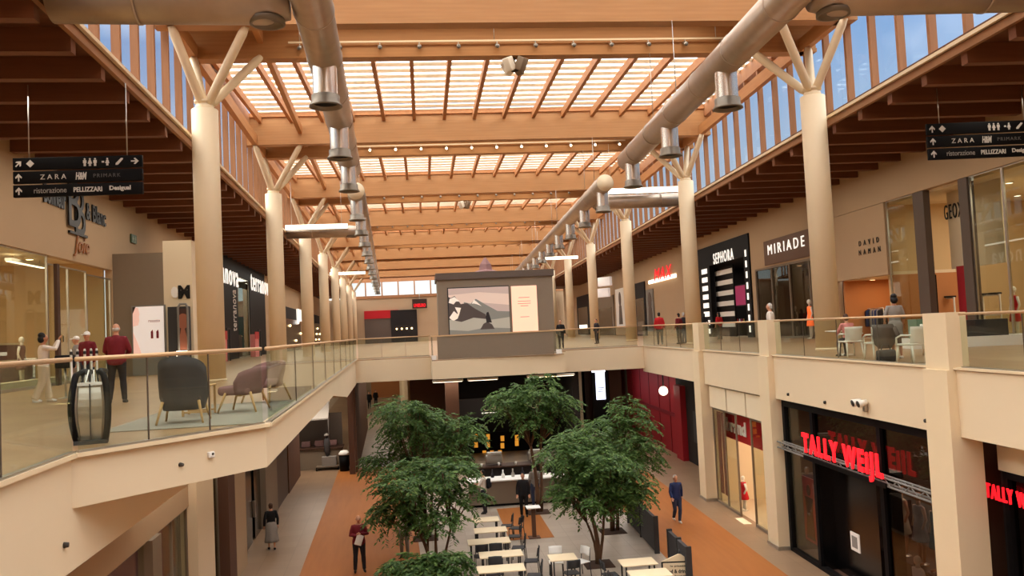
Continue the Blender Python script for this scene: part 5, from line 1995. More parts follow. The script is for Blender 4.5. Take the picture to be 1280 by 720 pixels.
# truss beam carrying the sign
t2 = thing('sign_truss', 'grey metal truss beam across the shopfront carrying the big red sign', 'beam', 'R', (10.15, 22, zs), frame_verts=True)
m = MB()
for zz in (zs - 0.02, zs + 0.16):
    for la in (10.05, 10.22):
        m.tube([(la, 17.55, zz), (la, 26.55, zz)], 0.028, 8)
m.build('chord', 'grey', t2)
m = MB()
d = 17.7
k = 0
while d < 26.3:
    m.tube([(10.05, d, zs + (0.16 if k % 2 else -0.02)), (10.05, d + 0.3, zs + (-0.02 if k % 2 else 0.16))], 0.016, 6)
    m.tube([(10.05, d, zs + 0.16), (10.22, d + 0.15, zs + 0.16)], 0.014, 6)
    d += 0.3
    k += 1
m.build('lacing', 'grey', t2)
da_, za_ = AL('R', 1006, 560, 10.0)
db_, zb_ = AL('R', 1106, 583, 10.0)
t3 = thing('shop_sign', 'big glowing red shop name above the dark portal on the right ground floor', 'sign', 'R', (9.94, (da_ + db_) / 2, (za_ + zb_) / 2), RRZ)
m = text('TALLY WEiJL', w=abs(da_ - db_), h=0.74, ext=0.04, bold=0.04, spacing=1.3)
build_letters(m, 'sign_red', t3)
m = MB().box(-abs(da_ - db_) / 2 - 0.05, abs(da_ - db_) / 2 + 0.05, 0.02, 0.06, -0.42, -0.30)
m.build('rail', 'black', t3)
d, z = AL('R', 1009, 675, 10.6)
t = thing('window_poster', 'reddish poster of a standing figure in the shop window left of the dark portal', 'poster', 'R', (10.75, d, GZ + 0.35), RRZ)
mat('poster_red', (150, 66, 54), 0.6)
MB().box(-0.6, 0.6, 0, 0.05, 0, 2.0).build('print', 'poster_red', t)
m = MB()
m.disc(0, 1.62, 0.13, -0.02, 0, 14, 0, 0.17)
m.plate([(-0.3, 0.1), (0.3, 0.1), (0.22, 0.9), (0.28, 1.4), (-0.28, 1.4), (-0.2, 0.9)], -0.02, 0)
m.build('figure_print', 'shop_brown', t)
t = thing('notice', 'small white framed notice on the dark portal', 'notice', 'R', (11.0, dT[3] + 0.3, GZ + 1.5))
d, z = AL('R', 1079, 677, 10.5)
t.location = W('R', 10.3, d, z)
t.rotation_euler = (0, 0, ANG['R'] + RRZ)
MB().box(-0.24, 0.24, -0.03, 0, -0.24, 0.24).build('frame', 'white', t)
MB().box(-0.15, 0.15, -0.04, -0.03, -0.15, 0.15).build('sheet', 'grey', t)
for i, (x, c, lb) in enumerate(((1125, 'cloth_beige', 'mannequin in a beige outfit behind the dark glass right of the portal'), (1146, 'cloth_mauve', 'mannequin in a mauve outfit behind the dark glass right of the portal'), (1167, 'cloth_dark', 'mannequin in a dark outfit behind the dark glass next to the big cream post'))):
    d, z = AL('R', x, 640, 11.15)
    mannequin('R', 11.2, d, GZ + 1.16, c, lb, RRZ, 1.8, 'skin')
single(MB().box(10.95, 11.6, 18.6, 21.6, GZ + 0.012, GZ + 1.15), 'display_plinth', 'dark_wood', 'dark display plinth under the mannequins right of the portal', 'plinth', 'R', (11.2, 19.5, GZ), local=False)
mannequin('R', 10.66, 19.65, GZ + 0.012, 'white', 'white mannequin standing on the floor behind the dark glass right of the portal', RRZ, 1.62)

# bay with the red dressed shop window
room('R', 'R', 10.5, 27.7, 34.3, GZ, -1.6, 5, 'shop_cream', 'shop_floor', 'shop_cream', 2, 'white_lamp', 260, (1.0, 0.8, 0.58))
dB = [AL('R', x, 590, 10.35)[0] for x in (892, 908, 926, 942, 960)]
pane('R', 10.35, 27.7, dB[3], GZ, -2.35, 'shop window with red decals between the doorway and the second cream post', 1, 'taupe')
pane('R', 10.35, dB[2] + 0.2, 34.3, GZ, -2.35, 'shop window with a red banner left of the bright doorway', 2, 'taupe')
m = MB().box(10.3, 10.42, 27.6, 34.4, -2.35, -1.4)
struct(m, 'wall_right', 'taupe', 'R')
for i in range(3):
    a = 27.75 + i * 2.2
    single(MB().box(10.22, 10.29, a, a + 2.1, -2.3, -1.45), 'transom_panel', 'shop_cream', 'pale transom panel over the red shop window, %s' % ('nearest the big red sign', 'middle one', 'farthest from the big red sign')[i], 'panel', 'R', (10.27, a, -2.3), local=False, group='pale transom panels')
da_, za_ = AL('R', 905, 530, 10.7)
db_, zb_ = AL('R', 945, 541, 10.7)
t = thing('shop_sign', 'red banner with white shop name across the shop window on the right ground floor', 'sign', 'R', (10.75, (da_ + db_) / 2, (za_ + zb_) / 2), RRZ)
L_ = abs(da_ - db_)
MB().box(-L_ * .62, L_ * .75, 0, 0.06, -0.55, 0.5).build('banner', 'red', t)
m = text('brand', w=L_ * .62, h=0.55, ext=0.04, bold=0.03)
m.xf(Matrix.Translation((-L_ * .12, -0.03, 0)))
build_letters(m, 'white', t)
d, z = AL('R', 921, 630, 11.2)
mannequin('R', 10.8, 32.4, GZ + 0.012, 'cloth_red', 'small mannequin in a red dress beside the bright doorway', RRZ, 1.35)
for i, dd_ in enumerate((33.2, 33.75)):  # red reflections in the pane, painted as thin dark strips
    single(MB().box(10.45, 10.47, dd_, dd_ + 0.42, GZ + 0.4, -2.5), 'window_decal', 'red_dark', 'painted dark red reflection on the red bannered shop window, %s' % ('nearer the doorway', 'farther from the doorway')[i], 'decal', 'R', (10.46, dd_, GZ), local=False)
d, z = AL('R', 935, 640, 10.6)
t = thing('window_decal', 'red sale decal on the glass beside the second cream post', 'decal', 'R', (10.6, 28.2, GZ + 0.3), RRZ)
MB().box(-0.4, 0.4, 0, 0.02, 0, 1.7).build('sheet', 'red', t)
for m in letters(text('saldi', w=1.4, h=0.5, ext=0.01, bold=0.03)):
    m.xf(Matrix.Translation((0, -0.008, 0.85)) @ Matrix.Rotation(-pi / 2, 4, 'Y'))
    m.build('letter', 'white', t)
for i, dd_ in enumerate((29.2, 32.6)):
    rack('R', 13.4, dd_, GZ + 0.01, 1.8, 'clothes rack inside the bright red-bannered shop, %s' % ('near its doorway', 'behind its banner')[i], RRZ)
MBp = MB().box(10.0, 10.3, 30.2, 31.2, GZ + 0.004, GZ + 0.02)
single(MBp, 'door_mat', 'shop_cream', 'pale door mat outside the bright doorway', 'mat', 'R', (10.1, 30.7, GZ), local=False)

# under the bridge, right: red shop
m = MB()
m.box(12.0, 12.3, 36.5, 46.5, GZ, -1.2, 0)
m.box(11.7, 12.3, 44.6, 45.9, GZ, -2.2, 1)
m.box(12.0, 12.3, 46.5, 66, GZ, -1.2, 1)
for q in range(6):
    m.box(11.97, 12.0, 48 + q * 2.6, 48.12 + q * 2.6, GZ, -1.2, 2)
m.box(11.96, 12.0, 46.5, 66, -4.1, -3.9, 2)
struct(m, 'wall_right', ['shop_dark', 'shop_red', 'red_dark'], 'R')
for i, (dd_, z0_, z1_, c, lb) in enumerate(((39.5, -5.6, -4.6, 'white', 'lower pale poster on the dark wall beside the red pillar'), (39.8, -3.6, -2.5, 'grey', 'upper grey poster on the dark wall beside the red pillar'), (42.0, -5.0, -3.4, 'charcoal', 'dark framed poster on the wall next to the red pillar'))):
    single(MB().box(11.92, 11.95, dd_, dd_ + 1.1, z0_, z1_), 'poster', c, lb, 'poster', 'R', (12, dd_, z0_), local=False)
t = thing('wall_lamp', 'white globe lamp on a bracket by the red shop under the bridge', 'lamp', 'R', (11.4, 47.0, -2.6))
MB().ball((0, 0, 0), 0.26, 14, 10).build('globe', 'white_lamp', t)
MB().tube([(0, 0, 0.2), (0, 0, 1.4)], 0.04, 8).build('stem', 'charcoal', t)
t = thing('wall_lamp', 'small white spot lamp under the right gallery by the third cream post', 'lamp', 'R', (10.9, 36.4, -1.75))
MB().lathe([(0.06, 0.2), (0.08, 0.1), (0.2, -0.1), (0.2, -0.14)], 16).build('shade', 'white_plastic', t)
MB().tube([(0, 0, 0.18), (0, 0, 0.85)], 0.025, 8).build('stem', 'steel', t)
MB().ball((0, 0, -0.12), 0.14, 10, 8).build('bulb', 'warm_lamp', t)
m = MB()
m.box(13.2, 13.4, 66, 110, GZ, -1.2)
struct(m, 'wall_right', 'shop_beige', 'R')

# led totem
d = 58.0
x0, z1 = AD('C', 742, 463, d)
x1, z0 = AD('C', 759, 499, d)
t = thing('led_totem', 'bright white upright LED screen under the bridge behind the trees', 'screen', 'C', ((x0 + x1) / 2, d, GZ))
hw = (x1 - x0) / 2
MB().box(-hw - 0.12, hw + 0.12, 0, 0.3, 0.0, z1 - GZ + 0.1).build('case', 'black', t)
MB().box(-hw + 0.1, hw - 0.1, -0.02, 0, z0 - GZ, z1 - GZ).build('screen', 'screen_white', t)
m = MB()
for q, wq in enumerate((0.7, 0.5, 0.8)):
    m.box(-hw * wq * .7, hw * wq * .7, -0.03, -0.02, z0 - GZ + 0.55 + q * 0.12, z0 - GZ + 0.6 + q * 0.12)
m.build('text_lines', 'cloth_navy', t)
x0, z1 = AD('C', 742, 457, 56)
single(MB().box(-0.45, 0.45, 0, 0.15, -0.28, 0.2), 'ceiling_sign', 'screen_white', 'small white lit sign under the bridge just above the LED screen', 'sign', 'C', (AD('C', 748, 460, 56)[0], 56, AD('C', 748, 460, 56)[1]))
# columns standing under the bridge
for i, (x, c, lb) in enumerate(((722, 'cream_paint', 'cream pillar under the bridge left of the LED screen'), (734, 'dark_brown', 'dark brown pillar under the bridge touching the LED screen side'), (768, 'shop_brown', 'brown pillar under the bridge right of the LED screen'), (790, 'taupe', 'taupe pillar under the bridge beside the red shop'))):
    lat, _ = AD('C', x, 480, 60)
    m = MB().box(-0.45, 0.45, -0.3, 0.3, 0, -1.2 - GZ)
    m.box(-0.5, 0.5, -0.35, 0.35, 0, 0.15)
    single(m, 'pillar', c, lb, 'pillar', 'C', (lat, 60, GZ))

# ------------------------------------------------------------------ ground floor, left side
dq = {x: AL('L', x, 640, -5.2)[0] for x in (178, 195, 236, 258, 275, 284, 300, 330, 345, 360, 375)}
room('L', 'L', -5.4, 9, dq[236], GZ, -2.9, 4.5, 'shop_purple', 'shop_floor', 'shop_beige', 3, 'white_lamp', 190, (1.0, 0.85, 0.85))
struct(MB().box(-5.4, -5.2, D_BACK, dq[236], -2.85, -0.6), 'wall_left', 'wall_plaster', 'L')
pane('L', -5.28, 9, dq[195], GZ, -2.85, 'brownish shop window at the bottom left under the gallery', 3, 'taupe')
pane('L', -5.28, dq[195], dq[236], GZ, -2.85, 'purple lit shop window on the left ground floor with white displays', 2, 'taupe')
m = MB()
m.box(-5.4, -5.1, dq[195] - 0.7, dq[195], GZ, -2.85)
struct(m, 'wall_left', 'taupe', 'L')
for i, (x, c) in enumerate(((206, 'cloth_white'), (224, 'gold_fabric'))):
    mannequin('L', -5.72, (20.3, 21.2)[i], GZ + 0.012, c, ('mannequin in white in the purple lit window on the left', 'mannequin in a golden dress in the purple lit window on the left')[i], LRZ, 1.75)
single(MB().box(-5.5, -5.0, dq[236], dq[258], GZ, -1.3), 'pillar', 'cream_plaster', 'wide cream pillar on the left ground floor right of the purple window', 'pillar', 'L', (-5.2, dq[236], GZ), local=False)
room('L', 'L', -5.4, dq[258], dq[275], GZ, -1.3, 2.0, 'shop_cream', 'shop_floor', 'shop_cream', 1, 'warm_lamp', 30)
pane('L', -5.28, dq[258], dq[275], GZ, -1.3, 'narrow pink shop window between the cream and brown pillars on the left', 1, 'taupe')
d = (dq[258] + dq[275]) / 2
t = thing('window_display', 'pink and white window display with a small figure in the narrow left window', 'display', 'L', (-6.0, d, GZ + 0.01), LRZ)
MB().box(-0.8, 0.8, 0, 0.6, 0, 0.7).build('plinth', 'cloth_pink', t)
MB().box(-0.82, 0.82, -0.02, 0.62, 0.7, 0.82).build('top', 'white', t)
for q in range(5):
    MB().ball((-0.6 + q * 0.3, 0.3, 0.95 + 0.12 * (q % 2)), (0.13, 0.13, 0.2), 8, 6).build('ornament', ['white', 'cloth_pink', 'cloth_dark'][q % 3], t)
MB().tube([(0.3, 0.4, 0.82), (0.3, 0.4, 1.4), (0.3, 0.4, 2.0)], [0.12, 0.2, 0.08], 10).build('bust', 'taupe_dark', t)
single(MB().box(-5.5, -4.95, dq[275], dq[284], GZ, -1.3), 'pillar', 'shop_brown', 'slim brown pillar on the left ground floor', 'pillar', 'L', (-5.2, dq[275], GZ), local=False)
single(MB().box(-5.5, -5.0, dq[284], dq[300], GZ, -1.3), 'pillar', 'wall_plaster', 'wide beige pillar on the left ground floor next to the black entrance', 'pillar', 'L', (-5.2, dq[284], GZ), local=False)
pane('L', -5.25, dq[300], dq[300] + 1.4, GZ, -1.3, 'narrow glass pane beside the black entrance on the left ground floor', 1, 'taupe')
t = thing('shop_entrance', 'black shop entrance on the left ground floor behind the woman in the grey skirt', 'shopfront', 'L', (-5.2, dq[300] + 1.4, GZ), LRZ)
w_ = dq[330] - dq[300] - 1.4
MB().box(0, w_, 0.2, 0.28, 0.01, 4.87).build('panel', 'black', t)
MB().box(0.2, w_ * .42, 0.1, 0.16, 0, 4.6).build('door_leaf', 'black_gloss', t)
MB().box(w_ * .58, w_ - 0.1, 0.1, 0.16, 0, 4.6).build('door_leaf', 'black_gloss', t)
MB().box(w_ * .45, w_ * .48, 0.0, 0.1, 0.9, 1.5).build('handle', 'steel', t)
struct(MB().box(-5.5, -5.2, dq[300], 48, -1.3, -0.6), 'wall_left', 'wall_plaster', 'L')
single(MB().box(-5.5, -5.1, dq[330], dq[345], GZ, -1.3), 'pillar', 'taupe', 'grey pillar with white decals beyond the black entrance on the left', 'pillar', 'L', (-5.2, dq[330], GZ), local=False)
single(MB().box(-5.5, -5.15, dq[345], dq[360], GZ, -1.3), 'pillar', 'taupe_dark', 'dark taupe pillar beyond the woman in the grey skirt', 'pillar', 'L', (-5.2, dq[345], GZ), local=False)
single(MB().box(-5.5, -5.1, dq[360], dq[375], GZ, -1.3), 'pillar', 'shop_brown', 'last brown pillar of the left ground floor row', 'pillar', 'L', (-5.2, dq[360], GZ), local=False)
struct(MB().box(-5.7, -5.5, 22, 49, GZ, -1.2), 'wall_left', 'shop_brown', 'L')

# under the bridge, left: corridor wall, stall and counters
m = MB()
p0 = AZ('L', 428, 590, GZ)
struct(MB().box(-2.3, -2.0, 47.5, 70, GZ, -1.2), 'wall_left', 'shop_brown', 'L')
single(MB().box(-2.4, -2.1, 46.95, 47.4, GZ, -1.2), 'pillar', 'shop_brown', 'reddish brown pillar under the bridge beside the left corridor', 'pillar', 'L', (-2.6, 47, GZ), local=False)
t = thing('stall_counter', 'low taupe stall counter under the bridge on the left', 'counter', 'L', (-6.2, 49.6, GZ), frame_verts=True)
MB().box(-7.0, -2.9, 49.5, 50.1, GZ, GZ + 1.15).build('front', 'taupe', t)
MB().box(-7.1, -2.85, 49.4, 50.7, GZ + 1.15, GZ + 1.22).build('worktop', 'dark_wood', t)
MB().box(-6.9, -3.0, 51.5, 51.7, GZ, GZ + 3.0).build('back_panel', 'taupe_dark', t)
m = MB()
for i in range(5):
    m.rbox((-6.5 + i * 0.75, 50.3, GZ + 1.38), (0.5, 0.4, 0.32), 0.05)
m.build('bin_box', 'cloth_mauve', t)
t = thing('stall_canopy', 'pale slanted canopy board over the stall under the bridge', 'canopy', 'L', (-5, 49.6, -2.6), frame_verts=True)
m = MB()
m.add([(-6.3, 48.9, -3.3), (-3.6, 48.9, -3.25), (-3.6, 50.4, -2.35), (-6.3, 50.4, -2.4), (-6.3, 48.9, -3.38), (-3.6, 48.9, -3.33), (-3.6, 50.4, -2.43), (-6.3, 50.4, -2.48)],
      [(0, 1, 2, 3), (7, 6, 5, 4), (0, 4, 5, 1), (1, 5, 6, 2), (2, 6, 7, 3), (3, 7, 4, 0)])
m.build('board', 'cloth_grey', t)
MB().box(-6.3, -3.6, 50.38, 50.44, -2.44, -2.3).build('edge_light', 'white_lamp', t)
m = MB()
for x in (-6.2, -3.7):
    m.tube([(x, 50.4, -2.4), (x, 50.4, -1.2)], 0.03, 8)
    m.tube([(x, 50.4, -2.4), (x, 50.4, GZ + 1.23)], 0.03, 8)
m.build('post', 'steel', t)
# corridor beyond: end wall warm
struct(MB().box(-2.4, 6, 104, 104.3, GZ, -1.2), 'wall_front', 'shop_orange', 'L')
struct(MB().box(1.0, 1.3, 52, 104, GZ, -1.2), 'wall_right', 'shop_beige', 'L')

struct(MB().box(-1.0, 1.75, 51.6, 51.8, GZ, -1.2), 'wall_front', 'shop_brown', 'C')
# ------------------------------------------------------------------ the cafe under the bridge
d = 47.6
x0, _ = AD('C', 572, 500, d)
x1, _ = AD('C', 712, 500, d)
m = MB()
m.box(x0, x1, d + 4.5, d + 4.7, GZ, -1.2)
m.box(x0 - 0.4, x0, d - 1, d + 4.7, GZ, -1.2)
m.box(x1, x1 + 0.4, d - 1, d + 4.7, GZ, -1.2)
struct(m, 'wall_shop', 'shop_dark', 'C')
zc = AD('C', 640, 508, d)[1]
t = thing('cafe_sign', 'dark cafe fascia with pale letters under the bridge, between the tree tops', 'sign', 'C', (0, d, zc), frame_verts=True)
MB().box(x0, x1, d, d + 0.2, zc - 0.5, zc + 0.55).build('fascia', 'shop_dark', t)
mat('cafe_letters', (190, 170, 140), 0.5)
for s_, xa_, xb_ in (('CAFE', 604, 627), ('DELLA', 654, 690)):
    a, _ = AD('C', xa_, 508, d)
    b_, _ = AD('C', xb_, 508, d)
    m = text(s_, w=b_ - a, h=0.34, ext=0.06)
    words(m, (a + b_) / 2, d - 0.04, zc, 'cafe_letters', t)
a, _ = AD('C', 602, 514, d)
b_, _ = AD('C', 622, 514, d)
MB().box(a, b_, d - 0.05, d, zc - 0.30, zc - 0.26).build('underline', 'sign_white', t)
t = thing('menu_board', 'amber lit menu pictures on the dark back wall of the cafe', 'menu', 'C', (2.5, d + 4.4, -5.0), frame_verts=True)
dm_ = d + 4.3
MB().box(AD('C', 588, 560, dm_)[0], AD('C', 668, 560, dm_)[0], dm_, dm_ + 0.1, AD('C', 620, 574, dm_)[1], AD('C', 620, 540, dm_)[1]).build('board', 'black', t)
for x, y in ((595, 546), (595, 556), (610, 546), (610, 556), (628, 548), (628, 557), (646, 547), (646, 554), (605.5, 566.5), (615, 566.5), (625, 566)):
    lat, z = AD('C', x, y, dm_)
    MB().box(lat - 0.11, lat + 0.11, dm_ - 0.04, dm_, z - 0.16, z + 0.16).build('menu_picture', 'amber_menu', t)
t = thing('coffee_counter', 'dark coffee counter inside the cafe with white cups and machines', 'counter', 'C', (3.5, 39.5, GZ), frame_verts=True)
MB().box(2.2, 8.4, 39.2, 40.0, GZ, GZ + 1.1).build('body', 'shop_dark', t)
MB().box(2.1, 8.5, 39.1, 40.1, GZ + 1.1, GZ + 1.16).build('top', 'dark_wood', t)
for q in range(3):
    m = MB().rbox((3.0 + q * 2.0, 39.6, GZ + 1.45), (0.8, 0.45, 0.42), 0.06)
    m.rbox((3.0 + q * 2.0, 39.4, GZ + 1.75), (0.7, 0.3, 0.1), 0.03)
    m.build('coffee_machine', 'steel', t)
for q in range(8):
    MB().lathe([(0.04, 1.16), (0.06, 1.3), (0.055, 1.3)], 10, (2.4 + q * 0.8, 39.35, GZ)).build('cup', 'white', t)
for q, x in enumerate((560, 604, 678, 700)):
    lat, z = AD('C', x, 486, 44)
    t = thing('ceiling_lamp', ('long pale lamp under the bridge left of the cafe sign', 'pale ceiling lamp above the first cafe letters', 'pale ceiling lamp above the last cafe letters', 'pale ceiling lamp right of the cafe sign')[q], 'lamp', 'C', (lat, 44, -1.3))
    MB().box(-0.8, 0.8, -0.12, 0.12, 0, 0.1).build('housing', 'white_plastic', t)
    MB().box(-0.75, 0.75, -0.1, 0.1, -0.02, 0).build('diffuser', 'white_lamp', t)
single(MB().box(-0.35, 0.35, -0.35, 0.35, 0, -1.2 - GZ), 'pillar', 'shop_brown', 'brown pillar under the bridge left of the cafe', 'pillar', 'C', (AD('C', 566, 520, 45)[0], 45, GZ))
# long bar front before the cafe
t = thing('bar_counter', 'long taupe bar front with dark base strip in front of the cafe', 'counter', 'C', (3.4, 36.0, GZ), frame_verts=True)
xa_, da_, _ = AZ('C', 586, 637, GZ)
MB().box(1.6, 6.0, 35.9, 36.3, GZ + 0.1, GZ + 1.05).build('front', 'taupe', t)
MB().box(1.6, 6.0, 35.95, 36.25, GZ, GZ + 0.1).build('plinth', 'black', t)
MB().box(1.5, 6.1, 35.8, 36.9, GZ + 1.05, GZ + 1.1).build('worktop', 'white', t)
for q in range(10):
    m = MB()
    x = 1.8 + q * 0.44
    m.lathe([(0.07, 0), (0.08, 0.12), (0.03, 0.22), (0.03, 0.34)], 10, (x, 36.4 + 0.12 * (q % 3), GZ + 1.1))
    single(m, 'bottle', ['white', 'steel', 'cloth_dark'][q % 3], ('%s bottle on the bar worktop, %s from the left end' % (['white', 'steel', 'dark'][q % 3], ['first', 'second', 'third', 'fourth', 'fifth', 'sixth', 'seventh', 'eighth', 'ninth', 'tenth'][q])), 'bottle', 'C', (0, 0, 0), group='bottles on the bar', local=False)
# ================================================================== GALLERY FURNITURE
# grey rug under the seats on the left
single(MB().rbox((0, 0, 0.008), (2.3, 4.6, 0.016), 0.006), 'rug', 'rug_grey', 'grey rug under the armchairs behind the slanting glass railing', 'rug', 'L', (-3.1, 15.4, 0))


def shell_chair(fr, lat, d, rz, label, m_, hb=1.02, w=0.78, lo=0.30):
    """armchair with a curved upholstered shell on splayed wooden legs"""
    t = thing('armchair', label, 'armchair', fr, (lat, d, 0.024), rz)
    # shell: back and arms in one curved sheet with thickness, seat facing +y
    m = MB()
    n = 17
    outer, inner = [], []
    for lev in range(6):
        f = lev / 5
        ro, ri = [], []
        for i in range(n):
            a = pi + pi * i / (n - 1)          # from left arm round the back to the right arm
            ca, sa = cos(a), sin(a)
            back = max(0, -sa)
            top = 0.52 + (hb - 0.52) * back ** 0.3
            zz = lo + (top - lo) * f
            sp = 0.84 + 0.16 * min(1, f * 1.6)
            x, y = ca * w / 2 * sp, sa * 0.40 * sp + 0.12 - 0.10 * f * back
            ro.append((x, y, zz))
            ri.append((x * 0.86, y * 0.84 + 0.02, zz))
        outer.append(ro)
        inner.append(ri)
    rings = []
    for lev in range(6):
        rings.append(outer[lev] + list(reversed(inner[lev])))
    m.rings(rings)
    m.build('shell', m_, t)
    m = MB().rbox((0, 0.16, 0.37), (w * 0.78, 0.58, 0.16), 0.06)
    m.build('seat_cushion', m_, t)
    for sx, sy in ((-1, -1), (1, -1), (-1, 1), (1, 1)):
        MB().tube([(sx * w * .36, sy * 0.22 + 0.08, 0.34), (sx * w * .46, sy * 0.34 + 0.08, 0.0)], [0.024, 0.016], 10).build('leg', 'pale_wood', t)
    MB().box(-w * .36, w * .36, 0.02, 0.12, 0.27, 0.31).build('frame', 'pale_wood', t)
    return t


a, d, _ = AZ('L', 222, 533)
shell_chair('L', a, d + 0.35, radians(2), 'dark grey high-backed armchair with pale wooden legs seen from behind the glass', 'cloth_slate', 1.04, 0.74, 0.2)
a, d, _ = AZ('L', 305, 518)
shell_chair('L', a, d + 0.5, radians(78), 'mauve lounge chair with pale wooden legs turned sideways behind the glass', 'cloth_mauve', 0.78, 0.74)
a, d, _ = AZ('L', 316, 500)
shell_chair('L', -2.45, 17.6, radians(150), 'second mauve lounge chair, partly hidden behind the sideways one', 'cloth_mauve', 0.80, 0.74)
a, d, _ = AZ('L', 246, 521)
t = thing('side_table', 'square wooden side table between the grey armchair and the mauve chair', 'table', 'L', (a, d + 0.2, 0.017))
MB().rbox((0, 0, 0.50), (0.5, 0.5, 0.03), 0.01).build('tabletop', 'pale_wood', t)
for sx in (-1, 1):
    for sy in (-1, 1):
        MB().box(sx * 0.22 - 0.018, sx * 0.22 + 0.018, sy * 0.22 - 0.018, sy * 0.22 + 0.018, 0, 0.49).build('leg', 'pale_wood', t)
m = MB()
m.box(-0.22, 0.22, -0.23, -0.21, 0.05, 0.08)
m.box(-0.22, 0.22, 0.21, 0.23, 0.05, 0.08)
m.build('stretcher', 'pale_wood', t)

# escalator head: two bowed black handrails with a bright steel end plate between
a, d, _ = AZ('L', 110, 556)
t = thing('escalator_newel', 'barrel shaped escalator end with black handrails and shiny steel plate behind the near glass', 'escalator', 'L', (a, d + 0.12, 0), radians(14))
for s in (-1, 1):
    m = MB()
    pts = []
    for i in range(13):
        f = i / 12
        zz = 0.03 + 0.86 * f
        x = s * (0.13 + 0.085 * sin(pi * min(1, 0.10 + f * 0.80)) ** 0.8)
        pts.append((x, -0.12 * sin(pi * f), zz))
    pts += [(s * 0.11, 0.10, 0.92), (s * 0.10, 0.5, 0.93), (s * 0.10, 1.4, 0.90)]
    m.tube(pts, 0.042, 10)
    m.build('handrail', 'black', t)
    m = MB()
    pts2 = [(x * 0.80, y + 0.03, zz) for x, y, zz in pts[:13]]
    m.tube(pts2, 0.028, 8)
    m.build('balustrade_edge', 'taupe', t)
m = MB()
rings = []
for i in range(9):
    f = i / 8
    zz = 0.05 + 0.70 * f
    hw = 0.095 + 0.065 * sin(pi * min(1, 0.12 + f * 0.8)) ** 0.8
    rings.append([(-hw, 0.0 - 0.06 * sin(pi * f), zz), (hw, 0.0 - 0.06 * sin(pi * f), zz), (hw, 0.12, zz), (-hw, 0.12, zz)])
m.rings(rings, 0, False)
m.build('end_plate', 'steel', t)
m = MB().box(-0.006, 0.006, -0.085, 0.0, 0.05, 0.78)
m.build('seam', 'charcoal', t)
MB().box(-0.15, 0.15, -0.05, 0.05, 0.76, 0.80).build('comb_plate', 'white', t)
for i in range(5):
    x = -0.10 + i * 0.05
    MB().tube([(x, 0.0, 0.80), (x * 0.6, 0.25, 0.95)], 0.01, 6).build('cleat', 'white' if i % 2 else 'charcoal', t)
MB().box(-0.2, 0.2, -0.1, 0.15, 0, 0.05).build('base', 'charcoal', t)
for i, x in enumerate((90, 98, 107, 115, 122)):
    a, d, _ = AZ('L', x, 498 - i, 0)
    t = thing('barrier_post', '%s pale barrier post from the left behind the escalator newel' % ['first', 'second', 'third', 'fourth', 'fifth'][i], 'post', 'L', (a, d, 0), group='barrier posts by the escalator')
    MB().lathe([(0.07, 0), (0.07, 0.02), (0.032, 0.04), (0.032, 1.22), (0.02, 1.26)], 14).build('post', 'steel', t)
    MB().lathe([(0.036, 1.12), (0.036, 1.2)], 14).build('band', 'charcoal', t)
a, d, _ = AZ('L', 86, 497)
t = thing('trolley_case', 'dark box standing beside the first barrier post', 'box', 'L', (a, d - 0.2, 0))
MB().rbox((0, 0, 0.95), (0.42, 0.3, 0.34), 0.03).build('box', 'cloth_black', t)
MB().tube([(0, 0, 0), (0, 0, 0.8)], 0.03, 8).build('stand', 'steel', t)
MB().lathe([(0.18, 0), (0.18, 0.02), (0.03, 0.03)], 14).build('foot', 'steel', t)


# white cafe chairs on the right gallery
def white_chair(fr, lat, d, rz, label, z=0.0):
    t = thing('white_chair', label, 'chair', fr, (lat, d, z), rz, 'white chairs on the right gallery')
    m = MB().rbox((0, 0, 0.44), (0.52, 0.50, 0.05), 0.02)
    m.build('seat', 'white_plastic', t)
    m = MB()
    rings = []
    for i in range(7):
        f = i / 6
        zz = 0.44 + 0.42 * f
        hw = 0.24 + 0.03 * f
        y = -0.23 - 0.07 * f
        rings.append([(-hw, y + 0.05, zz), (-hw * .5, y, zz), (0, y - 0.02, zz), (hw * .5, y, zz), (hw, y + 0.05, zz), (hw, y + 0.08, zz), (hw * .5, y + 0.03, zz), (0, y + 0.01, zz), (-hw * .5, y + 0.03, zz), (-hw, y + 0.08, zz)])
    m.rings(rings)
    m.build('backrest', 'white_plastic', t)
    for s in (-1, 1):
        m = MB().tube([(s * 0.27, -0.22, 0.66), (s * 0.28, 0.05, 0.66), (s * 0.27, 0.2, 0.60), (s * 0.25, 0.22, 0.44)], 0.022, 8)
        m.build('armrest', 'white_plastic', t)
        for y in (-1, 1):
            MB().tube([(s * 0.22, y * 0.20, 0.43), (s * 0.25, y * 0.25, 0.0)], [0.03, 0.022], 8).build('leg', 'white_plastic', t)
    return t


c1 = AZ('R', 1068, 446)
c2 = AZ('R', 1103, 450)
c3 = AZ('R', 1150, 454)
white_chair('R', c1[0], c1[1] + 0.2, radians(4), 'white armchair nearest the round column, with a person in pink on it')
white_chair('R', c2[0], c2[1] + 0.2, radians(2), 'white armchair with a grey coat over its back on the right gallery')
white_chair('R', c3[0], c3[1] + 0.3, radians(20), 'white armchair partly hidden behind the nearest big cream post')
white_chair('R', 12.6, 22.0, radians(120), 'white armchair behind the woman in the grey dress')
t = thing('coat', 'grey-brown coat draped over the back of a white armchair', 'coat', 'R', (c2[0], c2[1] + 0.2, 0), radians(2))
m = MB()
rings = []
for zz, hw, y0, y1 in ((0.90, .20, -.34, -.22), (0.92, .26, -.36, -.22), (0.80, .29, -.39, -.33), (0.62, .30, -.39, -.32), (0.42, .27, -.38, -.33), (0.30, .16, -.37, -.34)):
    rings.append([(-hw, y1, zz), (-hw, y0 + .01, zz), (0, y0 - .02, zz), (hw, y0 + .01, zz), (hw, y1, zz), (0, y1, zz)])
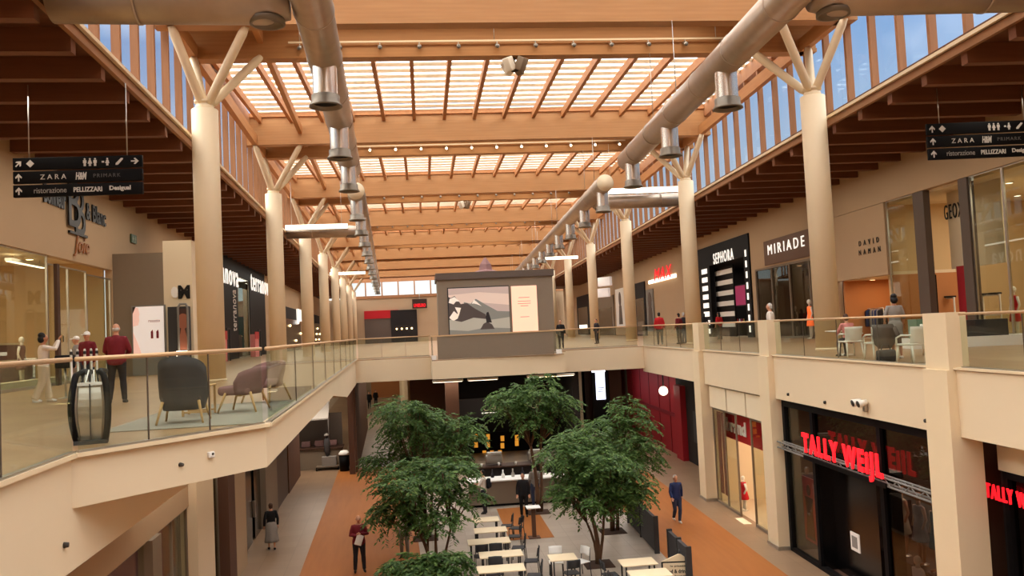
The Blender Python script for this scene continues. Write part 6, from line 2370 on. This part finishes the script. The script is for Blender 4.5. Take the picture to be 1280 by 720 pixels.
m.rings(rings)
m.build('cloth', 'taupe_dark', t)
m = MB().tube([(0.27, -0.36, 0.84), (0.36, -0.38, 0.6), (0.40, -0.38, 0.34)], [0.06, 0.07, 0.05], 10)
m.build('sleeve', 'taupe_dark', t)
t = thing('cafe_table', 'white table in front of the white armchairs on the right gallery', 'table', 'R', (11.55, c1[1] + 1.2, 0))
MB().rbox((0, 0, 0.73), (0.8, 0.8, 0.03), 0.012).build('tabletop', 'white_plastic', t)
MB().lathe([(0.03, 0.05), (0.03, 0.72)], 12).build('stem', 'white_plastic', t)
MB().lathe([(0.25, 0), (0.25, 0.02), (0.04, 0.05)], 16).build('foot', 'white_plastic', t)
t = thing('handbag', 'dark grey bag on the floor beside the woman in the grey dress', 'bag', 'R', (10.55, 20.25, 0), 0.3)
MB().rbox((0, 0, 0.15), (0.5, 0.22, 0.3), 0.06).build('bag_body', 'cloth_slate', t)
MB().tube([(-0.15, 0, 0.29), (-0.1, 0, 0.42), (0.1, 0, 0.42), (0.15, 0, 0.29)], 0.012, 8).build('handle', 'cloth_slate', t)

# ================================================================== GROUND FLOOR: SEATING AREA
def cafe_table(lat, d, w, label, rz=0.0, dep=0.72):
    t = thing('cafe_table', label, 'table', 'C', (lat, d, GZ), rz, 'white tables of the seating area')
    MB().rbox((0, 0, 0.735), (w, dep, 0.035), 0.01).build('tabletop', 'cream_paint', t)
    for sx in (-1, 1):
        for sy in (-1, 1):
            MB().box(sx * (w / 2 - .1) - 0.02, sx * (w / 2 - .1) + 0.02, sy * (dep / 2 - .08) - 0.02, sy * (dep / 2 - .08) + 0.02, 0, 0.72).build('leg', 'charcoal', t)
    return t


def cafe_chair(lat, d, rz, label, m_='charcoal', group='dark chairs of the seating area'):
    t = thing('cafe_chair', label, 'chair', 'C', (lat, d, GZ), rz, group)
    MB().rbox((0, 0, 0.45), (0.42, 0.42, 0.03), 0.012).build('seat', m_, t)
    m = MB()
    rings = []
    for i in range(5):
        f = i / 4
        zz, y = 0.62 + 0.24 * f, -0.22 - 0.04 * f
        rings.append([(-.2, y + .03, zz), (0, y - .01, zz), (.2, y + .03, zz), (.2, y + .05, zz), (0, y + .012, zz), (-.2, y + .05, zz)])
    m.rings(rings)
    m.build('backrest', m_, t)
    for s in (-1, 1):
        MB().tube([(s * .19, -.24, .84), (s * .19, -.20, .45), (s * .20, -.24, 0)], 0.014, 6).build('leg', 'charcoal', t)
        MB().tube([(s * .19, .19, .45), (s * .20, .22, 0)], 0.014, 6).build('leg', 'charcoal', t)
    return t


ordw = ['farthest', 'second farthest', 'middle', 'second nearest', 'nearest']
tabs = []
for i, (x, y, w) in enumerate(((607, 649, 0.95), (613, 662, 1.1), (611, 676, 1.35), (626, 692, 1.3), (626, 710, 1.35))):
    a, d, _ = AZ('C', x, y, GZ + 0.75)
    cafe_table(a, d, w, '%s white table in the row between the two groups of trees' % ordw[i])
    cafe_chair(a + w / 2 + 0.28, d + 0.1, radians(78), 'dark chair at the right end of the %s white table of the row' % ordw[i])
    if i in (2, 4):
        cafe_chair(a - 0.3, d - 0.62, radians(4), 'dark chair on the near side of the %s white table of the row' % ordw[i])
    if i in (3, 4):
        cafe_chair(a - 0.1, d + 0.62, radians(176), 'dark chair on the far side of the %s white table of the row' % ordw[i])
for x, y, w, lb in ((703, 696, 0.8, 'small white table with two white items left of the front right tree trunk'), (797, 702, 1.0, 'white table beside the dark partition right of the front right tree'), (812, 716, 1.1, 'white table at the bottom edge left of the sign board')):
    a, d, _ = AZ('C', x, y, GZ + 0.75)
    cafe_table(a, d, w, lb)
    if w < 0.9:
        cafe_chair(a - 0.1, d + 0.62, radians(175), 'pale chair behind the small table left of the front right tree trunk', 'white', 'pale chairs of the seating area')
        cafe_chair(a + 0.6, d + 0.45, radians(120), 'pale chair right of the small table by the front right tree trunk', 'white', 'pale chairs of the seating area')
        cafe_chair(a + 0.15, d - 0.6, radians(10), 'dark chair on the near side of the small table by the tree trunk')
    else:
        cafe_chair(a - w / 2 - 0.3, d, radians(-85), 'dark chair at the left of the %s' % ('table beside the dark partition' if w == 1.0 else 'table at the bottom edge by the sign board'))
        if w > 1.0:
            cafe_chair(a + 0.1, d - 0.72, radians(4), 'dark chair in front of the %s' % ('table beside the dark partition' if w == 1.0 else 'table at the bottom edge by the sign board'))
a, d, _ = AZ('C', 668, 672, GZ)
cafe_chair(AZ('C', 646, 676, GZ)[0], AZ('C', 646, 676, GZ)[1], radians(60), 'single dark chair on the small orange floor patch')
t = thing('high_table', 'small white topped high table with a brown post under the centre tree', 'table', 'C', (a, d, GZ))
MB().rbox((0, 0, 1.08), (0.5, 0.5, 0.04), 0.012).build('tabletop', 'white', t)
MB().box(-0.07, 0.07, -0.07, 0.07, 0.02, 1.06).build('post', 'shop_brown', t)
MB().rbox((0, 0, 0.015), (0.42, 0.42, 0.03), 0.01).build('foot', 'shop_brown', t)

# dark partitions along the right orange strip
for i, (d0, d1, lb) in enumerate(((27.2, 31.6, 'dark grey partition panel between the right trees and the orange floor'), (23.3, 25.4, 'short dark grey partition panel behind the white sign board'))):
    t = thing('partition', lb, 'partition', 'R', (6.1, (d0 + d1) / 2, GZ), frame_verts=True)
    MB().box(6.05, 6.15, d0, d1, GZ + 0.05, GZ + 1.15).build('panel', 'cloth_slate', t)
    m = MB()
    for q in (d0, (d0 + d1) / 2, d1):
        m.box(6.02, 6.18, q - 0.04, q + 0.04, GZ, GZ + 1.2)
    m.build('post', 'charcoal', t)
# sign board
a, d, _ = AZ('R', 845, 708, GZ + 0.6)
t = thing('sign_board', 'white sign board with black frame and writing at the bottom edge', 'sign', 'R', (a, d, GZ), radians(-6))
hw = 0.40
MB().plate([(-hw, 0), (hw, 0), (hw, 0.74), (-hw, 0.74)], 0, 0.06).build('frame', 'black', t)
s_ = MB().box(-hw + 0.04, hw - 0.04, -0.01, 0.0, 0.04, 0.70).build('sheet', 'cream_paint', t)
mat('ink', (40, 36, 34), 0.6)
words(text('la piazza', w=0.42, h=0.07, ext=0.008), 0.05, -0.014, 0.61, 'ink', s_)
words(text('food & drink', w=0.64, h=0.11, ext=0.008, bold=0.03), 0.0, -0.014, 0.47, 'ink', s_)
words(text('& lounge', w=0.44, h=0.10, ext=0.008, bold=0.03), 0.06, -0.014, 0.32, 'ink', s_)

MB().plate([(-hw, 0.74), (hw, 0.74), (0.12, 0.95)], 0.0, 0.05).build('top_panel', 'cream_paint', t)
MB().tube([(0.12, 0.03, 0.9), (0.12, 0.03, 1.05)], 0.03, 8).build('finial', 'charcoal', t)
m = MB()
m.box(-hw, -hw + .05, 0.0, 0.5, 0, 0.04)
m.box(hw - .05, hw, 0.0, 0.5, 0, 0.04)
m.build('foot', 'black', t)

# bin, trolley stand near the left stall
a, d = -2.75, 48.4
t = thing('litter_bin', 'black litter bin with white lid by the stall counter under the bridge', 'bin', 'L', (a, d, GZ))
MB().lathe([(0.26, 0), (0.30, 0.9)], 18).build('body', 'black', t)
MB().lathe([(0.32, 0.9), (0.32, 0.98), (0.2, 1.12), (0.05, 1.16)], 18).build('lid', 'white', t)
a, d, _ = AZ('L', 410, 587, GZ)
t = thing('display_cart', 'wheeled cart with a dark clothed stand before the left stall counter', 'cart', 'L', (a, d, GZ))
for sx in (-1, 1):
    for sy in (-1, 1):
        m = MB().tube([(sx * 0.6 - 0.03, sy * 0.35, 0.10), (sx * 0.6 + 0.03, sy * 0.35, 0.10)], 0.10, 14)
        m.build('wheel', 'black', t)
MB().box(-0.62, 0.62, -0.37, 0.37, 0.18, 0.24).build('base', 'taupe', t)
MB().tube([(0, 0, 0.24), (0, 0, 1.9)], 0.06, 10).build('pole', 'charcoal', t)
MB().lathe([(0.10, 0.8), (0.16, 1.0), (0.18, 1.5), (0.12, 1.75), (0.06, 1.8)], 16).build('cover', 'cloth_slate', t)
MB().box(-0.3, 0.5, -0.3, 0.3, 0.24, 0.75).build('box', 'cloth_grey', t)
MB().lathe([(0.16, 1.9), (0.14, 2.0), (0.03, 2.06)], 16).build('top', 'cloth_grey', t)
# things carried
a, d, _ = AZ('L', 55, 503)
single(MB().rbox((0, 0, 0), (0.075, 0.012, 0.15), 0.005), 'phone', 'black', 'dark phone held up by the woman in the white shirt', 'phone', 'L', (a + 0.40, d + 0.2, 1.53), radians(-62))
a, d, _ = AZ('L', 450, 715, GZ)
m = MB().rbox((0, 0, 0), (0.22, 0.02, 0.32), 0.006, rot=Matrix.Rotation(radians(20), 3, 'Y'))
single(m, 'leaflet', 'white', 'white leaflet hanging from the hand of the man in maroon', 'leaflet', 'L', (a + 0.02, d - 0.27, GZ + 1.06))
a, d, _ = AZ('C', 606, 642, GZ)
t = thing('backpack', 'dark backpack on the back of the waiter in the white shirt', 'backpack', 'C', (a + 0.2, d - 0.05, GZ + 1.22), radians(75))
MB().rbox((0, 0, 0), (0.28, 0.16, 0.40), 0.06).build('bag_body', 'cloth_black', t)
MB().rbox((0, -0.09, -0.06), (0.2, 0.06, 0.2), 0.025).build('pocket', 'cloth_dark', t)

# ================================================================== TREES
def leaf(m, c, ax, up, L_, w):
    ax = ax.normalized()
    s = ax.cross(up)
    if s.length < 1e-5:
        s = ax.orthogonal()
    s.normalize()
    n = s.cross(ax)
    p0 = c
    p1 = c + ax * L_ * 0.5 + s * w * 0.5 - n * L_ * 0.05
    p2 = c + ax * L_ - n * L_ * 0.18
    p3 = c + ax * L_ * 0.5 - s * w * 0.5 - n * L_ * 0.05
    b = len(m.v)
    m.v.extend((tuple(p0), tuple(p1), tuple(p2), tuple(p3)))
    m.f.append((b, b + 1, b + 2, b + 3))
    m.m.append(0 if random.random() < 0.62 else 1)
    m.sm.append(False)


def tree(lat, d, label, blobs, stems, seed, twigs=520, ll=0.17, group='trees in the seating area'):
    rnd = random.Random(seed)
    t = thing('tree', label, 'tree', 'C', (lat, d, GZ), 0, group)
    m = MB()
    tips = []
    for (x0, y0, x1, y1, zt_, r) in stems:
        pts = []
        for i in range(7):
            f = i / 6
            pts.append((x0 + (x1 - x0) * f ** 1.3 + 0.05 * sin(5 * f + x0 * 9), y0 + (y1 - y0) * f ** 1.3 + 0.05 * sin(4 * f + 2), zt_ * f))
        m.tube(pts, [r * (1 - 0.6 * i / 6) for i in range(7)], 8)
        tips.append(pts)
    m.build('trunk', 'bark', t)
    m = MB()
    for (bx, by, bz, rx, ry, rz_) in blobs:
        pts = min(tips, key=lambda q: (q[-1][0] - bx) ** 2 + (q[-1][1] - by) ** 2)
        a = Vector(pts[4])
        for q in range(3):
            e = Vector((bx + rnd.uniform(-.5, .5) * rx, by + rnd.uniform(-.5, .5) * ry, bz + rnd.uniform(-.2, .5) * rz_))
            mid = a.lerp(e, 0.5) + Vector((0, 0, -0.08))
            m.tube([a, mid, e], [0.035, 0.022, 0.008], 6)
    m.build('branch', 'bark', t)
    m = MB()
    tot = sum(b[3] * b[5] for b in blobs)
    for (bx, by, bz, rx, ry, rz_) in blobs:
        nt = int(twigs * rx * rz_ / tot)
        for q in range(nt):
            while True:
                v = Vector((rnd.gauss(0, 1), rnd.gauss(0, 1), rnd.gauss(0, 1)))
                if v.length > 0.1:
                    break
            v.normalize()
            if v.z < -0.2 and rnd.random() < 0.55:
                v.z = -v.z
            r = 0.45 + 0.62 * rnd.random() ** 0.6
            p = Vector((bx + v.x * rx * r, by + v.y * ry * r, bz + v.z * rz_ * r))
            out = Vector((v.x, v.y, v.z * 0.3 - 0.15 + rnd.uniform(-.3, .2)))
            out = (out + Vector((rnd.uniform(-.6, .6), rnd.uniform(-.6, .6), 0))).normalized()
            n = 15
            for i in range(n):
                f = i / n
                c = p + out * 0.42 * f + Vector((0, 0, -0.20 * f * f))
                side = out.cross(Vector((0, 0, 1)))
                if side.length < 1e-4:
                    side = Vector((1, 0, 0))
                side.normalize()
                sgn = 1 if i % 2 else -1
                ax = out * 0.5 + side * sgn + Vector((rnd.uniform(-.3, .3), rnd.uniform(-.3, .3), rnd.uniform(-.55, .15)))
                leaf(m, c, ax, Vector((rnd.uniform(-.4, .4), rnd.uniform(-.4, .4), 1)), ll * rnd.uniform(.7, 1.2), ll * 0.42)
    m.build('foliage', ['leaf_dark', 'leaf_mid'], t)
    # planting square
    MB().rbox((0, 0, 0.012), (0.9, 0.9, 0.024), 0.01).build('soil_square', 'soil', t)
    return t


def crown(rnd, cx, cy, cz, rx, ry, rz_, n):
    """a crown as overlapping leaf clumps around its middle"""
    out = [(cx, cy, cz, rx * .62, ry * .62, rz_ * .62)]
    for i in range(n):
        a = 2 * pi * i / n + rnd.uniform(-.3, .3)
        e = rnd.uniform(-0.75, 0.9)
        out.append((cx + rx * .66 * cos(a) * cos(e * .8), cy + ry * .6 * sin(a), cz + rz_ * .72 * e, rx * rnd.uniform(.3, .44), ry * .4, rz_ * rnd.uniform(.24, .36)))
    return out


rr = random.Random(3)
tree(-0.25, 31.2, 'back left tree with a broad dark green crown reaching towards the bridge', crown(rr, 0, 0, 3.65, 2.15, 1.7, 1.8, 11), [(0, 0, -.4, .1, 3.0, .09), (.1, .05, .6, -.1, 3.2, .07), (-.1, 0, .1, .3, 3.4, .07)], 11, 860)
tree(-0.1, 26.6, 'front left tree with several thin stems beside the white tables', crown(rr, -.05, 0, 2.35, 1.75, 1.4, 1.25, 10), [(0, 0, -.5, 0, 2.0, .07), (.1, 0, .35, .1, 2.1, .06), (.45, .1, .75, .1, 2.0, .05), (-.1, .1, -.1, .2, 2.2, .05)], 12, 720)
tree(4.3, 34.2, 'centre back tree standing tallest in front of the cafe sign', crown(rr, 0, 0, 4.45, 1.75, 1.4, 1.35, 10), [(0, 0, -.3, 0, 4.0, .09), (.1, 0, .4, .1, 4.2, .07)], 13, 620)
tree(6.45, 30.2, 'back right tree with its crown against the red shop wall', crown(rr, .1, 0, 3.2, 1.85, 1.5, 1.7, 11), [(0, 0, -.3, 0, 2.6, .08), (.15, 0, .5, .1, 2.8, .07), (.05, .1, .1, .3, 3.0, .06)], 14, 760)
tree(5.1, 26.2, 'front right tree with a single reddish trunk and a wide drooping crown', crown(rr, 0, 0, 2.55, 1.7, 1.4, 1.75, 12), [(0, 0, -.2, 0, 2.2, .09), (.02, 0, .45, .1, 2.3, .06), (-.02, .05, -.5, .1, 2.0, .05)], 15, 860)
tree(-0.3, 23.6, 'low dark shrub at the bottom edge below the front left tree', crown(rr, 0, 0, 0.75, 1.3, .9, .75, 8), [(0, 0, -.3, 0, .7, .05), (.1, 0, .4, 0, .7, .05)], 16, 380, 0.2, 'shrubs')
# ================================================================== LIGHT AND CAMERA
w = bpy.data.worlds.new('sky')
SC.world = w
w.use_nodes = True
nt = w.node_tree
bg = nt.nodes['Background']
tc = nt.nodes.new('ShaderNodeTexCoord')
sp = nt.nodes.new('ShaderNodeSeparateXYZ')
rmp = nt.nodes.new('ShaderNodeValToRGB')
nt.links.new(tc.outputs['Generated'], sp.inputs[0])
nt.links.new(sp.outputs['Z'], rmp.inputs[0])
els = rmp.color_ramp.elements
els[0].position = 0.0
els[0].color = (1.3, 1.3, 1.2, 1)
els[1].position = 1.0
els[1].color = (6.4, 6.6, 6.8, 1)
for p, c in ((0.10, (0.50, 0.62, 0.72, 1)), (0.32, (0.24, 0.42, 0.74, 1)), (0.42, (1.8, 1.9, 1.9, 1)), (0.60, (5.4, 5.5, 5.6, 1))):
    e = els.new(p)
    e.color = c
nz = nt.nodes.new('ShaderNodeTexNoise')
nz.inputs['Scale'].default_value = 5.0
nz.inputs['Detail'].default_value = 4
mx = nt.nodes.new('ShaderNodeMixRGB')
mx.blend_type = 'ADD'
cr = nt.nodes.new('ShaderNodeValToRGB')
cr.color_ramp.elements[0].position = 0.5
cr.color_ramp.elements[0].color = (0, 0, 0, 1)
cr.color_ramp.elements[1].position = 0.75
cr.color_ramp.elements[1].color = (0.35, 0.32, 0.28, 1)
nt.links.new(tc.outputs['Generated'], nz.inputs['Vector'])
nt.links.new(nz.outputs['Fac'], cr.inputs[0])
mx.inputs[0].default_value = 1.0
nt.links.new(rmp.outputs[0], mx.inputs[1])
nt.links.new(cr.outputs[0], mx.inputs[2])
# added sky lobe, left and out of view, to brighten the right slab edge
nrm = nt.nodes.new('ShaderNodeVectorMath')
nrm.operation = 'DOT_PRODUCT'
hz = Vector((-0.80, 0.05, 0.60)).normalized()
nrm.inputs[1].default_value = hz
nt.links.new(tc.outputs['Generated'], nrm.inputs[0])
mxx = nt.nodes.new('ShaderNodeMath')
mxx.operation = 'MAXIMUM'
mxx.inputs[1].default_value = 0.0
nt.links.new(nrm.outputs['Value'], mxx.inputs[0])
pw = nt.nodes.new('ShaderNodeMath')
pw.operation = 'POWER'
pw.inputs[1].default_value = 10.0
nt.links.new(mxx.outputs[0], pw.inputs[0])
vm = nt.nodes.new('ShaderNodeMixRGB')
vm.blend_type = 'ADD'
sc_ = nt.nodes.new('ShaderNodeMixRGB')
sc_.blend_type = 'MULTIPLY'
sc_.inputs[0].default_value = 1.0
sc_.inputs[2].default_value = (9.0, 8.6, 7.8, 1)
nt.links.new(pw.outputs[0], sc_.inputs[1])
vm.inputs[0].default_value = 1.0
nt.links.new(mx.outputs[0], vm.inputs[1])
nt.links.new(sc_.outputs[0], vm.inputs[2])
nt.links.new(vm.outputs[0], bg.inputs[0])
bg.inputs[1].default_value = 1.0



def lamp(nm, fr, lat, d, z, sx, sy, power, col=(1.0, 0.92, 0.8)):
    ld = bpy.data.lights.new(nm, 'AREA')
    ld.shape = 'RECTANGLE'
    ld.size, ld.size_y = sx, sy
    ld.energy = power
    ld.color = col
    lo = bpy.data.objects.new(nm, ld)
    COL.objects.link(lo)
    lo.location = W(fr, lat, d, z)
    lo.rotation_euler = (0, 0, ANG[fr])
    return lo


# added fill lights under gallery ceilings, between roof beams and under the bridge
for k in range(5):
    lamp('gallery_fill', 'L', -9.2, 6 + 25 * k, 7.7, 1.2, 22, 410)
    lamp('gallery_fill', 'R', 16.6, 6 + 25 * k, 7.7, 1.6, 22, 270)  # unseen ceiling fill, no lamp modelled here
for k in (1, 2, 3, 4, 5, 6):
    lamp('beam_fill', 'C', 3.5, DK[k], HB + 1.16, 15, 1.2, 300)  # added fill washing the beam faces from the gap between them
lamp('ground_fill', 'C', 3.5, 45, -1.35, 7, 2, 180)
lamp('ground_fill', 'R', 9.5, 52, -1.35, 2, 10, 160)  # added fill to lift the dark areas under the slabs
lamp('ground_fill', 'L', -0.7, 65, -1.35, 1.5, 24, 200)
lamp('ground_fill', 'L', -4.2, 47.5, -1.35, 2.5, 2.5, 220)
lamp('ground_fill', 'L', -4.8, 28, -1.35, 0.5, 20, 160)

cam = bpy.data.cameras.new('camera')
co = bpy.data.objects.new('camera', cam)
COL.objects.link(co)
cam.sensor_fit = 'HORIZONTAL'
cam.sensor_width = 36.0
cam.lens = FPX * 36.0 / 1280.0
cam.clip_start = 0.1
cam.clip_end = 500
M = Matrix((( _R.x, _U.x, -_f0.x, EYE[0]), (_R.y, _U.y, -_f0.y, EYE[1]), (_R.z, _U.z, -_f0.z, EYE[2]), (0, 0, 0, 1)))
co.matrix_world = M
SC.camera = co
vs = SC.view_settings
SC.display_settings.display_device = 'sRGB'
vs.view_transform = 'Standard'
vs.look = 'None'
vs.gamma = 1.0
vs.use_curve_mapping = False
vs.exposure = 0.14
cy = SC.cycles
cy.max_bounces = 8
cy.diffuse_bounces = 5
cy.glossy_bounces = 4
cy.transmission_bounces = 6
cy.transparent_max_bounces = 24
cy.sample_clamp_indirect = 8.0
cy.use_denoising = True
cy.caustics_reflective = False
cy.caustics_refractive = False
